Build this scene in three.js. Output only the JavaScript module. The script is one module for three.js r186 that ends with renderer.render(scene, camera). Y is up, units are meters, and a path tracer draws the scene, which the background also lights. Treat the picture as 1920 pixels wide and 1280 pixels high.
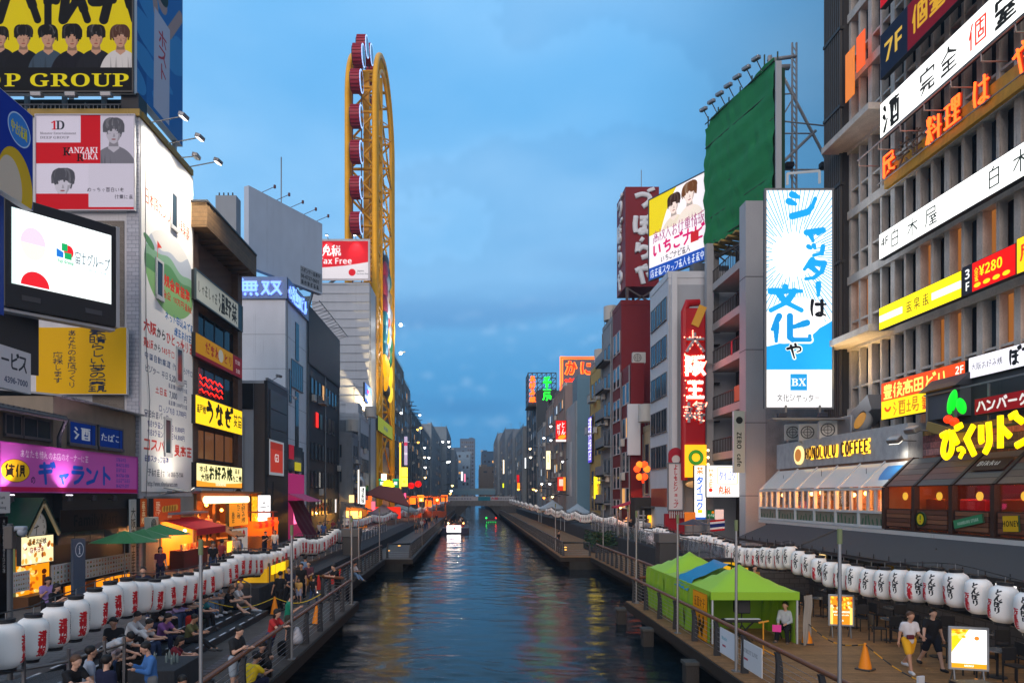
import*as THREE from 'three';
import{mergeGeometries}from 'three/addons/utils/BufferGeometryUtils.js';
import{RoundedBoxGeometry}from 'three/addons/geometries/RoundedBoxGeometry.js';
import{ImprovedNoise}from 'three/addons/math/ImprovedNoise.js';
import{RectAreaLightUniformsLib}from 'three/addons/lights/RectAreaLightUniformsLib.js';
// camera, sky, sun, exposure
const scene=new THREE.Scene();
const FPX=1280,CX=888,HY=930,EYE=5.8;
const FW=2*(1920 - CX),FH=2*HY;
const camera=new THREE.PerspectiveCamera(2*Math.atan(HY / FPX)*180 / Math.PI,FW / FH,0.3,3000);
camera.setViewOffset(FW,FH,FW / 2 - CX,0,1920,1280);
camera.position.set(0,EYE,0);
camera.lookAt(0,EYE,-100);
const noise3=new ImprovedNoise();
const fbm=(x,y,z,o=5)=>{let s=0,a=0.5;for(let i=0;i<o;i++){s +=a*noise3.noise(x,y,z);x*=2.03;y*=2.03;z*=2.03;a*=0.5;}return s;};
const clamp=THREE.MathUtils.clamp,lerp=THREE.MathUtils.lerp,smooth=THREE.MathUtils.smoothstep;
{
 const W=1024,H=512,d=new Float32Array(W*H*4);
 for(let j=0;j<H;j++)for(let i=0;i<W;i++){
 const el=((j + 0.5)/ H - 0.5)*Math.PI,az=((i + 0.5)/ W - 0.5)*2*Math.PI;
 const x=Math.cos(az)*Math.cos(el),y=Math.sin(el),z=Math.sin(az)*Math.cos(el);
 const up=Math.max(y,0),t=Math.min(1.2,up / 0.59),hi=smooth(up,0.05,0.3);
 let r=lerp(0.066,0.14,t),g=lerp(0.30,0.415,t),b=lerp(0.58,0.76,t);
 const k=1 /(up + 0.2),n=fbm(x*k*1.3 + 3.1,y*3.4,z*k*1.3 + 1.7,6),n2=fbm(x*k*0.45 + 9,4.2,z*k*0.45,3);
 const c=smooth(n*0.7 + n2*0.7 - x*0.3 + 0.12*(1 - 2*Math.abs(x + 0.02)),-0.4,0.26)*smooth(up,0.16,0.42)*0.95;
 r=lerp(r,0.32,c);g=lerp(g,0.58,c);b=lerp(b,0.86,c);
 const s=smooth(n*0.9 + n2*0.3,-0.1,-0.4)*0.2*(1 - 0.4*hi);r*=1 - s;g*=1 - s*0.75;b*=1 - s*0.55;
 const wisp=smooth(fbm(x*9 /(up + 0.1),up*60,z*2,4),0.1,0.4)*smooth(up,0.03,0.09)*(1 - smooth(up,0.2,0.34))*0.6;
 r +=wisp*0.14;g +=wisp*0.13;b +=wisp*0.1;
 const band=smooth(fbm(x*2.2 + 4,up*13,z*2.2,4),0.02,0.3)*(1 - smooth(up,0.18,0.42))*0.22;r*=1 - band;g*=1 - band;b*=1 - band*0.7;
 const e=1 - 0.46*smooth(x,0.16,0.46);r*=e;g*=e;b*=e;
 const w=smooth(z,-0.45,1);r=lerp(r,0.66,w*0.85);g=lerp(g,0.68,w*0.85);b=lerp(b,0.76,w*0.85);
 const o=(j*W + i)*4;d[o]=r;d[o + 1]=g;d[o + 2]=b;d[o + 3]=1;
}
 const t=new THREE.DataTexture(d,W,H,THREE.RGBAFormat,THREE.FloatType);
 t.mapping=THREE.EquirectangularReflectionMapping;t.magFilter=t.minFilter=THREE.LinearFilter;t.wrapS=THREE.RepeatWrapping;t.needsUpdate=true;
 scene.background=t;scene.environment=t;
}
const sun=new THREE.DirectionalLight(0xffe6d6,1.2);
sun.position.set(-36,46,90);sun.target.position.set(0,0,-60);
sun.castShadow=true;sun.shadow.radius=70;sun.shadow.mapSize.set(2048,2048);
Object.assign(sun.shadow.camera,{left:-120,right:120,top:120,bottom:-120,near:1,far:400});
scene.add(sun,sun.target);
const renderer=new THREE.WebGLRenderer({antialias:true});
renderer.toneMapping=THREE.LinearToneMapping;renderer.toneMappingExposure=1.28;renderer.shadowMap.enabled=true;
RectAreaLightUniformsLib.init();
// small helpers
let seed=7;const rnd=(a=0,b=1)=>{seed=(seed*1664525 + 1013904223)>>>0;return a +(b - a)*seed / 4294967296;};
const pick=(a)=>a[Math.floor(rnd()*a.length)% a.length];
const V=(x,y,z)=>new THREE.Vector3(x,y,z);
const zx=(px,X)=>FPX*X /(px - CX);
const xz=(px,z)=>(px - CX)/ FPX*z;
const yz=(py,z)=>EYE -(py - HY)/ FPX*z;
const used={};
const numbered=(n)=>{const k=used[n]=(used[n]??-1)+ 1;return k?n + '_' + String(k).padStart(3,'0'):n;};
function thing(name,label,category,pos=[0,0,0],ry=0,group){
 const o=new THREE.Group();o.name=numbered(name);o.position.set(...pos);o.rotation.y=ry;o.userData={label,category};
 if(group)o.userData.group=group;scene.add(o);return o;
}
function part(parent,name,geo,mat,pos,rot){
 const m=new THREE.Mesh(geo,mat);m.name=name;m.castShadow=m.receiveShadow=true;
 if(pos)m.position.set(...pos);if(rot)m.rotation.set(...rot);parent.add(m);return m;
}
function solo(name,label,category,geo,mat,pos,ry=0,group){
 const m=new THREE.Mesh(geo,mat);m.name=numbered(name);m.castShadow=m.receiveShadow=true;if(pos)m.position.set(...pos);m.rotation.y=ry;
 m.userData={label,category};if(group)m.userData.group=group;scene.add(m);return m;
}
function struct(name,geo,mat,pos){const m=new THREE.Mesh(geo,mat);m.name=name;m.castShadow=m.receiveShadow=true;if(pos)m.position.set(...pos);m.userData={kind:'structure'};scene.add(m);return m;}
function copyOf(o,label,pos,ry){const c=o.clone();c.name=numbered(o.name.replace(/_\d{3}$/,''));c.userData={...o.userData};if(label)c.userData.label=label;if(pos)c.position.set(...pos);if(ry!==undefined)c.rotation.y=ry;scene.add(c);return c;}
function wuv(g){
 if(g.index)g=g.toNonIndexed();const p=g.attributes.position,n=g.attributes.normal,uv=new Float32Array(p.count*2);
 for(let i=0;i<p.count;i++){const ax=Math.abs(n.getX(i)),ay=Math.abs(n.getY(i)),az=Math.abs(n.getZ(i));
 uv[2*i]=ax>ay&&ax>az?p.getZ(i):p.getX(i);uv[2*i + 1]=ay>ax&&ay>az?p.getZ(i):p.getY(i);}
 g.setAttribute('uv',new THREE.BufferAttribute(uv,2));return g;
}
const bx=(w,h,d,x=0,y=0,z=0)=>wuv(new THREE.BoxGeometry(w,h,d).translate(x,y,z));
const bb=(x0,x1,y0,y1,z0,z1)=>bx(Math.abs(x1 - x0),Math.abs(y1 - y0),Math.abs(z1 - z0),(x0 + x1)/ 2,(y0 + y1)/ 2,(z0 + z1)/ 2);
const rb=(w,h,d,r,x=0,y=0,z=0)=>wuv(new RoundedBoxGeometry(w,h,d,2,r).translate(x,y,z));
const cyl=(r0,r1,h,s=12,x=0,y=0,z=0)=>{const g=new THREE.CylinderGeometry(r0,r1,h,s).translate(x,y,z).toNonIndexed();return g;};
const lathe=(pts,s=16)=>new THREE.LatheGeometry(pts.map(([a,b])=>new THREE.Vector2(a,b)),s).toNonIndexed();
const sph=(r,x=0,y=0,z=0,s=12)=>new THREE.SphereGeometry(r,s,Math.ceil(s*0.7)).translate(x,y,z).toNonIndexed();
function mg(list){list=list.map((g)=>{g=g.index?g.toNonIndexed():g;for(const k of Object.keys(g.attributes))if(!['position','normal','uv'].includes(k))g.deleteAttribute(k);if(!g.attributes.uv)g.setAttribute('uv',new THREE.BufferAttribute(new Float32Array(g.attributes.position.count*2),2));return g;});return mergeGeometries(list,false);}
function mesh3(pos,idx,uv){const g=new THREE.BufferGeometry();g.setAttribute('position',new THREE.Float32BufferAttribute(pos,3));if(uv)g.setAttribute('uv',new THREE.Float32BufferAttribute(uv,2));g.setIndex(idx);g.computeVertexNormals();return g;}
function tube(pts,r,n=6,closed=false){
 pts=pts.map((p)=>p.isVector3?p:V(...p));const m=pts.length,pos=[],idx=[],uv=[];let u0=null,len=0;
 for(let i=0;i<m;i++){
 const a=pts[closed?(i + m - 1)% m:Math.max(i - 1,0)],b=pts[closed?(i + 1)% m:Math.min(i + 1,m - 1)],t=b.clone().sub(a).normalize();
 if(!u0)u0=Math.abs(t.y)>0.9?V(1,0,0):V(0,1,0);
 const u=u0.clone().addScaledVector(t,-u0.dot(t));if(u.lengthSq()<1e-6)u.set(t.y,t.z,t.x);u.normalize();u0=u;const v=t.clone().cross(u);
 if(i)len +=pts[i].distanceTo(pts[i - 1]);
 let k=1;if((closed||(i>0&&i<m - 1))){const d1=pts[i].clone().sub(a).normalize(),c=Math.max(0.35,d1.dot(t));k=Math.min(1.6,1 / c);}
 const rr=Array.isArray(r)?r[i]:r;
 for(let j=0;j<n;j++){const q=j / n*2*Math.PI,p=pts[i].clone().addScaledVector(u,Math.cos(q)*rr*k).addScaledVector(v,Math.sin(q)*rr);pos.push(p.x,p.y,p.z);uv.push(len,j / n*6.28*rr);}
}
 const L=closed?m:m - 1;
 for(let i=0;i<L;i++)for(let j=0;j<n;j++){const a=i*n + j,b=i*n +(j + 1)% n,c=((i + 1)% m)*n + j,d=((i + 1)% m)*n +(j + 1)% n;idx.push(a,b,c,b,d,c);}
 if(!closed)for(let j=1;j<n - 1;j++){idx.push(0,j + 1,j);const o=(m - 1)*n;idx.push(o,o + j,o + j + 1);}
 return mesh3(pos,idx,uv).toNonIndexed();
}
const bar=(a,b,r,n=5)=>tube([a,b],r,n);
function beam(a,b,w,h){a=V(...a);b=V(...b);const l=a.distanceTo(b),g=new THREE.BoxGeometry(w,h,l),o=new THREE.Object3D();o.position.copy(a).lerp(b,0.5);o.lookAt(b);o.updateMatrix();return wuv(g).applyMatrix4(o.matrix);}
// materials
const texCache={};
function grainTex(key,size,fn,srgb){
 if(texCache[key])return texCache[key];
 const d=new Uint8Array(size*size*4);
 for(let j=0;j<size;j++)for(let i=0;i<size;i++){const v=fn(i / size,j / size),o=(j*size + i)*4;const c=Array.isArray(v)?v:[v,v,v];for(let k=0;k<3;k++)d[o + k]=clamp(c[k],0,1)*255;d[o + 3]=255;}
 const t=new THREE.DataTexture(d,size,size);t.wrapS=t.wrapT=THREE.RepeatWrapping;t.magFilter=THREE.LinearFilter;t.minFilter=THREE.LinearMipmapLinearFilter;t.generateMipmaps=true;
 if(srgb)t.colorSpace=THREE.SRGBColorSpace;t.needsUpdate=true;return texCache[key]=t;
}
const per=(x,y,f,z=0)=>{const a=x*2*Math.PI,b=y*2*Math.PI,R=f / 6.28;return noise3.noise(Math.cos(a)*R + 5.2,Math.sin(a)*R + z,Math.cos(b)*R)*0.6 + noise3.noise(Math.sin(b)*R + 1.3,Math.cos(a)*R*1.1,Math.sin(a)*R + z)*0.6;};
const T={
 plaster:grainTex('plaster',512,(x,y)=>{const blot=per(x,y,6),fine=per(x,y,60,3),streak=per(x,y*0.0 + 0.3,90,7)*per(x,y,5,9);const s=smooth(streak,0.03,0.28);return 0.92 + blot*0.12 + fine*0.06 - s*0.34;}),
 concrete:grainTex('concrete',512,(x,y)=>0.82 + per(x,y,9)*0.2 + per(x,y,70,2)*0.16 - smooth(per(x,0.4,70,4)*per(x,y,4,11),0.06,0.3)*0.35),
 wood:grainTex('wood',512,(x,y)=>{const g=per(x,y,3)*0.3;return 0.72 + 0.22*Math.sin((x*26 + g*9 + per(x,y,14,6))*6.28)*(0.5 + per(x,y,5,2))+ per(x,y,90,1)*0.25;}),
 planks:grainTex('planks',512,(x,y)=>{const n=12,k=Math.floor(y*n),f=y*n - k,tone=((k*7919)% 13)/ 13;const e=f<0.07?0.25:1;return e*(0.62 + tone*0.22 + per(x*1,y,8,k)*0.22 + per(x,y,80,5)*0.2);}),
 plankbump:grainTex('plankbump',512,(x,y)=>{const n=12,f=y*n - Math.floor(y*n);return f<0.07?0.0:0.8 + per(x,y,70,5)*0.3;}),
 paint:grainTex('paint',512,(x,y)=>0.93 + per(x,y,5)*0.07 + per(x,y,70,2)*0.03 - smooth(per(x,0.4,60,4)*per(x,y,4,11),0.08,0.3)*0.16),
 fine:grainTex('fine',256,(x,y)=>0.5 + per(x,y,70)*0.55 + per(x,y,20,4)*0.3),
 tile:grainTex('tile',512,(x,y)=>{const nx=8,ny=16,r=Math.floor(y*ny),fx=(x*nx +(r % 2)*0.5)% 1,fy=y*ny - r,k=Math.floor(x*nx +(r % 2)*0.5);const j=fx<0.06||fy<0.1;const tone=(((r*31 +(k % nx)*17)*7919)% 97)/ 97;return j?0.45:0.78 + tone*0.2 + per(x,y,60)*0.1;}),
 planks2:grainTex('reclaimed',512,(x,y)=>{const n=10,k=Math.floor(y*n),f=y*n - k;const cut=Math.floor(x*3 +((k*37)% 10)/ 10),tone=(((k*31 +(cut % 3)*57)*131)% 17)/ 17;const e=f<0.06?0.2:1;const red=0.45 + tone*0.5 + per(x,y,30,k)*0.3;return[e*red,e*(red*0.62 + 0.1*((k*5)% 3)),e*(red*0.5 + 0.12*((k*7)% 4))];},true),
 ripple:grainTex('ripple',1024,(x,y)=>0.5 + per(x,y,40)*0.38 + per(x,y,90,5)*0.3 + per(x,y,18,8)*0.2),
};
const matCache={};
const REP={};
function rep(tex,s,sy){const k=tex.uuid + s + '_' + sy;if(!REP[k]){const t=tex.clone();t.repeat.set(1 / s,1 /(sy||s));t.needsUpdate=true;REP[k]=t;}return REP[k];}
function M(c,rough=0.8,o={}){
 const key=[c,rough,JSON.stringify({...o,map:o.map?.uuid,bumpTex:o.bumpTex?.uuid})].join('|');if(matCache[key])return matCache[key];
 const m=new THREE.MeshPhysicalMaterial({specularIntensity:0.5,color:Array.isArray(c)?new THREE.Color().setRGB(...c):c,roughness:rough,metalness:o.metal||0});
 if(o.map)m.map=rep(o.map,o.size||3,o.sizeY);
 if(o.bump){m.bumpMap=rep(o.bumpTex||o.map||T.fine,o.bsize||o.size||1,o.sizeY);m.bumpScale=o.bump;}
 if(o.em){m.emissive=Array.isArray(o.em)?new THREE.Color().setRGB(...o.em):new THREE.Color(o.em);m.emissiveIntensity=o.ei??1;}
 if(o.phys)Object.assign(m,o.phys);if(o.vc)m.vertexColors=true;if(o.side)m.side=THREE.DoubleSide;
 return matCache[key]=m;
}
const plaster=(c,s=4)=>M(c,0.85,{map:T.plaster,size:s,bump:0.004,bumpTex:T.fine,bsize:0.7});
const conc=(c,s=5)=>M(c,0.88,{map:T.concrete,size:s,bump:0.006,bumpTex:T.fine,bsize:0.6});
const metal=(c,r=0.45,k=0.8)=>M(c,r,{metal:k,bump:0.0015,bumpTex:T.fine,bsize:0.3});
const paint=(c,r=0.5)=>M(c,r,{map:T.paint,size:5,bump:0.001,bumpTex:T.fine,bsize:0.2});
const cloth=(c,r=0.95)=>M(c,r,{map:T.paint,size:0.7,bump:0.004,bumpTex:T.fine,bsize:0.4});
const glow=(c,k=1)=>{const q=new THREE.Color(c);return M('#' + q.clone().multiplyScalar(0.6).getHexString(),0.5,{em:c,ei:k});};
const GL={dark:M([0.012,0.016,0.022],0.06,{phys:{ior:1.5}}),mid:M([0.03,0.045,0.06],0.08,{phys:{ior:1.5}}),pale:M([0.10,0.14,0.17],0.12,{phys:{ior:1.5}}),lit:M([0.4,0.22,0.08],0.3,{em:[1.0,0.48,0.12],ei:0.55}),cool:M([0.3,0.33,0.35],0.3,{em:[0.75,0.88,1],ei:0.6}),
 clear:new THREE.MeshPhysicalMaterial({color:0xffffff,roughness:0.02,transmission:1,thickness:0,ior:1.45})};
// lettering: every character is a set of strokes on a 20 x 20 grid, a to u
const GLY={},KANA=(s)=>{for(const e of s.trim().split(/\s*\n\s*/)){const[c,...st]=e.split(' ');GLY[c]={s:st.map((w)=>{const sharp=w[0]==='!';if(sharp)w=w.slice(1);const p=[];for(let i=0;i + 1<w.length;i +=2)p.push([(w.charCodeAt(i)- 97)/ 20,(w.charCodeAt(i + 1)- 97)/ 20]);p.sharp=sharp;return p;})};}};
KANA(`あ dfqe jbjjkr odlnfrdoflmjqmqqms
い dedldofrhp oepjqo
う hbmd ehmgpjonjt
え hblc !fgng !ngcsjl jljppsts
お dfmf hbhrerdogmnlqnqqns ndqg
か dgmgokmrjr jbhkdt odrjrl
き dfpd djqi hbnm fnfqjsns
く !ocfjpt
け ecdles ihri ocomlt
こ fdod enfqkrpq
し gbgngqkspo
す cfrf lblmjohmijlklphs
た cflf hads ljrj lplrsr
ち dfpe ibgkjkojqmpqjs
つ chkfrhrmkr
っ !fkmj mjqmonjs
て ceqd qdjilpps
と fcgj pfhjeneqirpr
な dfjf hbdm mdqg mhmqjsgrjpmqqs
に dcclds jgpg joipkrqr
の kdjkgpdpclegkdpfrkqpls
は dcclds hgrg ncnqkshrkpnqrs
ひ cfiefkepgsjsmpnjmdphsl
ほ dcclds heqe hjqj memqjshrjpnqrs
ま deqe diqi kbkqhsfqhokppr
み ecmchndqcohlnmrp piomks
め eeghip kchmdrcnfioerjqols
も jbjohrnspo dgog dkok
や chjfqfrjnl lbmd gdkt
ゃ fkkipiqkom kglh imlt
ら hakc feemfljiojqmoqis
り fdflgn ncolnpjt
る !fcod odeniloiqmpqksiqjnmq
れ fafs !cfgfbq bqjimhlqnsrq
を dfpf ibdlhijjjn qjikfnfqirps
ん kbbsgkijjqmsqptl
よ jajpgsdqgojopr jfqf
ー !cjrj
ア !ccrcmh !jfjmes
イ !pbkhbl !kgkt
オ !bfrf !mamtjs !mfgmbq
カ !cgrgrmpsms !jbimcs
キ !ddpc !cjrh !iakt
ク !hcck !heqepkjqes
コ !ccqcqr !brqr
サ !bfsf !fcfm !ncnmis
シ !dbhd !bgfi !drmopkre
ス !ccpcnjgoar !ljrs
タ !icck !ifrfpmjrds !ghnn
ツ !bdei !icjh !rcqkmqfs
ッ !fkhm !jjkm !qkprjt
テ !ecqc !bisi !jijofs
ト !hahs !hgqm
ナ !bgsg !kajmds
ネ !jbke !dgpgbq !jljt !mlrp
ニ !eepe !brsr
ハ !hdgjbr !mdqjtr
ヒ !ebepgrrr !qffj
フ !cdrdpljrds
ホ !bgsg !jajs !fkcq !nkrq
ヤ !chsenk !hckt
ャ !gmqknn !imkt
ョ !gjpjps !gnpn !frpr
ラ !ecpc !chrhplkqfs
リ !fbfm !obomjt
ル !gcgkbs !mbmrpotj
レ !ebesmorh
ロ !ddqdqrdrdd
ワ !dddj !ddqdqkks
ン !cdhg !csmppjrf
マ !cdrdjm !gjmp
一 !bjsj
二 !eepe !brsr
三 !dcpc !ejoj !bqsq
十 !bjsj !jbjs
口 !ddqdqrdrdd
日 !ebpbpsesebes !ekpk
目 !ebpbpsesebes !ehpm !enpn
田 !ccrcrrcrcc !jcjr !ckrk
土 !dhqh !jbjr !brsr
士 !bgsg !jajr !eror
王 !cdrd !dkqk !brsr !jdjr
玉 !cdrd !dkqk !brsr !jdjr !mnpp
木 !bgsg !jajt !jgbp !jgsp
本 !bgsg !jajt !jgbp !jgsp !gpnp
大 !bgsg !jajgbs !jgss
夫 !deqe !bjsj !jajjbs !jjss
人 !jajgbs !jgss
入 !ibjgbs !jgss
女 !bgsg !hbemns !ngkncs
子 !dcpcjh !jhjsgr !bksk
白 !jagd !ddpdpsdsdd !dkpk
百 !bbsb !jbgf !efpfpsesef !elpl
自 !jagd !ddpdpsdsdd !dipi !dnpn
中 !deqeqmdmde !jajt
申 !ccrcrpcpcc !jajt !cjrj
文 !jbje !bese !ffjmss !oekmbs
千 !pbdd !bjsj !jcjt
万 !bdsd !jdijcs !hjqjprmq
円 !csccrcrsps !jcjk !ckrk
力 !cgrgqpns !jbikcs
小 !jajshr !ehbo !ohrn
亻 !mafk !jgjt
氵 !dchf !bigl !dtlm
彳 !lafg !lgem !jkjt
忄 !jajt !dgci !mfpi
扌 !bfsf !kaksgr !bosk
艹 !bjsj !fbfs !obos
宀 !jbjg !bqbgsgsp
辶 !cbff !bjfjfobr !brgqst
阝 !eaet !ebncjiolmofo
言 !jajc !ccrc !efpf !eipi !elplpselel
貝 !ebpbpmemeb !efpf !eipi !hmcs !mmrs
尸 !ccqcqhch !cccnas
广 !jajd !bdsd !cdcobt
厂 !bdsd !cdcobt
火 !jajjbs !jjss !dffk !pfnk
禾 !nbdd !bhsh !jcjt !jhbp !jhsp
米 !bjsj !jajt !ebgg !obmg !jjbs !jjss
心 !bncj !ghgrqrqo !jejh !pgsm
里 !dbqbqidi !dbdi !dfqf !jbjr !dmqm !brsr
寸 !bgsg !ndnsks !flho
又 !ceqelmbs !ggss
予 !ecpcjg !bisipl !jijsgr
尧 !cdsd !jajg !bgsg !edei !iein !bksk !gkgnct !mkmrsrsp
采 !pacd !ehdf !jhjf !ohpf !bksk !jhjt !jkbt !jkst
皿 !bsss !ddds !ddqd !qdqs !hdhs !mdms
勿 !ebcj !dfsfqsms !jffo !nfho
反 !bcrb !dcdlas !dhqhkobs !hjss
夂 !iack !ifqfjncs !ghss
兑 !gdec !ndpc !dgpgpldldg !hlbs !mlmrsrso
免 !jadg !henend !dgpgpldldg !iibs !mlmrsrso
无 !fabf !dese !biti !cnsn !fefn !jejn !nenn !rern !dqbt !hqht !mqnt !rqtt
夕 !icck !ifrfpmjrds !ghnn
廾 !bjsj !fbfmcs !nbns
ム !jabqsp !nlsr
云 !ecpc !bhsh !jhdrqr !nmrs
金 !jabi !jasi !ekpk !jkjs !bsss !dnfq !pnnq
高 !jajd !bdsd !fgngnjfjfg !btblslsr !gongnrgrgo
立 !jajd !deqe !fgho !ogmo !brsr
斤 !qbdd !dddlas !dhsh !nhnt
見 !fbobomfmfb !feoe !fioi !hmcs !mmmrsrsp
固 !bbsbssbsbb !eeoe !jbjk !gkokoogogk
古 !bgsg !jajk !ekpkpsesek
元 !deqe !bjsj !hjcs !mjmrsrso
至 !bdsd !idfjqi !nfrj !dnqn !jjjs !bsss
酉 !bcsc !degtrt !dfrfrtdtdf !hchk !mcml !dprp
斗 !ccgf !bhfk !bnsl !ndnt
首 !fadd !nand !bdsd !jdhg !egpgptetteg !ekpk !eopo
民 !ccqcqhch !cccsjp !cisi !jhlosqsp
至2 !bdsd
曲 !cdrdrncncd !hahn !mamn !cirj
豆 !bbsb !efpfpkekef !fmhq !nmlq !brsr
夋 !iaecpd !hgch !mgrh !ijcp !hkpkbt !gnst
甬 !dbpble !cgqgqt !cgct !cjqk !cnqn !jgjt
ヒ2 !qfdj !dadqfssssp
㐬 !jajd !bdsd !idfhqg !ejds !jjjs !njnrss
戸 !bbsb !dfqfqkdk !dfdoas
方 !jajd !bdsd !idhjcs !hiqiprms
青 !cdrd !degg !bjsj !jajj !elplptmt !elet !eopo !eqpq
主 !jajd !cerf !djqj !brsr !jdjr
糸 !jadgnh !ngbo? !jjjt !elbr !olsr
占 !jajj !jeqe !djpjpsdsdj
重 !pbdc !bese !dgqgqmdmdg !jcjr !djqj !eoqo !brsr
車 !cdrd !degg !dgpgpndndg !dkpk !bqsq !jajt
乍 !facj !effe !ffsf !jfjt !jkqk !jpqp
東 !bdsd !dgpgpndndg !dkpk !jajt !joas !josr
平 !ccrc !egfk !pgok !bmsm !jcjt
走 !dequ !bjsj !jajr !jmpm !dlbs !cqhssss
召 !ccrcqhmj !jcdk !emomosesem
具 !ebpbpmemeb !efpf !eipi !bnsn !goct !nort
音 !jajc !dcqc !fdgg !oemg !bhsh !ekpkptetek !eopo
面 !bbsb !jbie !dfqfqsdsdf !hfhs !mfms
耳 !bbsb !ebeq !obot !egog !elol !aqsp
隹 !gach !ffft !fhrh !kekt !flql !fpqp !fsss
仕 !gabj !fffs !kasb
内 !csccrcrsps !jajebn !jfpn
爪 !pbdd !dgfj !jgjj !pgnj
長 !ebpb !ebej !eeoe !ehoh !bjsj !ejes !jjss
束 !bdsd !dgpgpldldg !jajt !jlbs !jlsr
`);
{
 const at=(c,x0,y0,x1,y1)=>(GLY[c]?.s||[]).map((p)=>{const q=p.map(([x,y])=>[x0 + x*(x1 - x0),y0 + y*(y1 - y0)]);q.sharp=p.sharp;return q;});
 const put=(c,...parts)=>{GLY[c]={s:parts.flatMap((p)=>at(...p))};};
 const L=(c,a,b,s=0.42)=>put(c,[a,-0.02,0,s,1],[b,s - 0.02,0,1,1]);
 const U=(c,a,b,s=0.42)=>put(c,[a,0.02,0,0.98,s],[b,0.02,s,0.98,1.02]);
 const E=(c,a,b,x0=0.26,y0=0.3,x1=0.98,y1=1)=>put(c,[a,0,0,1,1],[b,x0,y0,x1,y1]);
 const dots=(c,b)=>{GLY[c]={s:[...at(b,0,0.02,0.92,1),Object.assign([[0.78,0.02],[0.85,0.15]],{sharp:true}),Object.assign([[0.91,-0.02],[0.98,0.11]],{sharp:true})]};};
 const ring=(c,b)=>{const r=[];for(let i=0;i<=8;i++)r.push([0.9 + 0.08*Math.cos(i*0.785),0.08 + 0.08*Math.sin(i*0.785)]);GLY[c]={s:[...at(b,0,0.02,0.92,1),r]};};
 for(const p of 'がか ぎき ぐく げけ ごこ じし だた づつ でて どと ばは びひ ぼほ ガカ ギキ グク ゴコ ジシ デテ ドト バハ ビヒ ブフ ボホ'.split(' '))dots(p[0],p[1]);
 for(const p of 'パハ プフ ポホ'.split(' '))ring(p[0],p[1]);
 for(const w of '好女子 焼火尧 野里予 泊氵白 双又又 税禾兑 阪阝反 料米斗 理王里 酒氵酉 流氵㐬 化亻ヒ2 仕亻士 作亻乍 倶亻具 個亻固 後彳夋 晴日青 現王見 規夫見 部音阝 憧忄音 動重力 波氵反 報王反 収ト又 約糸寸 付亻寸 援扌采 情忄青 得彳寸 橋木高 貸亻貝'.split(' ')){const c=w[0],a=w[1],b=w.slice(2);L(c,a,b);}
 for(const w of '全人王 会人云 員口貝 募艹田 集隹木 菜艹采 菱艹夂 芸艹云 室宀至 完宀元 宿宀百 実宀夫 弁ム廾 薬艹木 楽白木 豊曲豆 夢艹夕 素主糸 賃仕貝 最日又 心宀心 富宀田'.split(' ')){const[c,a,b]=w;U(c,a,b);}
 U('心','心','',1.0);GLY['心']={s:at('心',0,0,1,1)};KANA('心 !bncj !ghgrqrqo !jejh !pgsm');
 put('場',['土',0,0.1,0.38,1],['日',0.42,0,0.95,0.42],['勿',0.38,0.42,1,1]);put('温',['氵',0,0,0.4,1],['日',0.4,0,0.95,0.5],['皿',0.36,0.48,1,1]);
 put('新',['立',0,0,0.5,0.45],['木',0,0.4,0.5,1],['斤',0.5,0,1,1]);put('将',['木',0,0,0.36,1],['夕',0.4,0,1,0.45],['寸',0.36,0.42,1,1]);
 put('斎',['文',0,0,1,0.5],['円',0.1,0.45,0.9,1]);put('無',['无',0,0,1,1]);put('島',['白',0.1,0,0.9,0.55],['皿',0.05,0.5,0.95,1]);put('難',['艹',0,0,0.5,0.25],['夫',0,0.25,0.5,1],['隹',0.48,0,1,1]);
 E('居','尸','古',0.3,0.42,0.95,1);E('屋','尸','至',0.28,0.42,0.98,1);E('道','辶','首',0.34,0,0.98,0.86);E('通','辶','甬',0.34,0,0.98,0.86);E('込','辶','入',0.34,0,0.98,0.86);E('応','广','心');E('店','广','占');E('房','戸','方',0.3,0.5,0.98,1);E('原','厂','白',0.28,0.22,0.95,0.9);E('超','走','召',0.5,0,0.98,0.7);E('国','口','玉',0.22,0.24,0.78,0.8);put('事',['重',0,0,1,1]);put('門',['口',0,0,0.45,0.5],['口',0.55,0,1,0.5]);put('堀',['土',0,0,0.4,1],['居',0.38,0,1,1]);put('頓',['中',0,0,0.42,1],['貝',0.45,0,1,1]);
 put('式',['二',0,0.1,0.5,0.8],['大',0.2,0,1,1]);put('工',['王',0,0,1,1]);put('日',['日',0,0,1,1]);
}
function glyph(c){
 if(GLY[c])return GLY[c].s;const code=c.charCodeAt(0);if(code<0x2e80)return null;
 let s=code*2654435761>>>0;const r=()=>(s=(s*1664525 + 1013904223)>>>0)/ 4294967296,out=[];
 const n=3 + Math.floor(r()*2);for(let i=0;i<n;i++){const y=0.12 + i*0.76 /(n - 1);out.push(Object.assign([[0.1 + r()*0.15,y],[0.75 + r()*0.15,y]],{sharp:true}));}
 out.push(Object.assign([[0.5,0.02],[0.5,0.95]],{sharp:true}));out.push(Object.assign([[0.25,0.3 + r()*0.2],[0.25,0.9]],{sharp:true}));if(r()>0.4)out.push(Object.assign([[0.55,0.5],[0.9,0.95]],{sharp:true}));
 return(GLY[c]={s:out}).s;
}
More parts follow.
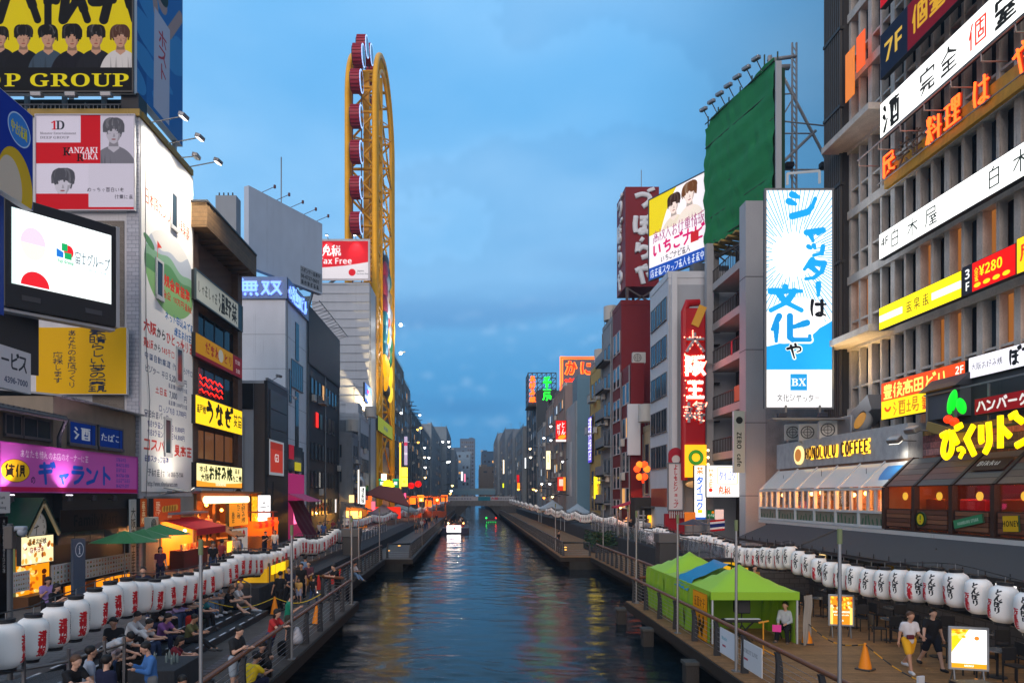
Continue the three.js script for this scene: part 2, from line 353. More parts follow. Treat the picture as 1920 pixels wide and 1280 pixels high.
function strokePts(p,n=5){
 if(p.sharp||p.length<3)return p;const out=[],P=(i)=>p[clamp(i,0,p.length - 1)];
 for(let i=0;i<p.length - 1;i++)for(let k=0;k<n;k++){const t=k / n,a=P(i - 1),b=P(i),c=P(i + 1),d=P(i + 2);out.push([0,1].map((q)=>0.5*(2*b[q]+(c[q]- a[q])*t +(2*a[q]- 5*b[q]+ 4*c[q]- d[q])*t*t +(3*b[q]- a[q]- 3*c[q]+ d[q])*t*t*t)));}
 out.push(p[p.length - 1]);return out;
}
function jtext(ctx,text,x,y,w,h,color,o={}){
 ctx.save();ctx.strokeStyle=ctx.fillStyle=color;ctx.lineCap=o.brush?'round':'round';ctx.lineJoin='round';const gap=o.gap??1.06,lw=(o.lw??0.1)*Math.min(w,h);
 let cx=x,cy=y;
 for(const c of text){
 if(c===' '){if(o.v)cy +=h*0.5;else cx +=w*0.5;continue;}
 const s=glyph(c);
 if(!s){ctx.font=`${o.weight || 'bold'} ${h * 1.0}px ${o.font || 'sans-serif'}`;ctx.textBaseline='middle';ctx.textAlign='center';const mw=Math.min(ctx.measureText(c).width*1.02,w);ctx.save();ctx.translate(o.v?cx + w / 2:cx + mw / 2,cy + h / 2);ctx.fillText(c,0,0);ctx.restore();if(o.v)cy +=h*gap;else cx +=mw*1.05;continue;}
 const small='っッゃャョ'.includes(c);
 const bar=o.v&&c==='ー';
 for(const p of s){
 const q=strokePts(p).map(([a,b])=>bar?[cx +(1 - b)*w,cy + a*h]:[cx + a*w,cy + b*h]);
 if(o.brush){for(let i=0;i + 1<q.length;i++){const L=q.length - 1,seg=q.length<3?4:1;for(let k=0;k<seg;k++){const t0=k / seg,t1=(k + 1)/ seg,f=(i + t0)/ L;ctx.lineWidth=lw*(1.45 - 0.85*f);ctx.beginPath();ctx.moveTo(lerp(q[i][0],q[i + 1][0],t0),lerp(q[i][1],q[i + 1][1],t0));ctx.lineTo(lerp(q[i][0],q[i + 1][0],t1),lerp(q[i][1],q[i + 1][1],t1));ctx.stroke();}}}
 else{ctx.lineWidth=lw*(small?0.85:1);ctx.beginPath();q.forEach(([a,b],i)=>i?ctx.lineTo(a,b):ctx.moveTo(a,b));ctx.stroke();}
}
 if(o.v)cy +=h*gap;else cx +=w*gap;
}
 ctx.restore();
}
function ltext(ctx,text,x,y,h,color,o={}){ctx.save();ctx.fillStyle=color;ctx.font=`${o.weight || 'bold'} ${h}px ${o.font || 'sans-serif'}`;ctx.textAlign=o.align||'left';ctx.textBaseline='middle';ctx.translate(x,y);if(o.rot)ctx.rotate(o.rot);if(o.fit)ctx.scale(o.fit / ctx.measureText(text).width,1);else if(o.sx)ctx.scale(o.sx,1);ctx.fillText(text,0,0);ctx.restore();}
function glyphGeo(c,x,y,w,h,r,o={}){
 const s=glyph(c);if(!s)return null;
 const list=s.map((p)=>{const q=strokePts(p,4).map(([a,b])=>V(x + a*w,y - b*h,0));const g=tube(q.length<2?[q[0],q[0].clone().add(V(0.01,0,0))]:q,r,o.n||6);return o.flat?g.scale(1,1,o.flat):g;});
 return mg(list);
}
const SHEETS=[];
function sheet(){const c=document.createElement('canvas');c.width=c.height=2048;const ctx=c.getContext('2d');ctx.fillStyle='#888';ctx.fillRect(0,0,2048,2048);const t=new THREE.CanvasTexture(c);t.colorSpace=THREE.SRGBColorSpace;t.anisotropy=8;const s={c,ctx,t,x:0,y:0,row:0,mats:{}};SHEETS.push(s);return s;}
function print(w,h,fn){
 w=Math.ceil(w);h=Math.ceil(h);let s=SHEETS.find((q)=>(q.x + w + 4<=2048&&q.y + h + 4<=2048)||(q.y + q.row + h + 4<=2048))||sheet();
 if(s.x + w + 4>2048){s.x=0;s.y +=s.row;s.row=0;}
 const ctx=s.ctx,x=s.x + 2,y=s.y + 2;ctx.save();ctx.translate(x,y);ctx.beginPath();ctx.rect(-2,-2,w + 4,h + 4);ctx.clip();fn(ctx,w,h);ctx.restore();
 s.x +=w + 4;s.row=Math.max(s.row,h + 4);
 return{s,u0:x / 2048,u1:(x + w)/ 2048,v0:1 -(y + h)/ 2048,v1:1 - y / 2048};
}
function printMat(p,em=0,rough=0.5,base=1){const k=em + '_' + rough + '_' + base;return p.s.mats[k]??=(()=>{const m=new THREE.MeshPhysicalMaterial({map:p.s.t,roughness:Math.max(rough,0.6),specularIntensity:0.2});m.color.setScalar(em?base*0.55:base);if(em){m.emissive.setScalar(1);m.emissiveMap=p.s.t;m.emissiveIntensity=em;}return m;})();}
function printGeo(p,w,h){const g=new THREE.PlaneGeometry(w,h),uv=g.attributes.uv;for(let i=0;i<uv.count;i++)uv.setXY(i,lerp(p.u0,p.u1,uv.getX(i)),lerp(p.v0,p.v1,uv.getY(i)));return g.toNonIndexed();}
function fill(ctx,w,h,c){ctx.fillStyle=c;ctx.fillRect(-2,-2,w + 4,h + 4);}
// water, decks, walks, ground
const DECK=1.0,WALK=1.8,WALKR=2.3;
{
 const rows=[],cols=[];for(let z=9;z<460;z +=0.0042*z + 0.035)rows.push(z);for(let x=-18;x<=18.001;x +=0.14)cols.push(x);
 const pos=[],uv=[],idx=[],nc=cols.length;
 rows.forEach((z,j)=>cols.forEach((x,i)=>{
 const far=clamp(60 / z,0.4,1),gust=clamp(0.75 + 1.5*noise3.noise(x*0.11 + 7,z*0.07,3.3)+ 0.7*noise3.noise(x*0.3,z*0.2,9),0.2,1.6);
 const h=0.034*noise3.noise(x*0.5 + 3,z*0.8,1.1)+ gust*(0.022*noise3.noise(x*1.2 + z*0.22,z*2.3,4.2)+ 0.008*noise3.noise(x*2.8,z*5.2 + x*0.5,7.7)*far)+ 0.012*Math.sin(z*0.9 + x*0.25 + 1.2*noise3.noise(x*0.2,z*0.15,2));
 pos.push(x,h,-z);uv.push(x,z);if(i&&j){const a=(j - 1)*nc + i - 1,b=a + 1,c=a + nc,d=c + 1;idx.push(a,b,c,b,d,c);}
}));
 const water=new THREE.MeshPhysicalMaterial({color:new THREE.Color().setRGB(0.006,0.013,0.017),roughness:0.03,ior:1.36,specularIntensity:0.42});
 water.bumpMap=rep(T.ripple,2.6,1.9);water.bumpScale=0.004;
 struct('water',mesh3(pos,idx,uv),water);
}
const EDGE_L=[[6,-5.3],[31.2,-5.3],[31.21,-6.8],[52,-6.8],[52.01,-4.7],[112,-5.0],[430,-5.2]];
const EDGE_R=[[6,7.0],[31.3,7.0],[31.31,9.3],[54,9.3],[54.01,6.9],[175,7.3],[430,7.0]];
const deckWood=M([0.095,0.08,0.068],0.6,{map:T.planks,size:2.4,bump:0.01,bumpTex:T.plankbump,bsize:2.4}),deckPale=M([0.34,0.175,0.07],0.75,{map:T.planks,size:2.2,bump:0.012,bumpTex:T.plankbump,bsize:2.2});
const quay=conc([0.035,0.034,0.03],3),stoneDark=conc([0.045,0.047,0.052],2.2),walkStone=M([0.10,0.098,0.1],0.7,{map:T.tile,size:4,bump:0.006,size2:1});
function slab(edge,side,xin,y0,y1){
 const list=[];for(let i=0;i + 1<edge.length;i++){const[z0,a]=edge[i],[z1,b]=edge[i + 1];if(z1 - z0<0.1)continue;const s=new THREE.Shape([[a,z0],[b,z1],[xin,z1],[xin,z0]].map(([x,z])=>new THREE.Vector2(x,z)));
 list.push(wuv(new THREE.ExtrudeGeometry(s,{depth:y1 - y0,bevelEnabled:false}).rotateX(-Math.PI / 2).scale(1,1,1).translate(0,y0,0)));}
 return mg(list);
}
{
 const planT=(list)=>list;
 struct('deck',slab(EDGE_L,-1,-8.3,0.72,DECK),deckWood);struct('deck_right_bank',slab(EDGE_R,1,17,0.72,DECK),deckPale);
 const off=(e,d)=>e.map(([z,x])=>[z,x + d]);
 struct('quay_wall',mg([slab(off(EDGE_L,-0.7),-1,-8.3,-1.5,0.718),slab(off(EDGE_R,0.7),1,17,-1.5,0.718)]),quay);
 struct('fascia_board',mg([[EDGE_L,0.03],[EDGE_R,-0.03]].flatMap(([e,d])=>e.slice(0,-1).map(([z,x],i)=>beam([x + d,0.8,-z],[e[i + 1][1]+ d,0.8,-e[i + 1][0]],0.06,0.34)))),M([0.035,0.028,0.022],0.8,{map:T.wood,size:1.5}));
 struct('ground',mg([bb(-1400,-10.2,0.2,WALK,2,-1400),bb(16.5,1400,0.2,WALK,2,-1400),bb(12.5,16.5,0.2,WALKR,-33.5,-200),bb(-10.2,12.5,0.2,WALK - 0.4,-460,-1400),bb(-1400,1400,0.2,1.4,10,400)]),walkStone);
 for(let k=0;k<4;k++){const x0=-8.3 - k*0.48,y=DECK +(k + 1)*0.2;struct('step',bb(x0,-10.3,DECK + k*0.2,y -(k===3?0.004:0),-6,-27.6),M([0.045,0.05,0.056],0.5,{map:T.wood,size:2.4,bump:0.004,bumpTex:T.fine,bsize:0.4}));
 const m=[];for(let z=13;z<27;z +=0.95)m.push(bb(x0 - 0.05,x0 - 0.11,y,y + 0.006,-z,-z - 0.55));solo('marking_strip',`pale dashed slip marking along the ${['lowest', 'second', 'third', 'top'][k]} of the broad dark steps`,'marking',mg(m),M([0.62,0.63,0.66],0.6),[0,0,0],0,'dashed markings on the steps');}
 struct('retaining_wall',mg([bb(-8.3,-10.25,0.3,WALK - 0.006,-30.6,-430),bb(12.2,12.56,DECK,WALKR - 0.006,-33.4,-430)]),stoneDark);
 const tactile=[];for(let z=12;z<31;z +=0.3)for(let k=0;k<2;k++)tactile.push(bb(-6.9 + k*-0.3,-7.16 + k*-0.3,DECK,DECK + 0.008,-z,-z - 0.26));struct('grating',mg(tactile),M([0.1,0.1,0.11],0.4,{metal:0.5}));
}
for(const[px,z]of[[1265,26.5],[1332,21.2],[1180,31.2],[1400,17.4]]){const p=thing('pile','dark timber pile under the right deck, ' +({1265:'second',1332:'third',1180:'first',1400:'fourth'})[px]+ ' from the far end','pile',[6.75,0,-z]);part(p,'post',rb(0.42,1.4,0.42,0.04,0,-0.1,0),M([0.05,0.045,0.04],0.85,{map:T.wood,size:1.2}));part(p,'cap',rb(0.5,0.12,0.5,0.03,0,0.64,0),conc([0.07,0.07,0.065],1));}
// railings
const railWood=M([0.21,0.085,0.045],0.38,{map:T.wood,size:0.9}),postSteel=M([0.055,0.058,0.064],0.45,{metal:0.6,bump:0.0015,bumpTex:T.fine,bsize:0.2}),wireSteel=metal([0.35,0.36,0.38],0.35);
const postShape=(()=>{const s=new THREE.Shape();s.moveTo(-0.09,0);s.lineTo(0.09,0);s.lineTo(0.075,0.6);s.quadraticCurveTo(0.06,0.85,0.0,1.02);s.lineTo(-0.1,1.02);s.quadraticCurveTo(-0.05,0.9,-0.06,0.62);s.lineTo(-0.09,0);return wuv(new THREE.ExtrudeGeometry(s,{depth:0.09,bevelEnabled:true,bevelSize:0.008,bevelThickness:0.008,bevelSegments:1,curveSegments:5}).translate(0,0,-0.045));})();
function railing(label,pts,{step=1.55,wood=true,side=1,group='canal railings',y=DECK,wires=6}={}){
 const g=thing('canal_railing',label,'railing',[0,0,0],0,group);
 const P=pts.map(([x,z])=>V(x,y,-z));
 part(g,'handrail',tube(P.map((p)=>p.clone().setY(y + 1.08)),wood?0.062:0.045,8),wood?railWood:postSteel);
 const w=[];for(let k=0;k<wires;k++)w.push(tube(P.map((p)=>p.clone().setY(y + 0.16 + k*0.14)),0.007,4));if(w.length)part(g,'wires',mg(w),wireSteel);
 for(let i=0;i + 1<P.length;i++){const L=P[i].distanceTo(P[i + 1]),n=Math.max(1,Math.round(L / step)),d=P[i + 1].clone().sub(P[i]),a=Math.atan2(d.x,d.z);
 for(let k=i?1:0;k<=n;k++){const p=P[i].clone().lerp(P[i + 1],k / n);part(g,'post',postShape,postSteel,[p.x,y,p.z],[0,side>0?0:Math.PI,0]);}}
 return g;
}
railing('near left canal railing with a brown wooden handrail and curved grey posts',[[-5.45,12],[-5.46,30.4]],{step:2.05,side:-1});
railing('left railing set back beyond the jog, brown handrail, beside red cones',[[-5.9,31.0],[-7.0,31.6],[-6.98,51.6]],{step:1.5,side:-1});
railing('far left canal railing of close dark posts running to the bridge',[[-6.7,53],[-4.95,53.2],[-5.2,112],[-5.3,190]],{step:1.45,wood:false,side:-1,wires:3});
railing('near right canal railing with a brown wooden handrail in front of the green tents',[[7.42,12.4],[7.25,30.8]],{step:2.05,side:1});
railing('right railing set back beyond the green tents with brown handrail',[[7.6,31.2],[9.5,32],[9.55,53]],{step:1.5,side:1});
railing('far right canal railing of close dark posts running to the bridge',[[9.3,54.6],[7.2,54.7],[7.5,175],[7.2,190]],{step:1.45,wood:false,side:1,wires:3});
const panelGlass=new THREE.MeshPhysicalMaterial({color:new THREE.Color().setRGB(0.7,0.75,0.8),roughness:0.08,transmission:0.9,thickness:0,ior:1.45});
function glassRail(label,x,z0,z1,y,step=1.4){
 const g=thing('glass_railing',label,'railing',[x,y,-z0],0,'glass railings of the upper walks'),n=Math.round((z1 - z0)/ step),d=(z1 - z0)/ n;
 part(g,'handrail',bb(-0.03,0.03,1.0,1.05,0,z0 - z1),metal([0.3,0.31,0.33],0.3));
 for(let k=0;k<=n;k++)part(g,'post',GR.post,metal([0.3,0.31,0.33],0.3),[0,0,-k*d]);
 for(let k=0;k<n;k++)part(g,'panel',(GR[d.toFixed(3)]??=bb(-0.006,0.006,0.1,0.94,-0.05,-d + 0.05)),panelGlass,[0,0,-k*d]);
 return g;
}
const GR={post:bb(-0.025,0.025,0,1.02,-0.025,0.025)};
glassRail('glass railing above the dark wall on the left walk beyond the steps',-10.0,31,78,WALK,1.9);
glassRail('glass railing above the dark wall on the right walk behind the red barrier',12.5,34,72,WALKR,1.9);
// building kit
const sideP=(X,p0,p1,t,b,at=p0)=>{const z0=zx(p0,X),z1=zx(p1,X),za=zx(at,X),yT=yz(t,za),yB=yz(b,za);return{pos:[X,(yT + yB)/ 2,-(z0 + z1)/ 2],w:Math.abs(z1 - z0),h:yT - yB,ry:X<0?Math.PI / 2:-Math.PI / 2,res:Math.abs(b - t)};};
const frontP=(z,p0,p1,t,b)=>({pos:[(xz(p0,z)+ xz(p1,z))/ 2,(yz(t,z)+ yz(b,z))/ 2,-z],w:Math.abs(xz(p1,z)- xz(p0,z)),h:yz(t,z)- yz(b,z),ry:0,res:Math.abs(b - t)});
const slantP=(p0,z0,p1,z1,yT,yB)=>{const a=V(xz(p0,z0),0,-z0),b=V(xz(p1,z1),0,-z1),d=b.clone().sub(a);return{pos:[(a.x + b.x)/ 2,(yT + yB)/ 2,(a.z + b.z)/ 2],w:d.length(),h:yT - yB,ry:Math.atan2(-d.z,d.x),res:(yT - yB)/((z0 + z1)/ 2)*FPX};};
const lift=(P,d)=>({...P,pos:[P.pos[0]+ Math.sin(P.ry)*d,P.pos[1],P.pos[2]+ Math.cos(P.ry)*d]});
function areaLight(P,color,k,d=0.3,w=0.9,h=0.9){
 const l=new THREE.RectAreaLight(color,k,P.w*w,P.h*h),n=V(Math.sin(P.ry),0,Math.cos(P.ry));l.position.set(...P.pos).addScaledVector(n,d);l.lookAt(l.position.clone().add(n));scene.add(l);
}
const blackM=M([0.02,0.02,0.022],0.5),steelM=metal([0.22,0.23,0.24],0.5),whiteM=paint('#d8d8d8',0.5),darkM=paint('#26282c',0.5);
function sign(label,P,draw,o={}){
 const g=o.on||thing(o.name||'signboard',label,o.cat||'sign',P.pos,P.ry,o.group),d=o.d??0.25,k=o.res||1.5,th=clamp(P.res*k,24,900),tw=clamp(th*P.w / P.h,24,1500);
 part(g,'case',bx(P.w,P.h,d,0,0,-d / 2),o.caseM||(o.em?darkM:whiteM));
 const pr=print(tw,th,draw),f=part(g,'face',printGeo(pr,P.w -(o.rim??0.04),P.h -(o.rim??0.04)),printMat(pr,o.em||0,o.rough??0.45),[0,0,0.004]);
 if(o.frame){const t=o.ft||0.09,m=paint(o.frame,0.45);part(g,'frame',mg([bx(P.w + t,t,0.1,0,P.h / 2,0),bx(P.w + t,t,0.1,0,-P.h / 2,0),bx(t,P.h - t,0.1,-P.w / 2,0,0),bx(t,P.h - t,0.1,P.w / 2,0,0)]),m);}
 if(o.light)areaLight(P,o.light[0],o.light[1]);
 return g;
}
const winGeo={};
function win(parent,x,y,z,ry,w,h,o={}){
 const k=[w.toFixed(2),h.toFixed(2),o.nx||1,o.ny||1].join(),t=o.t??0.05;
 const G=winGeo[k]??=(()=>{const f=[bx(w + t,t,0.09,0,h / 2,0),bx(w + t,t*1.6,0.13,0,-h / 2,0.02),bx(t,h,0.09,-w / 2,0,0),bx(t,h,0.09,w / 2,0,0)];for(let i=1;i<(o.nx||1);i++)f.push(bx(t*0.8,h,0.07,-w / 2 + i*w / o.nx,0,0));for(let i=1;i<(o.ny||1);i++)f.push(bx(w,t*0.8,0.068,0,-h / 2 + i*h / o.ny,0));return{f:mg(f),p:bx(w - t,h - t,0.03,0,0,0.005)};})();
 const m=part(parent,'window',G.f,o.frame||metal([0.12,0.12,0.13],0.5,0.4),[x,y,z],[0,ry,0]);part(m,'pane',G.p,o.glass||GL.dark);return m;
}
const kitM=[metal([0.2,0.21,0.22],0.5),paint('#8d9296',0.5),paint('#b4b3ad',0.5)],unitG=mg([rb(0.34,0.7,0.85,0.03),cyl(0.25,0.25,0.36,12).rotateZ(Math.PI / 2)]),balcG=mg([bx(0.7,0.1,2.2,0,-0.5,0),bx(0.06,0.06,2.2,0.32,0.4,0),bx(0.06,0.06,2.2,-0.32,0.4,0),...[...Array(8)].flatMap((_,i)=>[-0.32,0.32].map((x)=>bx(0.03,0.9,0.03,x,-0.05,-1.05 + i*0.3)))]);
function building(name,label,x0,x1,z0,z1,top,o={}){
 const xc=(x0 + x1)/ 2,base=o.base??WALK,g=thing(name,label,o.cat||'building',[xc,base,-(z0 + z1)/ 2],0,o.group),H=top - base,W=Math.abs(x1 - x0),D=z1 - z0,left=xc<0,fx=(left?1:-1)*W / 2;
 const wall=o.wall||plaster('#b8b6b4');
 part(g,'wall',bx(W,H,D,0,H / 2,0),wall);
 if(o.roof!==false){const t=o.para??0.5;part(g,'parapet',mg([bx(W + 0.08,t,0.22,0,H + t / 2,D / 2 - 0.07),bx(W + 0.08,t,0.22,0,H + t / 2,-D / 2 + 0.07),bx(0.22,t - 0.004,D - 0.3,W / 2 - 0.07,H + t / 2,0),bx(0.22,t - 0.004,D - 0.3,-W / 2 + 0.07,H + t / 2,0)]),o.paraM||wall);}
 const put=(f,isSide)=>{if(!f)return;const L=isSide?D:W,a=f.from??0.08,b=f.to??0.92;
 for(const y of f.y)for(let i=0;i<f.n;i++){if(f.skip&&rnd()<f.skip)continue;const s=-L / 2 + L*(a +(b - a)*(i + 0.5)/ f.n);const lit=f.lit&&rnd()<f.lit?pick([GL.lit,GL.cool,GL.lit]):f.glass||pick([GL.dark,GL.dark,GL.mid]);
 if(isSide)win(g,fx + Math.sign(fx)*0.02,y - base,left?-s:s,left?Math.PI / 2:-Math.PI / 2,f.w,f.h,{...f,glass:lit});else win(g,s,y - base,D / 2 + 0.02,0,f.w,f.h,{...f,glass:lit});}};
 put(o.side,true);put(o.front,false);
 if(o.bands)for(const y of o.bands)part(g,'ledge',mg([bx(0.14,0.18,D,fx + Math.sign(fx)*0.07,y - base,0),bx(W,0.18,0.14,0,y - base,D / 2 + 0.07)]),o.bandM||wall);
 if(o.joints){const m=[];for(let y=o.joints;y<H;y +=o.joints)m.push(bx(W + 0.012,0.025,D + 0.012,0,y,0));part(g,'joint',mg(m),M([0.08,0.08,0.085],0.9));}
 if(o.kit!==0){
 const sx=fx + Math.sign(fx)*0.1,n=Math.max(1,Math.round(D / 7));for(let i=0;i<=n;i++)part(g,'drain_pipe',bar([sx,0.2,-D / 2 + 0.25 + i*(D - 0.5)/ n],[sx,H - 0.2,-D / 2 + 0.25 + i*(D - 0.5)/ n],0.06,5),kitM[i % 2]);
 if(o.side)for(const y of o.side.y)if(rnd()<0.65){const q=part(g,'wall_unit',unitG,kitM[2],[sx + Math.sign(fx)*0.2,y - base - 1.35,rnd(-D / 2 + 1,D / 2 - 1)]);if(rnd()<0.4)part(g,'bracket_balcony',balcG,kitM[1],[sx + Math.sign(fx)*0.35,y - base - 1.0,rnd(-D / 2 + 1.5,D / 2 - 1.5)]);}
 if(o.roof!==false){const hx=fx*0.5;part(g,'roof_hut',bx(W*0.3,2.2,Math.min(4,D*0.4),hx,H + 1.1,rnd(-0.2,0.2)*D),wall);part(g,'roof_tank',cyl(0.8,0.8,1.5,12,hx + Math.sign(fx)*2,H + 1.4,rnd(-0.3,0.3)*D),kitM[2]);part(g,'aerial',mg([bar([hx,H + 2,0],[hx,H + 5.2,0],0.04,4),bar([hx - 0.6,H + 4.8,0],[hx + 0.6,H + 4.8,0],0.025,4)]),kitM[0]);const rl=[];for(let z=-D / 2 + 0.2;z<D / 2;z +=1.1)rl.push(bar([fx*0.97,H + 0.4,z],[fx*0.97,H + 1.3,z],0.025,4));rl.push(bar([fx*0.97,H + 1.3,-D / 2],[fx*0.97,H + 1.3,D / 2],0.03,4));part(g,'roof_rail',mg(rl),kitM[0]);}
}
 return g;
}
const acGeo={box:rb(0.85,0.7,0.34,0.03),fan:mg([new THREE.TorusGeometry(0.24,0.02,6,18).translate(-0.12,0,0.175),new THREE.TorusGeometry(0.14,0.012,5,16).translate(-0.12,0,0.175),bx(0.46,0.02,0.02,-0.12,0,0.175),bx(0.02,0.46,0.02,-0.12,0,0.175)]),foot:mg([bx(0.06,0.1,0.34,-0.3,-0.4,0),bx(0.06,0.1,0.34,0.3,-0.4,0)])};
function airUnit(label,pos,ry=0,s=1){const g=thing('air_conditioner',label,'air conditioner',pos,ry,'outdoor air conditioner units');g.scale.setScalar(s);part(g,'case',acGeo.box,paint('#b9b7b0',0.5));part(g,'fan_grille',acGeo.fan,M([0.05,0.05,0.05],0.5));part(g,'bracket',acGeo.foot,steelM);return g;}
function flood(label,from,to,aim,k=0,color='#fff3df'){
 const g=thing('floodlight',label,'floodlight',from,0,'floodlights on arms'),d=V(...to).sub(V(...from));part(g,'arm',bar([0,0,0],d,0.035),steelM);
 const h=part(g,'lamp_head',mg([rb(0.55,0.3,0.22,0.05),bx(0.5,0.03,0.2,0,0.16,0)]),metal([0.3,0.3,0.31],0.5),d.toArray());h.lookAt(V(...aim));const l=part(h,'lens',bx(0.46,0.22,0.02,0,0,0.115),k?glow(color,4):GL.pale);
 if(k){const s=new THREE.SpotLight(color,k,0,1.05,0.9,2);const p=V(...to),t=V(...aim);s.position.copy(p).addScaledVector(t.clone().sub(p).normalize(),0.3);s.target.position.copy(t);s.castShadow=true;s.shadow.radius=6;scene.add(s,s.target);}
 return g;
}
// LEFT BANK
const XL=-17;
// convenience store building with the magenta banner
{
 const g=thing('convenience_store','low two-storey shop building under the magenta banner, weathered upper wall','building',[-19.5,WALK,-28]);
 part(g,'wall',bb(-3,2.3,5.2,8.1,-6.7,0.1),plaster('#8d8172',2.5));part(g,'shop_front',bb(-3,2.1,0,5.1,-6.7,6.5),M([0.03,0.032,0.036],0.4));part(g,'side_wall',bb(-3,2.15,5.2,7.1,0.12,6.5),plaster('#6f675e',2.5));
 const rf=[];for(let z=-6.7;z<0.3;z +=0.22)rf.push(beam([-3,8.7,z],[2.75,8.12,z],0.11,0.05));part(g,'corrugated_roof',mg([...rf,beam([-3,8.66,-3.3],[2.72,8.08,-3.3],7.0,0.03)]),metal([0.23,0.24,0.26],0.6,0.4));
 part(g,'tiled_roof',mg([beam([-2.8,8.3,3.3],[2.9,7.15,3.3],6.4,0.12),...[...Array(22)].map((_,i)=>beam([-2.8,8.36,0.2 + i*0.29],[2.9,7.22,0.2 + i*0.29],0.1,0.09))]),paint('#4c4f55',0.7));
 part(g,'gutter',tube([[2.95,7.1,6.4],[2.95,7.1,0.3],[2.6,6.4,0.2],[2.6,5.3,0.2]],0.09,7),paint('#3c3f45'));
 const blue=(s)=>print(70,78,(c,w,h)=>{fill(c,w,h,'#0d3c9c');s.length>1?jtext(c,s,3,24,20,30,'#e9eef7',{lw:0.14}):jtext(c,s,12,14,44,48,'#e9eef7',{lw:0.12});c.fillStyle='#08256b';c.fillRect(w - 12,0,3,h);});
 for(const[p0,p1,s]of[[128,178,'酒'],[184,229,'たばこ']]){const P=sideP(-17.14,p0,p1,787,832,128),w=win(g,P.pos[0]+ 19.5,P.pos[1]- WALK,P.pos[2]+ 28,Math.PI / 2,P.w,P.h,{nx:1,t:0.09}),pr=blue(s);part(w,'window_film',printGeo(pr,P.w - 0.12,P.h - 0.12),printMat(pr,0.12,0.2),[0,0,0.032]);}
 for(const[p0,p1]of[[8,38],[42,92]]){const P=sideP(-17.3,p0,p1,775,815,10);win(g,P.pos[0]+ 19.5,P.pos[1]- WALK,P.pos[2]+ 28,Math.PI / 2,P.w,P.h,{nx:2,glass:GL.mid,t:0.07});}
 part(g,'lintel',bb(2.1,2.45,5.0,5.35,-6.7,1.2),conc('#8f8a80',2));part(g,'dark_fascia',bb(2.1,2.5,3.1,4.2,-6.5,-0.2),M([0.02,0.022,0.025],0.35));
 for(let i=0;i<5;i++)part(g,'shutter_panel',bx(0.06,0.95,1.16,2.3,2.45,-0.75 - i*1.2),paint('#3b4250',0.35));
 sign('unlit brown convenience store name board behind the shop front',sideP(-16.94,112,238,956,1000,112),(c,w,h)=>{fill(c,w,h,'#2a211c');ltext(c,'FamilyMart',w / 2,h / 2,h*0.72,'#0c0b0b',{align:'center',sx:0.95});},{d:0.05,caseM:blackM});
 sign('magenta property banner with blue katakana and phone numbers over the shop',sideP(-16.8,-2,256,828,922,0),(c,w,h)=>{
 fill(c,w,h,'#c05ab4');c.fillStyle='#b3174f';c.fillRect(0,h*0.9,w,h*0.1);
 jtext(c,'あなたも憧れのお店のオーナーに！',w*0.11,h*0.1,h*0.15,h*0.17,'#f6e6f4',{lw:0.09});
 c.fillStyle='#f4c518';c.beginPath();c.ellipse(w*0.085,h*0.56,w*0.08,h*0.24,0,0,7);c.fill();c.lineWidth=h*0.012;c.strokeStyle='#6e2a10';c.stroke();jtext(c,'賃貸',w*0.025,h*0.44,w*0.056,h*0.25,'#1d1712',{lw:0.15});
 jtext(c,'の',w*0.172,h*0.66,h*0.16,h*0.17,'#2a2050',{lw:0.12});jtext(c,'ギャラント',w*0.215,h*0.36,w*0.108,h*0.46,'#1e4fb6',{lw:0.2,gap:1.02});
 const tx=['玉屋町本店','06-6212-3013','島之内支店','06-6766-1306','宗右衛門町支店','06-6211-2317'];tx.forEach((s,i)=>i % 2?ltext(c,s,w*0.8,h*(0.11 + i*0.142),h*0.13,'#3f3aa8',{weight:'',sx:0.86}):jtext(c,s,w*0.8,h*(0.05 + i*0.142),h*0.1,h*0.11,'#4a3fa8',{lw:0.09}));
},{name:'banner_sign',d:0.2,em:0.14,frame:'#a23b93',ft:0.05});
 for(const px of[24,134,180,218]){const z=zx(px,-16.4);const l=thing('spotlight',{24:'first',134:'second',180:'third',218:'fourth'}[px]+ ' little spotlight from the left under the magenta banner','spotlight',[-16.5,5.72,-z],0,'spotlights under the magenta banner');part(l,'lamp_head',mg([cyl(0.09,0.13,0.24,10),bx(0.3,0.04,0.04,-0.15,-0.05,0)]),blackM,[0,0,0]);if(px<140){part(l,'lens',cyl(0.12,0.12,0.02,12,0,0.125,0),glow('#ffe9ff',5));const s=new THREE.SpotLight('#ffd9f6',26,0,0.9,0.9,2);s.position.set(-16.2,5.95,-z);s.target.position.set(-16.8,7.2,-z);s.castShadow=true;scene.add(s,s.target);}}
 const menu=(c,w,h,n,m)=>{fill(c,w,h,'#c9c7c2');for(let j=0;j<m;j++)for(let i=0;i<n;i++){const x=(i + 0.5)*w / n,y=(j + 0.55)*h / m,r=Math.min(w / n,h / m)*0.34;c.fillStyle=pick(['#7c1512','#b5542a','#8a6a2c','#2a4a22','#a8201a','#caa05a']);c.beginPath();rnd()<0.5?c.ellipse(x,y,r,r*0.7,0,0,7):c.ellipse(x,y,r*0.45,r*1.1,0,0,7);c.fill();c.fillStyle=pick(['#e3c27a','#d9d2c4','#4f7a30','#e07a3a']);c.beginPath();c.arc(x + rnd(-0.2,0.2)*r,y - r*0.2,r*0.4,0,7);c.fill();}};
 sign('long white menu board crowded with little pictures of dishes below the dark shop front',sideP(-16.25,97,244,1060,1098,97),(c,w,h)=>menu(c,w,h,26,4),{name:'menu_board',d:0.06,res:3.5});
 sign('smaller white menu board of dishes beside the clock gable',sideP(-15.9,18,55,1075,1113,18),(c,w,h)=>menu(c,w,h,8,4),{name:'menu_board',d:0.06,res:3});
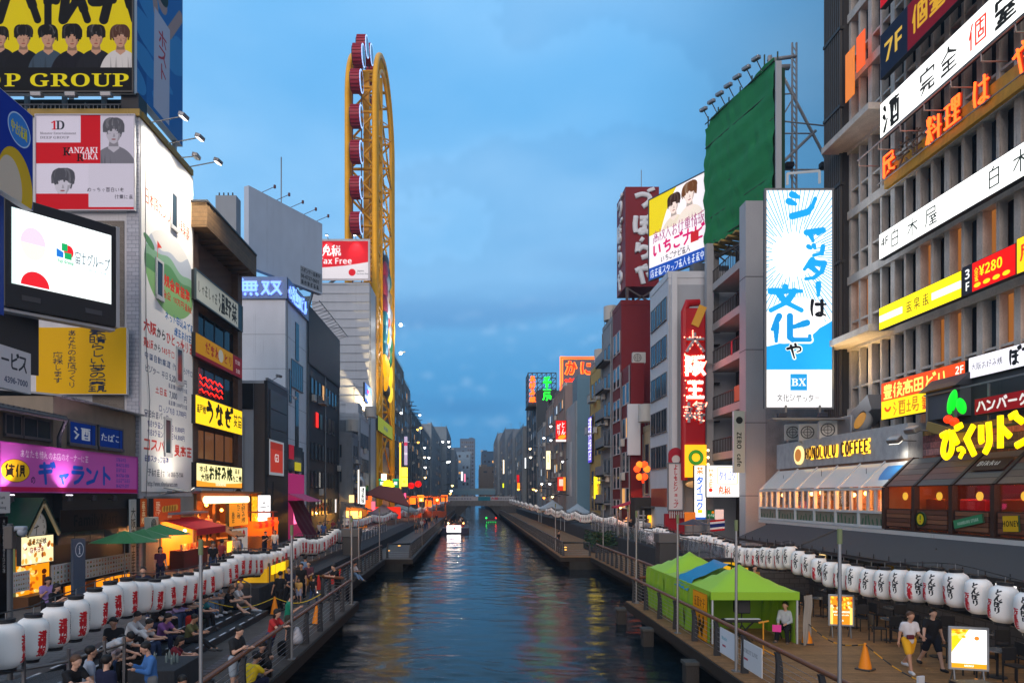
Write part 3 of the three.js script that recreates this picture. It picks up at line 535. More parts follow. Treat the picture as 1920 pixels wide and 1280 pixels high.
 sign('orange glowing counter panel behind the lanterns under the long menu board',sideP(-16.5,118,243,1099,1135,118),(c,w,h)=>{fill(c,w,h,'#ff9a14');c.fillStyle='#7a3a08';for(let i=0;i<7;i++)c.fillRect(i*w / 7,0,w*0.02,h);c.fillStyle='#3a1a06';c.fillRect(w*0.3,0,w*0.13,h);c.fillRect(w*0.72,h*0.2,w*0.08,h);},{name:'light_panel',cat:'light panel',em:0.9,light:['#ff9a30',0.8]});
 const zc=zx(65,-16.2),h=thing('clock_gable','little green gabled front with a round clock and a glowing food sign','shop front',[-16.3,WALK,-zc]);
 part(h,'front_wall',mg([bb(-0.5,0,0,2.7,-0.9,0.95),(()=>{const s=new THREE.Shape([[-0.85,2.7],[0.85,2.7],[0,3.75]].map(([a,b])=>new THREE.Vector2(a,b)));return new THREE.ExtrudeGeometry(s,{depth:0.4,bevelEnabled:false}).rotateY(Math.PI / 2).translate(-0.42,0,0).toNonIndexed();})()]),paint('#7d8a5a',0.7));
 for(const s of[-1,1]){part(h,'roof_slope',beam([-0.1,3.92,0],[-0.1,2.62,s*1.0],1.1,0.1),paint('#12382e',0.5));part(h,'barge_board',beam([0.42,3.8,0],[0.42,2.56,s*0.95],0.06,0.16),paint('#c9b487',0.6));}
 const cp=print(150,150,(c,w)=>{fill(c,w,w,'#d9d6cf');for(let i=1;i<=12;i++){const a=i*Math.PI / 6;ltext(c,String(i),w / 2 + Math.sin(a)*w*0.38,w / 2 - Math.cos(a)*w*0.38,w*0.13,'#23211f',{align:'center',font:'serif'});}c.lineCap='round';c.strokeStyle='#15130f';c.lineWidth=5;c.beginPath();c.moveTo(w / 2 - 18,w / 2 + 4);c.lineTo(w / 2 + 15,w / 2 - 4);c.stroke();c.lineWidth=4;c.beginPath();c.moveTo(w / 2 + 3,w / 2 - 10);c.lineTo(w / 2 - 6,w / 2 + 40);c.stroke();});
 const cf=new THREE.CircleGeometry(0.56,28),uv=cf.attributes.uv;for(let i=0;i<uv.count;i++)uv.setXY(i,lerp(cp.u0,cp.u1,uv.getX(i)),lerp(cp.v0,cp.v1,uv.getY(i)));
 const ck=part(h,'clock',cyl(0.6,0.6,0.12,28).rotateX(Math.PI / 2),metal([0.4,0.38,0.3],0.4),[0.1,yz(988,zc)- WALK,0],[0,Math.PI / 2,0]);part(ck,'clock_face',cf,printMat(cp,0.1,0.4),[0,0,0.064]);
 const fp=print(150,90,(c,w,hh)=>{fill(c,w,hh,'#f8e7b0');for(let i=0;i<26;i++){c.fillStyle=pick(['#c77a22','#8a3d14','#e8b04a','#fff6d8','#fff6d8']);c.beginPath();c.ellipse(rnd()*w,hh*(0.2 + rnd()*0.75),9,6,rnd()*3,0,7);c.fill();}jtext(c,'名物お好焼',32,8,16,20,'#2c1608',{lw:0.13});jtext(c,'店長日本',38,36,16,18,'#7a1a10',{lw:0.12});});
 part(h,'food_sign',bx(1.9,1.05,0.16),darkM,[0.12,yz(1030,zc)- WALK,0],[0,Math.PI / 2,0]);part(h,'sign_face',printGeo(fp,1.84,1.0),printMat(fp,0.9),[0.204,yz(1030,zc)- WALK,0],[0,Math.PI / 2,0]);
 areaLight({pos:[-16,yz(1030,zc),-zc],ry:Math.PI / 2,w:1.8,h:1},'#ffdc90',1.2,0.1);
 const op=print(90,120,(c,w,hh)=>{fill(c,w,hh,'#ff9d12');for(let i=0;i<60;i++){c.fillStyle=pick(['#d96a0a','#ffcf5a','#b34a08','#ffe29a']);c.beginPath();c.ellipse(rnd()*w*0.62,rnd()*hh,6,4,rnd()*3,0,7);c.fill();}c.fillStyle='#4a1c06';c.fillRect(w*0.78,hh*0.62,10,30);c.beginPath();c.arc(w*0.84,hh*0.55,7,0,7);c.fill();});
 part(h,'lit_panel',printGeo(op,1.9,1.7),printMat(op,0.8),[0.03,1.25,0],[0,Math.PI / 2,0]);part(h,'counter',bb(-0.1,0.5,0,0.42,-1,1),paint('#59391f'));
 sign('narrow white cafe sign standing at the left edge',sideP(-15.6,-12,18,922,962,0),(c,w,hh)=>{fill(c,w,hh,'#c8c6c2');['Café','&','Dining'].forEach((s,i)=>ltext(c,s,w / 2,hh*(0.25 + i*0.25),hh*0.18,'#3a3a3c',{align:'center',weight:''}));},{d:0.12,res:3});
 sign('tall black banner with small pale lettering at the left edge',sideP(-13.6,-24,14,968,1180,0),(c,w,hh)=>{fill(c,w,hh,'#0b0b0c');jtext(c,'大阪道頓堀名物店応援',w*0.74,6,w*0.14,w*0.18,'#b9b8b2',{v:true,lw:0.12});},{name:'banner_sign',d:0.05,caseM:blackM,res:1.4});
 sign('slim white shop plate with a column of small lettering beside the white wall',sideP(-16.8,244,255,936,1080,244),(c,w,hh)=>{fill(c,w,hh,'#b9b7b2');jtext(c,'大阪市中央区宗右衛門町店',3,24,w - 6,w - 5,'#45433f',{v:true,lw:0.11});},{d:0.08});
 const si=thing('information_panel','grey-blue panel with a white letter i in a ring below the menu board','sign',[-15.9,WALK,-zx(146,-15.9)],Math.PI / 2);part(si,'panel',bb(-0.42,0.42,0,2.3,-0.05,0.05),paint('#56657a',0.5));const ip=print(64,64,(c,w)=>{fill(c,w,w,'#56657a');c.strokeStyle='#dfe5ea';c.lineWidth=4;c.beginPath();c.arc(w / 2,w / 2,25,0,7);c.stroke();ltext(c,'i',w / 2,w / 2 + 2,40,'#e6ecf0',{align:'center',font:'serif'});});part(si,'symbol',printGeo(ip,0.7,0.7),printMat(ip),[0,1.85,0.054]);
}
// white golf-club building
const ZG0=zx(262,XL),ZG1=zx(361,XL);
{
 const g=thing('white_building','tall narrow white building whose canal wall is one floodlit golf club advertisement','building',[-19.8,WALK,-(ZG0 + ZG1)/ 2]),H=25.1 - WALK,D=ZG1 - ZG0;
 part(g,'wall',bx(5.56,H,D,0,H / 2,0),plaster('#c6c5c8'));
 part(g,'edge_tile',bx(0.62,H - 0.4,0.06,2.45,H / 2,D / 2 + 0.034),M('#a9abb5',0.45,{map:T.tile,size:3.2}));part(g,'brick_strip',bx(1.6,13,0.05,1.2,11.5,D / 2 + 0.03),M([0.22,0.19,0.16],0.85,{map:T.tile,size:1.3,bump:0.01}));
 part(g,'coping',mg([bx(5.7,0.35,0.3,0,H + 0.17,D / 2),bx(0.3,0.34,D - 0.3,2.75,H + 0.17,0)]),paint('#9a7f3d',0.6));
 part(g,'roof_box',bx(0.9,1.0,0.9,2.2,H + 0.8,D / 2 - 0.6),paint('#1d2026'));
 part(g,'cable',mg([tube([[2.87,H - 1,D / 2 - 0.4],[2.87,12,D / 2 - 0.5],[2.87,9,D / 2 - 0.9],[2.87,4,D / 2 - 0.5]],0.02,4),tube([[2.87,17,-D / 2 + 0.1],[2.87,8,-D / 2 + 0.18],[2.87,3,-D / 2 + 0.1]],0.02,4)]),paint('#77787c'));
 const P={pos:[XL + 0.03,(25 + yz(922,ZG0))/ 2,-(ZG0 + ZG1)/ 2],w:D - 0.1,h:25 - yz(922,ZG0),ry:Math.PI / 2,res:700};
 const hills=(c,w,y,a,col)=>{c.fillStyle=col;c.beginPath();c.moveTo(0,y + a);for(let x=0;x<=w;x +=6)c.lineTo(x,y - a*(0.5 + 0.5*Math.sin(x*0.02 + a))- a*0.3*Math.sin(x*0.05));c.lineTo(w,y + a*2.2);c.lineTo(0,y + a*2.2);c.fill();};
 sign('white floodlit golf club advertisement of red, blue and black lettering filling the canal wall',P,(c,w,h)=>{
 fill(c,w,h,'#f0edea');c.save();c.beginPath();c.ellipse(w*0.55,h*0.36,w*0.5,h*0.12,0,0,7);c.clip();c.fillStyle='#dcd9d6';c.fillRect(0,h*0.2,w,h*0.3);hills(c,w,h*0.305,h*0.03,'#aeb6c4');hills(c,w,h*0.335,h*0.02,'#7fa68a');hills(c,w,h*0.36,h*0.02,'#5b8f62');c.fillStyle='#8cba7a';c.fillRect(0,h*0.385,w,h*0.2);c.restore();
 c.fillStyle='#4f8059';c.beginPath();c.ellipse(w*0.13,h*0.31,w*0.1,h*0.012,0.3,0,7);c.fill();c.fillStyle='#d23a30';c.beginPath();c.moveTo(w*0.28,h*0.29);c.lineTo(w*0.36,h*0.3);c.lineTo(w*0.28,h*0.31);c.fill();c.fillRect(w*0.275,h*0.29,2,h*0.05);
 jtext(c,'日本原カンツリー倶楽部',w*0.06,h*0.17,w*0.075,h*0.042,'#d8452c',{lw:0.12});
 c.fillStyle='#7d7a78';ltext(c,'Nihonbara',w*0.66,h*0.155,h*0.012,'#8a8884',{weight:''});
 jtext(c,'新規会員募集',w*0.3,h*0.37,w*0.1,h*0.034,'#d4352a',{lw:0.16});jtext(c,'入会金 10万円＋税',w*0.3,h*0.415,w*0.075,h*0.022,'#d4352a',{lw:0.12});
 jtext(c,'ネット申込みで、',w*0.42,h*0.472,w*0.07,h*0.026,'#2d62a8',{lw:0.12});jtext(c,'超〜お得！',w*0.6,h*0.507,w*0.07,h*0.024,'#2d62a8',{lw:0.12});
 jtext(c,'大阪',w*0.04,h*0.53,w*0.105,h*0.034,'#c8342c',{lw:0.15});jtext(c,'から',w*0.26,h*0.535,w*0.085,h*0.028,'#26262a',{lw:0.13});jtext(c,'ひとっ走り！',w*0.44,h*0.532,w*0.09,h*0.034,'#c8342c',{lw:0.13});
 jtext(c,'難波',w*0.04,h*0.58,w*0.08,h*0.025,'#c8342c',{lw:0.12});jtext(c,'から',w*0.21,h*0.583,w*0.065,h*0.02,'#33343a',{lw:0.12});jtext(c,'145キロ',w*0.35,h*0.582,w*0.07,h*0.022,'#c8342c',{lw:0.1});
 jtext(c,'中国自動車道 作東',w*0.05,h*0.617,w*0.075,h*0.02,'#45557a',{lw:0.11});jtext(c,'ICから7キロ',w*0.67,h*0.617,w*0.055,h*0.019,'#45557a',{lw:0.1});
 const row=(a,y,b,col,bs=0.026)=>{jtext(c,a,w*0.06,h*y,w*0.062,h*0.019,col,{lw:0.1});ltext(c,b,w*0.5,h*(y + 0.01),h*bs,'#4a4f66',{weight:'',sx:0.82});};
 row('ビジター 平日',0.653,'5,200円','#4a4f66');jtext(c,'円',w*0.8,h*0.653,w*0.07,h*0.022,'#4a4f66');jtext(c,'（食事1,080円付）',w*0.48,h*0.68,w*0.045,h*0.014,'#5a5f76',{lw:0.1});
 jtext(c,'土日祝',w*0.24,h*0.703,w*0.07,h*0.02,'#c8342c',{lw:0.12});ltext(c,'7,800',w*0.5,h*0.713,h*0.026,'#4a4f66',{weight:'',sx:0.82});jtext(c,'円',w*0.8,h*0.703,w*0.07,h*0.022,'#4a4f66');jtext(c,'（食事1,080円付）',w*0.48,h*0.73,w*0.045,h*0.014,'#5a5f76',{lw:0.1});
 jtext(c,'ロッジ1泊 3,780円',w*0.3,h*0.752,w*0.065,h*0.019,'#4a4f80',{lw:0.1});jtext(c,'宿泊弁当パック',w*0.05,h*0.775,w*0.06,h*0.02,'#4a4f66',{lw:0.1});jtext(c,'1泊1ラウンド 平日 9,800円',w*0.1,h*0.803,w*0.054,h*0.018,'#4a4f80',{lw:0.1});jtext(c,'1泊2ラウンド 平日14,800円',w*0.1,h*0.827,w*0.054,h*0.018,'#4a4f80',{lw:0.1});
 jtext(c,'コスパ',w*0.04,h*0.855,w*0.12,h*0.032,'#d23a2c',{lw:0.15});jtext(c,'最高！',w*0.6,h*0.86,w*0.12,h*0.032,'#d23a2c',{lw:0.15});jtext(c,'幹部スタッフ募集',w*0.05,h*0.9,w*0.052,h*0.017,'#3a3f76',{lw:0.12});
 jtext(c,'予約受付',w*0.1,h*0.936,w*0.075,h*0.022,'#55585e',{lw:0.09});ltext(c,'Tel 0868-75-1144',w*0.46,h*0.948,h*0.02,'#55585e',{weight:'',sx:0.7});ltext(c,'http://www.nihonbaracc.com',w*0.1,h*0.978,h*0.018,'#55585e',{weight:'',sx:0.75});
},{name:'wall_advertisement',d:0.06,caseM:plaster('#c6c5c8'),rough:0.7,res:1.35});
 for(const[a,b,t,bt]of[[320,332,367,424],[292,305,491,557],[330,342,656,716],[309,319,795,843]]){const Q=sideP(XL + 0.06,a,b,t,bt,(a + b)/ 2);win(g,Q.pos[0]+ 19.8,Q.pos[1]- WALK,Q.pos[2]+(ZG0 + ZG1)/ 2,Math.PI / 2,0.75,2.0,{frame:plaster('#c0bfc2'),t:0.14,glass:GL.mid});}
 for(const[z,n,k]of[[ZG0 + 0.8,'first',150],[ZG0 + 2.9,'second',130],[ZG0 + 5.6,'third',170]])flood(n + ' lit floodlight from the left reaching out over the golf advertisement',[-16.9,25.25,-z],[-15.1,25.6,-z],[-16.95,20.6,-z - 0.3],k*0.95);
 flood('unlit floodlight between the lit ones on the golf advertisement parapet',[-16.9,25.2,-ZG0 - 4.4],[-15.9,25.3,-ZG0 - 4.4],[-16.9,21,-ZG0 - 4.4]);
 flood('lit floodlight above the orange skewer sign washing the foot of the golf advertisement',[-16.9,5.9,-36.6],[-15.2,6.1,-37.4],[-16.9,9.4,-38],24);
}
// advertisements on the west wall and roof
const faceFig=(c,x,y,s,hair,skin,shirt)=>{
 c.fillStyle=shirt;c.beginPath();c.moveTo(x - s*1.05,y + s*1.9);c.quadraticCurveTo(x - s*0.95,y + s*0.82,x - s*0.2,y + s*0.6);c.lineTo(x + s*0.2,y + s*0.6);c.quadraticCurveTo(x + s*0.95,y + s*0.82,x + s*1.05,y + s*1.9);c.fill();
 const h0=seed;seed=Math.floor(x*977 + y*31 + 5);const tone=(a)=>{c.fillStyle=`rgba(0,0,0,${a})`;};
 for(let i=0;i<7;i++){tone(0.18);c.beginPath();const q=x + rnd(-0.8,0.8)*s;c.moveTo(q,y + s*0.9);c.lineTo(q + rnd(-0.15,0.15)*s,y + s*1.9);c.lineTo(q + rnd(0.05,0.14)*s,y + s*1.9);c.fill();}
 c.fillStyle=skin;c.beginPath();c.moveTo(x - s*0.17,y + s*0.25);c.lineTo(x + s*0.17,y + s*0.25);c.lineTo(x + s*0.24,y + s*0.68);c.lineTo(x,y + s*0.86);c.lineTo(x - s*0.24,y + s*0.68);c.fill();tone(0.28);c.beginPath();c.moveTo(x - s*0.17,y + s*0.36);c.quadraticCurveTo(x,y + s*0.62,x + s*0.17,y + s*0.36);c.lineTo(x + s*0.2,y + s*0.6);c.lineTo(x - s*0.2,y + s*0.6);c.fill();
 c.fillStyle=skin;c.beginPath();c.moveTo(x - s*0.35,y - s*0.18);c.quadraticCurveTo(x - s*0.36,y + s*0.22,x - s*0.14,y + s*0.43);c.quadraticCurveTo(x,y + s*0.52,x + s*0.14,y + s*0.43);c.quadraticCurveTo(x + s*0.36,y + s*0.22,x + s*0.35,y - s*0.18);c.quadraticCurveTo(x,y - s*0.6,x - s*0.35,y - s*0.18);c.fill();
 tone(0.17);c.beginPath();c.moveTo(x + s*0.35,y - s*0.15);c.quadraticCurveTo(x + s*0.36,y + s*0.22,x + s*0.12,y + s*0.44);c.quadraticCurveTo(x + s*0.24,y + s*0.1,x + s*0.2,y - s*0.1);c.fill();tone(0.2);c.beginPath();c.moveTo(x + s*0.01,y - s*0.02);c.lineTo(x + s*0.07,y + s*0.2);c.lineTo(x - s*0.03,y + s*0.21);c.fill();
 for(const q of[-0.16,0.16]){c.fillStyle='#1c1412';c.beginPath();c.ellipse(x + q*s,y + s*0.03,s*0.075,s*0.032,0,0,7);c.fill();c.fillRect(x + q*s - s*0.09,y - s*0.075,s*0.18,s*0.028);}c.fillStyle='rgba(130,50,45,0.75)';c.beginPath();c.ellipse(x,y + s*0.3,s*0.095,s*0.028,0,0,7);c.fill();
 c.fillStyle=hair;c.beginPath();c.ellipse(x,y - s*0.26,s*0.46,s*0.36,0,Math.PI,0);c.lineTo(x + s*0.45,y);c.lineTo(x - s*0.45,y);c.fill();c.fillStyle=skin;c.beginPath();c.ellipse(x,y + s*0.06,s*0.3,s*0.2,0,Math.PI,0);c.fill();
 c.lineCap='round';for(let i=0;i<46;i++){const a=rnd(-1,1),l=rnd(0.25,0.62);c.strokeStyle=i % 5?hair:'rgba(255,255,255,0.14)';c.lineWidth=s*rnd(0.03,0.09);c.beginPath();c.moveTo(x + a*s*0.2,y - s*0.58);c.quadraticCurveTo(x + a*s*0.56,y - s*0.5,x + a*s*(0.4 + rnd(-0.1,0.12)),y - s*0.6 + l*s*(0.75 + 0.55*Math.abs(a)));c.stroke();}seed=h0;};
sign('red and white host club advertisement with two grey portraits on the west wall',frontP(ZG0 - 0.25,66,252,215,394),(c,w,h)=>{
 fill(c,w,h,'#dcd6e2');c.fillStyle='#c9101f';c.fillRect(0,h*0.29,w*0.66,h*0.22);c.fillRect(w*0.455,0,w*0.2,h*0.3);c.fillRect(0,h*0.83,w*0.535,h*0.17);c.fillRect(0,h*0.972,w,h*0.03);c.fillStyle='#d6d1dc';c.fillRect(w*0.535,h*0.51,w,h*0.46);
 ltext(c,'1',w*0.15,h*0.11,h*0.13,'#c9101f',{font:'serif'});ltext(c,'D',w*0.2,h*0.11,h*0.13,'#262a33',{font:'serif'});ltext(c,'Monster Entertainment',w*0.04,h*0.195,h*0.032,'#77747c',{font:'serif',weight:''});ltext(c,'DEEP GROUP',w*0.04,h*0.235,h*0.036,'#77747c',{font:'serif',weight:'',sx:1.3});
 ltext(c,'K',w*0.27,h*0.385,h*0.12,'#15090a',{font:'serif'});ltext(c,'ANZAKI',w*0.33,h*0.375,h*0.085,'#efe9ee',{font:'serif',fit:w*0.3});ltext(c,'R',w*0.41,h*0.45,h*0.11,'#15090a',{font:'serif'});ltext(c,'UKA',w*0.47,h*0.44,h*0.085,'#efe9ee',{font:'serif',fit:w*0.16});
 c.save();c.beginPath();c.rect(w*0.655,0,w*0.345,h*0.51);c.clip();c.fillStyle='#cfcad6';c.fillRect(w*0.655,0,w*0.345,h);faceFig(c,w*0.79,h*0.18,h*0.25,'#56565c','#b8b4bc','#77767e');c.restore();c.save();c.beginPath();c.rect(0,h*0.53,w*0.53,h*0.3);c.clip();faceFig(c,w*0.27,h*0.72,h*0.26,'#4d4d54','#c9c5cd','#b5b2ba');c.restore();
 jtext(c,'めっちゃ面白いを',w*0.52,h*0.765,w*0.045,h*0.046,'#4a4750',{lw:0.09});jtext(c,'仕事に。',w*0.8,h*0.84,w*0.045,h*0.046,'#4a4750',{lw:0.09});
},{name:'billboard',cat:'billboard',frame:'#b9b6bd',ft:0.05});
{
 const z=ZG0 + 0.6,fr=thing('roof_frame','steel frame with a railing carrying the yellow and blue rooftop billboards','frame',[-20.6,25.1,-z - 1]);
 const m=[];for(const x of[-3.2,-1.2,0.9,2.9]){m.push(bb(x - 0.1,x + 0.1,0,10,-0.1,0.1),bb(x - 0.1,x + 0.1,0,10,-4.1,-3.9));}m.push(beam([-3.2,0.2,0.2],[-2.2,1.5,0.2],0.08,0.08),beam([0.9,0.2,0.2],[0,1.5,0.2],0.08,0.08));part(fr,'steelwork',mg(m),paint('#8f8c88'));
 const rl=[bb(-4,3,1.0,1.05,0.9,0.95)];for(let x=-4;x<3;x +=0.22)rl.push(bb(x - 0.015,x + 0.015,0,1,0.91,0.94));part(fr,'guard_rail',mg(rl),paint('#8a8a8c'));part(fr,'dark_backing',bb(-4.2,3,0,2,-0.4,-0.3),M([0.03,0.025,0.02],0.8));
 for(const px of[86,149,214])flood({86:'left',149:'middle',214:'right'}[px]+ ' small unlit lamp on the railing under the yellow billboard',[xz(px,ZG0),26.0,-ZG0 + 0.2],[xz(px,ZG0),25.8,-ZG0 + 0.75],[xz(px,ZG0),23,-ZG0]);
 sign('yellow rooftop billboard with a row of young men above P GROUP on black',frontP(ZG0 - 0.1,-120,249,-120,172),(c,w,h)=>{
 fill(c,w,h,'#d9c400');c.save();c.translate(w*0.32,0);const W=w*0.68;c.fillStyle='#0c0b0a';
 jtext(c,'大阪式',-W*0.02,-h*0.02,W*0.34,h*0.62,'#0d0c0b',{lw:0.2,brush:true});c.restore();
 const fx=(px)=>(px + 120)/ 369*w,fy=(py)=>(py + 120)/ 292*h;for(const[px,s,hair,sh]of[[0,26,'#17120f','#15151a'],[43,30,'#14100e','#101014'],[90,30,'#100e0e','#3a4a58'],[135,32,'#0e0c0c','#14121a'],[180,30,'#15110f','#1b1b20'],[226,30,'#4d2f20','#c9c4bf'],[-55,30,'#111','#222'],[-95,30,'#222','#444']])faceFig(c,fx(px),fy(70),s*1.3 / 292*h,hair,'#b98d72',sh);
 c.fillStyle='#0e0d0e';c.fillRect(0,fy(127),w,h);ltext(c,'P GROUP',fx(6),fy(151),h*0.115,'#e6d510',{font:'serif',fit:fx(243)- fx(6)});ltext(c,'TO',fx(-70),fy(151),h*0.115,'#e6d510',{font:'serif',sx:1.5});
},{name:'billboard',cat:'billboard',d:0.4,frame:'#33302c',ft:0.08,res:1.6});
 sign('tall blue rooftop billboard of a figure in a white vest with raised arms',{...sideP(-17.5,254,342,-120,275,342),},(c,w,h)=>{
 fill(c,w,h,'#2b6fb2');c.fillStyle='#1f5a9c';c.fillRect(0,0,w*0.2,h);c.fillStyle='#3f8cc6';for(let i=0;i<16;i++){c.beginPath();c.ellipse(rnd()*w,h*(0.5 + rnd()*0.5),rnd(20,70),rnd(8,24),0,0,7);c.fill();}
 c.strokeStyle='#a98f88';c.lineCap='round';c.lineWidth=w*0.11;c.beginPath();c.moveTo(w*0.4,h*0.56);c.lineTo(w*0.24,h*0.25);c.stroke();c.beginPath();c.moveTo(w*0.68,h*0.56);c.lineTo(w*0.95,h*0.4);c.stroke();c.fillStyle='#a98f88';c.beginPath();c.ellipse(w*0.53,h*0.46,w*0.11,h*0.055,0,0,7);c.fill();c.fillStyle='#2a3a38';c.beginPath();c.ellipse(w*0.53,h*0.425,w*0.13,h*0.05,0,0,7);c.fill();
 c.fillStyle='#b8bccc';c.beginPath();c.moveTo(w*0.36,h*0.54);c.lineTo(w*0.7,h*0.54);c.lineTo(w*0.68,h*0.98);c.lineTo(w*0.34,h*0.98);c.fill();jtext(c,'ホスト',w*0.45,h*0.6,w*0.18,h*0.07,'#b03038',{v:true,lw:0.12});
},{name:'billboard',cat:'billboard',d:0.4,res:0.9});
}
sign('yellow advertisement with three columns of blue-black characters below the screen',frontP(ZG0 - 0.5,66,237,613,739),(c,w,h)=>{
 fill(c,w,h,'#d9a80a');jtext(c,'素晴らしい夢の実現',w*0.585,h*0.03,w*0.2,h*0.098,'#202a44',{v:true,lw:0.17,gap:1.08});jtext(c,'あなたのお店づくり',w*0.35,h*0.04,w*0.1,h*0.09,'#20264a',{v:true,lw:0.11,gap:1.08});jtext(c,'応援します',w*0.19,h*0.37,w*0.11,h*0.088,'#20264a',{v:true,lw:0.11,gap:1.08});
},{d:0.2,rough:0.6});
sign('white service sign cut by the left edge with katakana and a phone number',sideP(-17.1,-30,57,645,726,0),(c,w,h)=>{fill(c,w,h,'#cfcdd0');jtext(c,'ービス',w*0.33,h*0.12,w*0.19,h*0.42,'#35363c',{lw:0.16});ltext(c,'4396-7000',w*0.4,h*0.78,h*0.2,'#3c4660',{sx:0.9});},{d:0.2});
sign('deep blue second-hand goods board with an oval of yellow characters',sideP(-17.2,-30,61,165,356,0),(c,w,h)=>{fill(c,w,h,'#16309c');c.fillStyle='#3f86d6';c.strokeStyle='#cfe0f2';c.lineWidth=4;c.beginPath();c.ellipse(w*0.7,h*0.26,w*0.24,h*0.16,0,0,7);c.fill();c.stroke();jtext(c,'中古流通',w*0.52,h*0.2,w*0.085,h*0.13,'#f0d823',{lw:0.17});c.fillStyle='#e2b60c';c.beginPath();c.ellipse(w*0.62,h*0.86,w*0.38,h*0.38,0,0,7);c.fill();c.fillStyle='#dcc9b0';c.beginPath();c.ellipse(w*0.5,h*0.9,w*0.26,h*0.3,0,0,7);c.fill();},{d:0.3});
{
 const P=slantP(16,28.1,211,31.4,17.75,14.6),B=slantP(8,28,218,31.5,18.25,13.6);
 const g=thing('video_screen','large bright video screen in a black case hung over the shop roof','screen',B.pos,B.ry);part(g,'case',rb(B.w,B.h,0.7,0.05,0,0,-0.4),M([0.018,0.018,0.02],0.35));part(g,'side_trim',bx(0.14,B.h,0.74,B.w / 2 + 0.08,0,-0.4),paint('#a7a9ad'));
 for(const x of[-B.w*0.28,B.w*0.28])part(g,'vent',bx(0.7,0.22,0.03,x,-B.h / 2 + 0.5,-0.04),M([0.05,0.05,0.055],0.6));
 const pr=print(620,340,(c,w,h)=>{fill(c,w,h,'#f3fbfa');c.fillStyle='#d7efec';c.fillRect(0,0,w*0.05,h);const ox=w*0.5,oy=h*0.4;c.fillStyle='#d8232a';c.beginPath();c.arc(ox + 30,oy,30,0,7);c.fill();c.fillStyle='#18a05a';c.fillRect(ox - 14,oy - 34,36,34);c.fillStyle='#1f6fc4';c.beginPath();c.moveTo(ox - 46,oy + 34);c.lineTo(ox - 46,oy - 4);c.lineTo(ox - 4,oy + 8);c.lineTo(ox - 4,oy + 34);c.fill();c.fillStyle='#18a05a';c.fillRect(ox + 4,oy + 6,44,30);ltext(c,'Fuji Group',ox - 40,oy + 50,20,'#1a9a55',{weight:''});jtext(c,'富士グループ',w*0.615,h*0.36,36,60,'#1e3c46',{lw:0.1,gap:1.07});jtext(c,'明日の暮らしを応援する',w*0.76,h*0.56,12,14,'#6c8c94',{lw:0.08});
 c.fillStyle='#f2c7d6';c.beginPath();c.arc(w*0.2,h*0.42,74,Math.PI,0);c.fill();c.fillStyle='#f7e3d2';c.beginPath();c.arc(w*0.2,h*0.42,74,0,Math.PI);c.fill();c.fillStyle='#d3202a';c.beginPath();c.ellipse(w*0.22,h*0.98,84,66,0,Math.PI,0);c.fill();});
 part(g,'screen',printGeo(pr,P.w*0.955,P.h),printMat(pr,0.95),[0,P.pos[1]- B.pos[1],0.004]);areaLight(P,'#eafaff',0.8,0.3);
 part(g,'support_frame',bx(B.w,0.12,0.5,0,-B.h / 2 - 0.1,-0.4),paint('#9a9ca0'));
 part(g,'backing_panel',bx(1.9,2.6,0.1,-B.w / 2 + 0.7,-B.h / 2 - 1.2,-1.2),blackM);
 const bl=solo('blue_billboard','deep blue board left of the video screen, cut by the edge','billboard',bb(-0.2,0.2,12.6,18.2,-0.5,0.9),paint('#1a3f9e'),[-17.9,0,-25.2]);
}
// brown restaurant building
const ZB0=ZG1 + 0.05,ZB1=zx(455,XL);
{
 const c=[-21,WALK,-(ZB0 + ZB1)/ 2],D=ZB1 - ZB0,T0=22.9 - WALK,g=thing('restaurant_building','brown tiled restaurant building with a deep roof slab and lit signs on every floor','building',c),bt=M([0.17,0.095,0.06],0.7,{map:T.tile,size:1.7,bump:0.008});
 part(g,'wall',bx(7.4,T0 - 6.2,D,-0.2,(T0 + 6.2)/ 2,0),bt);part(g,'roof_slab',bx(9.2,1.5,D + 0.4,0.4,T0 - 0.2,0.2),M([0.2,0.115,0.05],0.65,{map:T.planks,size:3,bump:0.006,bumpTex:T.plankbump,bsize:3}));
 part(g,'roof_edge',mg([bx(9.3,0.12,0.12,0.4,T0 + 0.6,D / 2 + 0.4),bx(0.12,0.12,D + 0.3,5.0,T0 + 0.6,0.2)]),blackM);
 for(const s of[-1,1])part(g,'pier',bx(0.5,T0 - 7,0.9,3.7,(T0 + 5)/ 2,s*(D / 2 - 0.46)),bt);
 const floorY=[[17.4,16.0],[14.0,12.15],[10.0,8.15]],lit=[GL.dark,GL.dark,GL.dark];
 floorY.forEach(([a,b],i)=>{for(let k=0;k<4;k++)win(g,3.62,(a + b)/ 2 - WALK,D / 2 - 1.7 - k*1.75,Math.PI / 2,1.65,a - b,{glass:i===2?M([0.02,0.01,0.006],0.1,{em:[0.10,0.035,0.01],ei:1}):GL.dark,frame:blackM});});
 for(let k=0;k<9;k++)part(g,'soffit_batten',bx(1.4,0.06,0.08,4.2,T0 - 1.0,D / 2 - 0.5 - k*0.98),M([0.1,0.06,0.03],0.7));
 const nm=glow('#ff2012',2.4),red=[];for(let k=0;k<3;k++)red.push(tube([...Array(14)].map((_,i)=>[0.22,k*0.42 + 0.12*Math.sin(i*2.2 + k),-i*0.3]),0.03,5));part(g,'neon_scribble',mg(red),nm,[3.55,12.5 - WALK,D / 2 - 1.6]);
 areaLight({pos:[-17.1,13,c[2]],ry:Math.PI / 2,w:4,h:1},'#ff2a18',0.5,0.1);
 part(g,'drain_pipe',tube([[4.0,T0 - 1,D / 2 + 0.1],[4.02,12,D / 2 + 0.16],[3.95,6,D / 2 + 0.1],[4,0.5,D / 2 + 0.1]],0.05,6),paint('#b9b3a4'));
}
const Q=(t,b)=>sideP(-16.72,366,453.5,t,b,366);
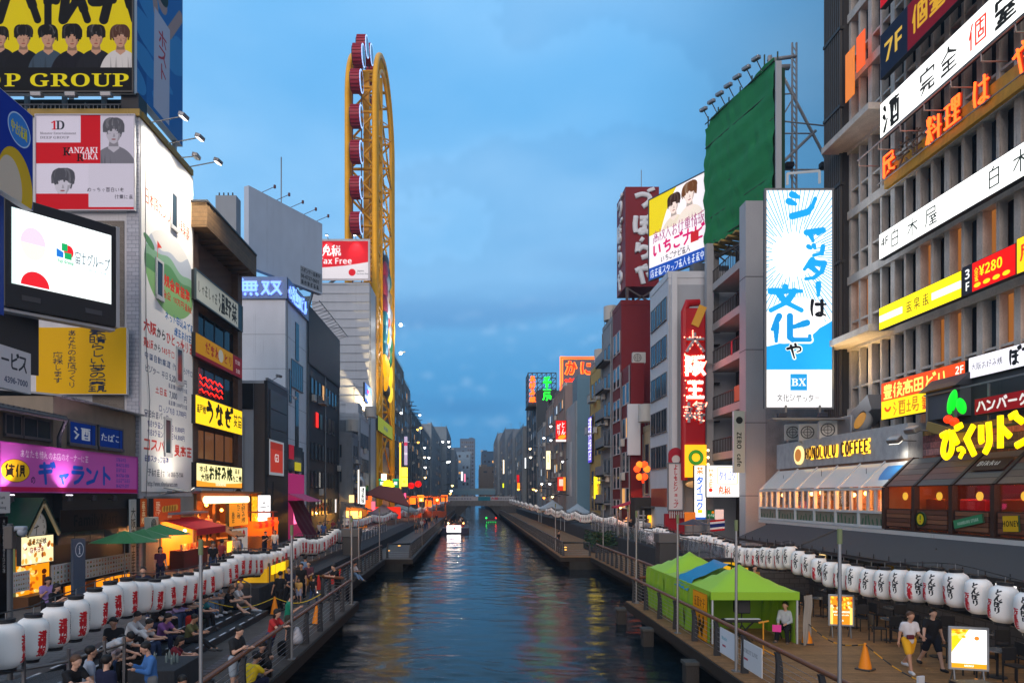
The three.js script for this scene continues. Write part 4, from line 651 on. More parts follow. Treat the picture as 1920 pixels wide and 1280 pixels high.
sign('grey hot-pot restaurant sign with black brush lettering, topmost on the brown building',Q(504,560),(c,w,h)=>{fill(c,w,h,'#b8bab0');jtext(c,'しゃぶしゃぶ',w*0.04,h*0.3,w*0.062,h*0.4,'#23251f',{lw:0.09,brush:true});jtext(c,'温野菜',w*0.46,h*0.14,w*0.135,h*0.7,'#1b1d18',{lw:0.11,brush:true});c.fillStyle='#2e4a5e';c.fillRect(w*0.9,0,w*0.1,h);},{em:0.28,frame:'#3d4a50'});
sign('yellow chicken restaurant sign with opening hours on its dark red edge',Q(622,667),(c,w,h)=>{fill(c,w,h,'#8e1d2c');c.fillStyle='#d89a14';c.fillRect(0,0,w*0.77,h*0.84);jtext(c,'だまれ',w*0.18,h*0.18,w*0.095,h*0.5,'#a02a1c',{lw:0.12,brush:true});jtext(c,'とり',w*0.57,h*0.2,w*0.09,h*0.5,'#a02a1c',{lw:0.12,brush:true});c.fillStyle='#c9c4b6';c.beginPath();c.ellipse(w*0.5,h*0.42,w*0.055,h*0.3,0,0,7);c.fill();ltext(c,'17:00',w*0.885,h*0.3,h*0.28,'#dfd6d0',{align:'center'});ltext(c,'翌5:00',w*0.885,h*0.72,h*0.28,'#dfd6d0',{align:'center'});},{em:0.22});
sign('bright yellow eel restaurant sign with heavy black brush characters',Q(739,793),(c,w,h)=>{fill(c,w,h,'#ffd21a');jtext(c,'江戸焼',w*0.02,h*0.3,w*0.055,h*0.3,'#1f1806',{lw:0.12});jtext(c,'うなぎ',w*0.18,h*0.1,w*0.19,h*0.78,'#120d04',{lw:0.17,brush:true});jtext(c,'菱富',w*0.79,h*0.22,w*0.1,h*0.52,'#1f1806',{lw:0.1});},{em:0.95,light:['#ffcf40',0.7]});
sign('cream and orange pancake restaurant sign with black brush lettering, lowest on the brown building',Q(866,913),(c,w,h)=>{fill(c,w,h,'#f8eda8');c.fillStyle='#f0982a';c.beginPath();c.moveTo(0,h);c.lineTo(0,h*0.72);c.quadraticCurveTo(w*0.5,h*0.9,w,h*0.74);c.lineTo(w,h);c.fill();jtext(c,'本場',w*0.07,h*0.1,w*0.075,h*0.28,'#2a2408',{lw:0.12});jtext(c,'大阪',w*0.1,h*0.44,w*0.075,h*0.32,'#2a2408',{lw:0.13,brush:true});jtext(c,'お好み焼',w*0.25,h*0.1,w*0.122,h*0.58,'#1c2206',{lw:0.15,brush:true});jtext(c,'たこ焼',w*0.77,h*0.42,w*0.07,h*0.3,'#2a2408',{lw:0.14,brush:true});jtext(c,'名物',w*0.82,h*0.08,w*0.06,h*0.24,'#3a3408',{lw:0.12});ltext(c,'OKONOMIYAKI',w*0.5,h*0.87,h*0.17,'#fff6dc',{align:'center'});},{em:0.95,light:['#ffd070',0.6],frame:'#231a14'});
for(let k=0;k<5;k++){}
// orange-lit street shops at its foot
{
 const zs=ZB0 + 0.3,g=thing('street_restaurant','open-fronted orange-lit restaurant at the foot of the brown building','shop front',[-17,WALK,-zs]),L=ZB1 + 3.5 - zs;
 const wood=M([0.32,0.14,0.045],0.6,{map:T.wood,size:1.2});
 part(g,'back_wall',bb(-3.2,-3.0,0,4.2,0,-L),M([0.3,0.13,0.04],0.7,{map:T.wood,size:1.5}));part(g,'side_wall',bb(-3,0,0,4.2,0.1,-0.1),wood);part(g,'side_wall',bb(-3,0.2,0,4.2,-L,-L - 0.2),wood);part(g,'ceiling',bb(-3.2,0.3,4.2,4.35,0.1,-L - 0.2),wood);part(g,'floor_step',bb(-3,0.15,0,1.15,-0.2,-5.4),wood);
 for(const z of[0,-3.1,-6.2,-9.0])part(g,'post',bx(0.18,4.2,0.18,0,2.1,z),wood);
 part(g,'lintel',bb(-0.05,0.35,3.75,4.2,0,-9),M([0.5,0.12,0.03],0.6));part(g,'lean_roof',beam([-0.4,2.35,-3.4],[1.6,1.35,-3.4],2.0,0.08),wood);
 part(g,'counter',rb(0.7,1.1,2.6,0.04,0.9,0.55,-3.4),wood);part(g,'counter_light',bx(0.04,0.7,1.4,1.27,0.75,-2.6),glow('#ffd24a',1.1));
 for(let k=0;k<6;k++)part(g,'bottle_rack',bx(0.08,0.5,0.2,0.3,1.9,-4.4 - k*0.26),pick([M([0.1,0.15,0.05],0.2),M([0.3,0.25,0.1],0.3),M([0.5,0.4,0.25],0.4)]));
 for(const[z,y]of[[-1.8,3.2],[-4.8,3.4],[-7.6,3.0]]){part(g,'bulb',sph(0.12,-1.2,y,z,10),glow('#ffb050',7));const l=new THREE.PointLight('#ff9a3c',26,0,2);l.position.set(-18.0,WALK + y - 0.3,-zs + z);l.castShadow=true;l.shadow.radius=8;scene.add(l);}
 part(g,'white_panel_light',bx(0.06,2.3,0.55,0.12,2.5,-5.75),glow('#ffffff',1.2));
 const row=lathe([[0.05,0.24],[0.12,0.22],[0.19,0.1],[0.19,-0.1],[0.12,-0.22],[0.05,-0.24]],10),lm=glow('#fff0b8',1.6);
 for(let k=0;k<19;k++){const l=solo('paper_lantern','small glowing white paper lantern in the tight row over the orange restaurant','lantern',row,lm,[-16.45,yz(940,zs + 0.9)+ 0.1,-zs - 0.3 - k*0.42],0,'row of small lanterns over the restaurant');}
 areaLight({pos:[-16.2,yz(940,zs)- 0.1,-zs - 4],ry:Math.PI / 2,w:8,h:0.5},'#ffe2a0',3,0.1);
 const py={lw:0.11,v:true,brush:true};
 sign('orange wall sign with columns of black brush writing beside the white lamp panel',sideP(-16.6,429,464,931,988,429),(c,w,h)=>{fill(c,w,h,'#f0921e');jtext(c,'お好み焼',w*0.66,h*0.12,w*0.2,h*0.19,'#2a1606',py);jtext(c,'たこ焼',w*0.4,h*0.26,w*0.18,h*0.16,'#2a1606',py);jtext(c,'今井',w*0.12,h*0.52,w*0.18,h*0.18,'#2a1606',py);},{em:0.62,light:['#ff9a30',0.5],res:3});
 sign('white lit sign with two bold black marks at the end of the orange shops',slantP(483,52.0,507,52.5,yz(928,52.2),yz(977,52.2)),(c,w,h)=>{fill(c,w,h,'#ffffff');c.fillStyle='#1c1c1e';c.beginPath();c.ellipse(w*0.48,h*0.3,w*0.06,h*0.06,0,0,7);c.fill();c.lineWidth=h*0.03;c.strokeStyle='#1c1c1e';c.lineCap='round';c.beginPath();c.moveTo(w*0.1,h*0.48);c.lineTo(w*0.9,h*0.43);c.stroke();jtext(c,'ニ',w*0.34,h*0.56,w*0.26,h*0.2,'#1c1c1e',{lw:0.16});},{em:1.15,light:['#ffffff',0.8],res:4});
 sign('yellow textured lit panel beside the white two-mark sign',slantP(471,51.4,483,51.8,yz(930,51.6),yz(977,51.6)),(c,w,h)=>{fill(c,w,h,'#ffb21a');for(let i=0;i<40;i++){c.fillStyle=pick(['#c47a08','#ffe27a','#8a4a06','#ffd040']);c.fillRect(rnd()*w,rnd()*h,4,14);}},{em:0.85,res:4});
 sign('white poster of a dish with a red seal under the orange wall sign',sideP(-16.0,434,464,992,1040,434),(c,w,h)=>{fill(c,w,h,'#e4d6c8');c.fillStyle='#d9882a';c.fillRect(w*0.15,h*0.1,w*0.45,h*0.1);c.fillStyle='#b8431c';c.fillRect(w*0.3,h*0.24,w*0.35,h*0.1);c.fillStyle='#c8201a';c.beginPath();c.ellipse(w*0.74,h*0.24,w*0.08,h*0.16,0,0,7);c.fill();c.fillStyle='#6f86a8';c.beginPath();c.ellipse(w*0.4,h*0.75,w*0.3,h*0.2,0,0,7);c.fill();},{name:'poster',cat:'poster',em:0.25,res:3});
 const rl=lathe([[0.05,0.3],[0.2,0.25],[0.27,0],[0.2,-0.25],[0.05,-0.3]],12).rotateX(Math.PI / 2);
 for(let k=0;k<7;k++)solo('red_lantern','red paper lantern in the slanting row under the white two-mark sign','lantern',rl,glow(k % 2?'#ff2a10':'#ff5a14',0.9),[xz(482 + k*4.9,51),yz(985 - k*0.9,51),-51 - k*0.1],0,'slanting row of red lanterns');
 const orange=thing('food_stall','red-and-orange lit stall under the slanting row of red lanterns','stall',[xz(482,51.5),WALK,-51.8]);part(orange,'back_panel',bx(2.6,2.2,0.08,0,1.3,-0.6),glow('#e8701a',0.35));part(orange,'post',mg([bx(0.12,2.8,0.12,-1.2,1.4,0.3),bx(0.12,2.8,0.12,1.2,1.4,0.3)]),M([0.35,0.03,0.02],0.5));part(orange,'canopy',beam([-1.3,2.8,0],[1.3,2.8,0],1.2,0.1),M([0.3,0.05,0.02],0.6));part(orange,'counter',rb(2.4,1.0,0.6,0.04,0,0.5,0.2),wood);part(orange,'bulb',sph(0.1,0,2.3,0,10),glow('#ffc060',8));{const l=new THREE.PointLight('#ff8a30',10,0,2);l.position.set(xz(482,51.5),WALK + 2.05,-51.8);l.castShadow=true;l.shadow.radius=6;scene.add(l);}
 const z0=ZG0 + 0.4,k=thing('skewer_shop','little shop with a red awning and an orange-lit counter below the golf advertisement','shop front',[-16.6,WALK,-z0]);
 part(k,'wall',bb(-0.5,-0.3,0,4,0,-6),plaster('#8f8a84'));part(k,'awning',beam([-0.2,2.75,-3.6],[1.7,2.2,-3.6],4.2,0.08),M([0.45,0.02,0.03],0.75,{em:[0.3,0.01,0.012],ei:0.25}));part(k,'awning_valance',bx(0.04,0.35,4.2,1.72,2.05,-3.6),M([0.5,0.02,0.03],0.75));part(k,'shop_back',bb(-0.28,-0.2,0.2,2.6,-1.6,-5.6),glow('#ff8a1e',0.8));part(k,'counter',rb(0.8,1.05,3.6,0.04,0.5,0.52,-3.6),M([0.1,0.03,0.02],0.6));for(let i=0;i<7;i++)part(k,'jar',cyl(0.07,0.08,0.3,8,0.6,1.2,-2.2 - i*0.45),pick([M([0.4,0.1,0.03],0.4),M([0.5,0.4,0.2],0.4),M([0.05,0.1,0.04],0.4)]));part(k,'ledge',bb(-0.3,0.6,3.0,3.12,-1.2,-6),paint('#8b8f96'));
 for(const[z,y]of[[-2.4,2.1],[-4.8,2.0]]){part(k,'bulb',sph(0.09,0.7,y,z,10),glow('#ffd9a0',9));const l=new THREE.PointLight('#ffb060',13,0,2);l.position.set(-15.9,WALK + y - 0.25,-z0 + z);l.castShadow=true;l.shadow.radius=6;scene.add(l);}
 sign('orange-red sign of skewered food over the red awning',sideP(-16.3,287,338,934,977,287),(c,w,h)=>{fill(c,w,h,'#c2481c');c.strokeStyle='#c79038';c.lineCap='round';c.lineWidth=h*0.28;c.beginPath();c.moveTo(w*0.34,h*0.5);c.lineTo(w*0.85,h*0.42);c.stroke();c.fillStyle='#8a5a1e';for(let i=0;i<5;i++){c.beginPath();c.ellipse(w*(0.38 + i*0.1),h*0.47,w*0.035,h*0.15,0.2,0,7);c.fill();}jtext(c,'串揚げ',w*0.05,h*0.14,w*0.2,h*0.2,'#f2d9b8',{v:true,lw:0.12});ltext(c,'KUSHI',w*0.5,h*0.86,h*0.14,'#f2d9b8');},{em:0.3,res:3});
 sign('tall orange poster left of the skewer sign',sideP(-16.7,262,275,934,988,262),(c,w,h)=>{fill(c,w,h,'#b8521c');jtext(c,'名代焼',w*0.2,h*0.1,w*0.6,h*0.26,'#efd2a0',{v:true,lw:0.12});},{name:'poster',cat:'poster',em:0.2,res:3});
 airUnit('outdoor unit on the wall beside the skewer shop left of the red awning',[-16.3,WALK + 2.6,-zx(276,-16.5)],Math.PI / 2);
 const lv=thing('cctv_lamp','shaded wall lamp fixed above the orange skewer sign','lamp',[-16.2,yz(918,37.3),-37.3]);part(lv,'hood',beam([-0.4,0.1,0],[0.5,-0.1,0],1.6,0.05),paint('#8f918f'));part(lv,'lens',bx(0.6,0.05,1.4,0.05,-0.1,0),GL.pale);
}
// G3 building: pale panelled side, black front
const ZA0=55.4,ZA1=61.5;
{
 const g=building('black_building','narrow black-fronted building with a pale panelled side wall and a red G3 sign',-25,XL,ZA0,ZA1,15.2,{wall:paint('#b9bbbf',0.55),roof:false}),H=15.2 - WALK,D=ZA1 - ZA0;
 part(g,'front',bx(0.3,H,D + 0.04,4.12,H / 2,0),M([0.022,0.024,0.028],0.45));part(g,'brown_edge',bx(0.9,H - 0.5,0.06,3.6,H / 2,D / 2 + 0.033),M([0.075,0.06,0.055],0.6));part(g,'black_band',bx(3.4,2.1,0.05,1.4,H - 1.3,D / 2 + 0.03),M([0.012,0.012,0.014],0.5));for(let i=0;i<4;i++)part(g,'panel_seam',bx(0.04,H - 3,0.02,-0.2 + i*0.85,(H - 3)/ 2,D / 2 + 0.012),M([0.2,0.2,0.21],0.7));
 for(let i=0;i<4;i++)part(g,'front_panel',bx(0.06,1.55,D*0.8,4.3,H - 1.4 - i*1.62,0),M([0.055,0.06,0.066],0.35));part(g,'roof_rail',beam([4.2,H + 0.12,D / 2],[4.2,H + 0.12,-D / 2],0.2,0.2),steelM);part(g,'vent',cyl(0.28,0.28,0.06,14).rotateX(Math.PI / 2),blackM,[1.9,4.3,D / 2 + 0.03]);part(g,'doorway',bb(4.24,4.3,0,5.2,-1.4,1.6),M([0.006,0.006,0.007],0.4));
 flood('small lamp on the roof edge of the black G3 building',[-16.8,15.3,-56.5],[-16.2,15.8,-56.8],[-17,12,-57]);flood('second small lamp hanging off the far roof edge of the black G3 building',[-16.8,15.1,-61],[-16.0,14.6,-61.2],[-17,12,-61]);
}
sign('red sign reading G3 on the black front',sideP(-16.55,504,532,822,890,504),(c,w,h)=>{fill(c,w,h,'#9aa0a6');c.fillStyle='#c23a2a';c.fillRect(w*0.08,h*0.06,w*0.84,h*0.86);c.fillStyle='#a33022';c.fillRect(w*0.08,h*0.06,w*0.84,h*0.2);ltext(c,'G3',w / 2,h*0.5,h*0.34,'#f3e2dc',{align:'center'});},{em:0.5,d:0.3});
{
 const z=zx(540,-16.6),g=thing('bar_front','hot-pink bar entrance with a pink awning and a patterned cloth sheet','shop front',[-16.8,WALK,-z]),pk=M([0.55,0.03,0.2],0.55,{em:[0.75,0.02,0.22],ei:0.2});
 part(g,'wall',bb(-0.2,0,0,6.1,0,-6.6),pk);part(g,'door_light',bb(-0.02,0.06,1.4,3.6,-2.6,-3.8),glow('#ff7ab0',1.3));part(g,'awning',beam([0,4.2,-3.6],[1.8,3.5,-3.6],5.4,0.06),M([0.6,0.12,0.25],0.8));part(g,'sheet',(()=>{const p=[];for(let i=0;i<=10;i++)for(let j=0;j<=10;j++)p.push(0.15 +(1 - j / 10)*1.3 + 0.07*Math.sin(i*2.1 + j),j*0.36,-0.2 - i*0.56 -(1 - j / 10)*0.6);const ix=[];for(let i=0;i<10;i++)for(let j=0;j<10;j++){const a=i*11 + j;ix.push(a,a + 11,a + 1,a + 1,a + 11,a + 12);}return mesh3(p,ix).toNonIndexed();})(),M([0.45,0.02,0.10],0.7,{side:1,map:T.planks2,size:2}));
 part(g,'upper_window',bb(0,0.05,6.3,8.7,-0.6,-5.8),GL.mid);part(g,'red_blind',bb(0.05,0.09,7.4,8.7,-0.8,-2.4),M([0.5,0.01,0.03],0.6,{em:[0.5,0.01,0.03],ei:0.3}));part(g,'yellow_poster',bb(0.05,0.09,6.4,7.2,-2.8,-5.0),glow('#d8c81e',0.4));areaLight({pos:[-16.6,WALK + 2.4,-z - 3.2],ry:Math.PI / 2,w:2,h:2},'#ff3a8a',2.2,0.2);
}
// white tower with blue neon
const ZM0=61.6,ZM1=69.4;
{
 const g=building('white_tower','white corner building with blue neon characters round its top and slit windows',-27,XL,ZM0,ZM1,23.6,{wall:paint('#e0e2e6',0.6),roof:false,joints:3.1}),H=23.6 - WALK,D=ZM1 - ZM0;
 for(const y of[17.6,10.3,6.8])for(const s of[-2.4,2.2]){if(y===17.6&&s>0)continue;win(g,5.03,y - WALK - 1.6,-s,Math.PI / 2,0.7,3.0,{glass:GL.dark});}
 win(g,5.03,17.3 - WALK,-0.1,Math.PI / 2,4.2,2.6,{nx:5,glass:GL.mid});part(g,'window_strip',bb(5.0,5.06,4.5,14,0.6,-0.6),GL.dark);part(g,'window_strip',bb(5.0,5.06,17,20.6,0.5,-0.7),GL.dark);
 for(const x of[0.6,2.9,4.0])part(g,'vent',sph(0.14,x,13.4,D / 2 + 0.02,8),blackM);
 part(g,'sign_band',mg([bx(10.4,1.95,0.3,0,H + 0.97,D / 2 + 0.05),bx(0.3,1.94,D + 0.2,5.05,H + 0.97,0),bx(10,0.3,D,0,H + 1.6,0)]),paint('#7f95b8',0.5));
}
function neonText(label,text,P,opt={}){
 const g=opt.on||thing(opt.name||'neon_lettering',label,'neon sign',P.pos,P.ry,opt.group),n=[...text].length,v=opt.v;const cw=v?Math.min(P.w,P.h / n*0.92):Math.min(P.w / n*0.9,P.h*1.3),ch=v?P.h / n*0.88:P.h;
[...text].forEach((c,i)=>{const x=v?-cw / 2:-P.w / 2 +(i + 0.5)*P.w / n - cw / 2,y=v?P.h / 2 - i*P.h / n:P.h / 2;const bar=v&&c==='ー';if(opt.back){const q=glyphGeo(c,x,y,cw,ch,opt.br||opt.r*2.2,{flat:0.35,n:6});if(q)part(g,'letter_back',q,opt.back,[0,0,0]);}const q=bar?bar3(x,y,cw,ch,opt.r):glyphGeo(c,x,y,cw,ch,opt.r,{n:6,flat:opt.flat});if(q)part(g,'letter',q,opt.mats?opt.mats[i % opt.mats.length]:opt.m,[0,0,(opt.z??0.12)]);});
 if(opt.light)areaLight(P,opt.light[0],opt.light[1],0.35);return g;
}
const bar3=(x,y,w,h,r)=>tube([[x + w / 2,y - 0.1*h,0],[x + w / 2,y - 0.9*h,0]],r,6);
{
 const blueN=glow('#6a90ff',2.2),wh=paint('#cfd6ea',0.5);
 neonText('two large blue neon characters on the camera face of the white tower','無双',{...frontP(ZM0 - 0.2,444,532,523,556),ry:0},{r:0.09,m:blueN,back:wh,br:0.19,light:['#6a90ff',0.5]});
 neonText('row of five small blue neon characters on the canal face of the white tower','心斎無双ビル',{...sideP(XL + 0.3,539,573,527,560,539)},{r:0.045,m:blueN,back:wh,br:0.085});
}
// blank billboards on the roofs
{
 const P=slantP(466,62.6,604,71.5,34.3,26.9),g=thing('blank_billboard','large blank grey billboard over the white tower with small sponsor lettering in its corner','billboard',P.pos,P.ry);part(g,'board',bx(P.w,P.h,0.6,0,0,-0.3),paint('#bcc6d2',0.6));
 const pr=print(150,90,(c,w,h)=>{fill(c,w,h,'#8e9499');c.fillStyle='#9fa3a8';jtext(c,'スポンサー募集中',4,6,16,20,'#22262c',{lw:0.12});ltext(c,'06-6727-0601',4,46,24,'#22262c',{sx:0.86});jtext(c,'㈱古岡広告社',4,64,20,20,'#22262c',{lw:0.12});});part(g,'sponsor_notice',printGeo(pr,3.2,1.9),printMat(pr),[P.w / 2 - 1.7,-P.h / 2 + 1.15,0.004]);
 part(g,'support',mg([-4,-1.5,1.5,4].map((x)=>beam([x,-P.h / 2,-0.4],[x,-P.h / 2 - 2.6,-1.4],0.2,0.2))),steelM);part(g,'mast',bar([-0.6,P.h / 2,-0.3],[-0.6,P.h / 2 + 4.6,-0.3],0.06),steelM);for(let i=0;i<5;i++)part(g,'lamp_arm',mg([bar([-3.4 + i*1.9,P.h / 2,-0.1],[-2.9 + i*1.9,P.h / 2 + 0.5,1.1],0.03),bx(0.16,0.3,0.16,-2.9 + i*1.9,P.h / 2 + 0.5,1.1)]),M([0.12,0.05,0.05],0.5));
 const q=thing('billboard_tower','slim grey blank billboard tower behind the brown roof','billboard',[xz(423,76),22,-76]);part(q,'board',bb(-1.15,1.15,0,yz(366,76)- 22,-1.5,0),paint('#8e9499',0.6));part(q,'lamp',mg([-0.8,-0.3,0.2,0.7].map((x)=>bx(0.12,0.34,0.12,x,yz(366,76)- 21.8,-0.2))),blackM);part(q,'building_below',bb(-3,2,-20,0,-6,-0.1),paint('#8a8d92'));
}
// black corrugated building, grey and black-and-white buildings
{
 const g=building('dark_building','dark charcoal building with a corrugated upper front and rows of small windows',-27,XL,69.6,86,19.6,{wall:M([0.035,0.038,0.043],0.6,{map:T.plaster,size:4}),roof:false,side:{y:[17.4,10.6,7.6,4.6],n:8,w:1.15,h:1.75,glass:null,t:0.08,frame:M([0.02,0.02,0.022],0.5),lit:0.06}});
 const m=[];for(let i=0;i<41;i++)m.push(bx(0.16,5.9,0.2,5.1,20.6,8 - i*0.4));part(g,'corrugated_front',mg([...m,bx(0.2,6.0,16.4,5.0,20.6,0),bx(9.8,6,0.3,0,20.6,8.05)]),M([0.05,0.053,0.06],0.5));const br=[];for(let i=0;i<14;i++)br.push(bar([5.1,23.6,7.6 - i*1.16],[6.2,24,7.6 - i*1.16],0.04));part(g,'roof_bracket',mg([...br,bar([6.2,24,8],[6.2,24,-8],0.05)]),steelM);
 for(const[z,c2]of[[4.2,'#ff2a20'],[2.3,'#2a4a40']])part(g,'lit_window',bx(0.04,1.6,1.1,5.12,14.0 - WALK,z),c2==='#ff2a20'?glow(c2,0.9):M([0.05,0.1,0.09],0.3));for(let i=0;i<3;i++)win(g,5.05,14 - WALK,-0.2 - i*2.2,Math.PI / 2,1.2,1.7,{});
 building('grey_building','grey building with a small air-conditioned camera face left of the black-and-white one',-24,-15.4,86.1,91,13.4,{wall:plaster('#7d858c'),front:{y:[11.5,8.4],n:2,w:1.1,h:1.6,from:0.4},side:{y:[11.5,8.4,5.4],n:2,w:1.2,h:1.6}});
 const bw=building('striped_building','white building with a black camera face and white floor bands',-21,-15.3,91.1,99.7,16.4,{wall:paint('#b9bdc2',0.6),front:{y:[13.8,10.3,6.6],n:1,w:2.0,h:2.0,nx:2,ny:2,from:0.3,to:0.95,glass:GL.pale},side:{y:[13.4,10.0,6.4,3.6],n:3,w:2.2,h:1.9,nx:2,glass:GL.mid}});part(bw,'black_face',bx(5.0,14,0.05,0.2,7,4.33),M([0.02,0.021,0.024],0.5));
 sign('small blue and white lit sign on the corner of the striped building roof',sideP(-15.1,684,697,716,752,684),(c,w,h)=>{fill(c,w,h,'#5f88d8');c.fillStyle='#e6ecff';c.fillRect(0,h*0.62,w,h*0.2);c.fillStyle='#d04a90';c.fillRect(w*0.3,h*0.25,w*0.3,h*0.2);},{em:0.8,res:2});
 for(const[px,t,b,z,c,k]of[[672,880,944,86.0,'#fff6e8',1.3],[680,912,945,87,'#f4f6f0',1.2]])sign(px===672?'thin bright white vertical lamp sign at the grey building corner':'white vertical sign with black characters by the grey building',frontP(z,px -(px===672?1.6:5),px +(px===672?1.6:5),t,b),(q,w,h)=>{fill(q,w,h,c);if(px===680)jtext(q,'酒菜屋',w*0.2,5,w*0.6,h*0.28,'#1b1b1c',{v:true,lw:0.14});},{em:k,res:3});
 const p=thing('vent_pipe','fat pale exhaust pipe bending down the front of the grey building','pipe',[-15.0,WALK,-89.5]);part(p,'duct',tube([[-0.4,6.2,0],[0.2,6.2,0],[0.5,5.8,0],[0.5,0.6,0]],0.3,10),metal([0.5,0.5,0.5],0.45));
}
// building with the tax-free sign behind
{
 const z=100,x0=xz(600,z),x1=xz(692.5,z),top=yz(530,z),g=building('ribbed_building','tall pale building with horizontal ribbed cladding under the red tax free sign',x0 - 1.2,x1,z,106.3,top,{wall:paint('#a9b0b8',0.55),roof:false}),W=x1 - x0 + 1.2;const m=[];for(let y=1.2;y<top - WALK;y +=1.25)m.push(bx(W + 0.02,0.1,0.12,0,y,3.16));part(g,'cladding_rib',mg(m),paint('#878f98',0.6));
 sign('red and white TAX FREE sign with spotlights on top of the ribbed building',frontP(z - 0.2,592,692,450,524),(c,w,h)=>{fill(c,w,h,'#e4e0e4');c.fillStyle='#d5202c';c.beginPath();c.moveTo(0,0);c.lineTo(w,0);c.lineTo(w,h*0.55);c.quadraticCurveTo(w*0.5,h*0.68,0,h*0.7);c.fill();jtext(c,'免税',w*0.12,h*0.12,w*0.17,h*0.3,'#fff4f4',{lw:0.15});ltext(c,'Tax Free',w*0.05,h*0.53,h*0.21,'#fff4f4');c.fillStyle='#d5202c';c.beginPath();c.arc(w*0.68,h*0.82,h*0.09,0,7);c.fill();ltext(c,'Japan.',w*0.78,h*0.78,h*0.06,'#8a8a90',{weight:''});ltext(c,'Tax-free Shop',w*0.76,h*0.86,h*0.05,'#8a8a90',{weight:''});},{em:0.45,frame:'#b8b6ba',ft:0.3});
 for(const px of[616,668]){const s=new THREE.SpotLight('#ffd8d0',60,0,0.7,0.9,2);s.position.set(xz(px,z),yz(448,z),-z + 1.3);s.target.position.set(xz(px,z),yz(480,z),-z);s.castShadow=true;scene.add(s,s.target);const l=thing('spotlight',(px===616?'left':'right')+ ' little spotlight on top of the red tax free sign','spotlight',[xz(px,z),yz(450,z),-z]);part(l,'arm',bar([0,0,0],[0,0.2,1.3],0.05),steelM);part(l,'lamp_head',bx(0.4,0.15,0.3,0,0.25,1.35),blackM);part(l,'lens',bx(0.34,0.04,0.24,0,0.15,1.35),glow('#fff0e8',6));}
}
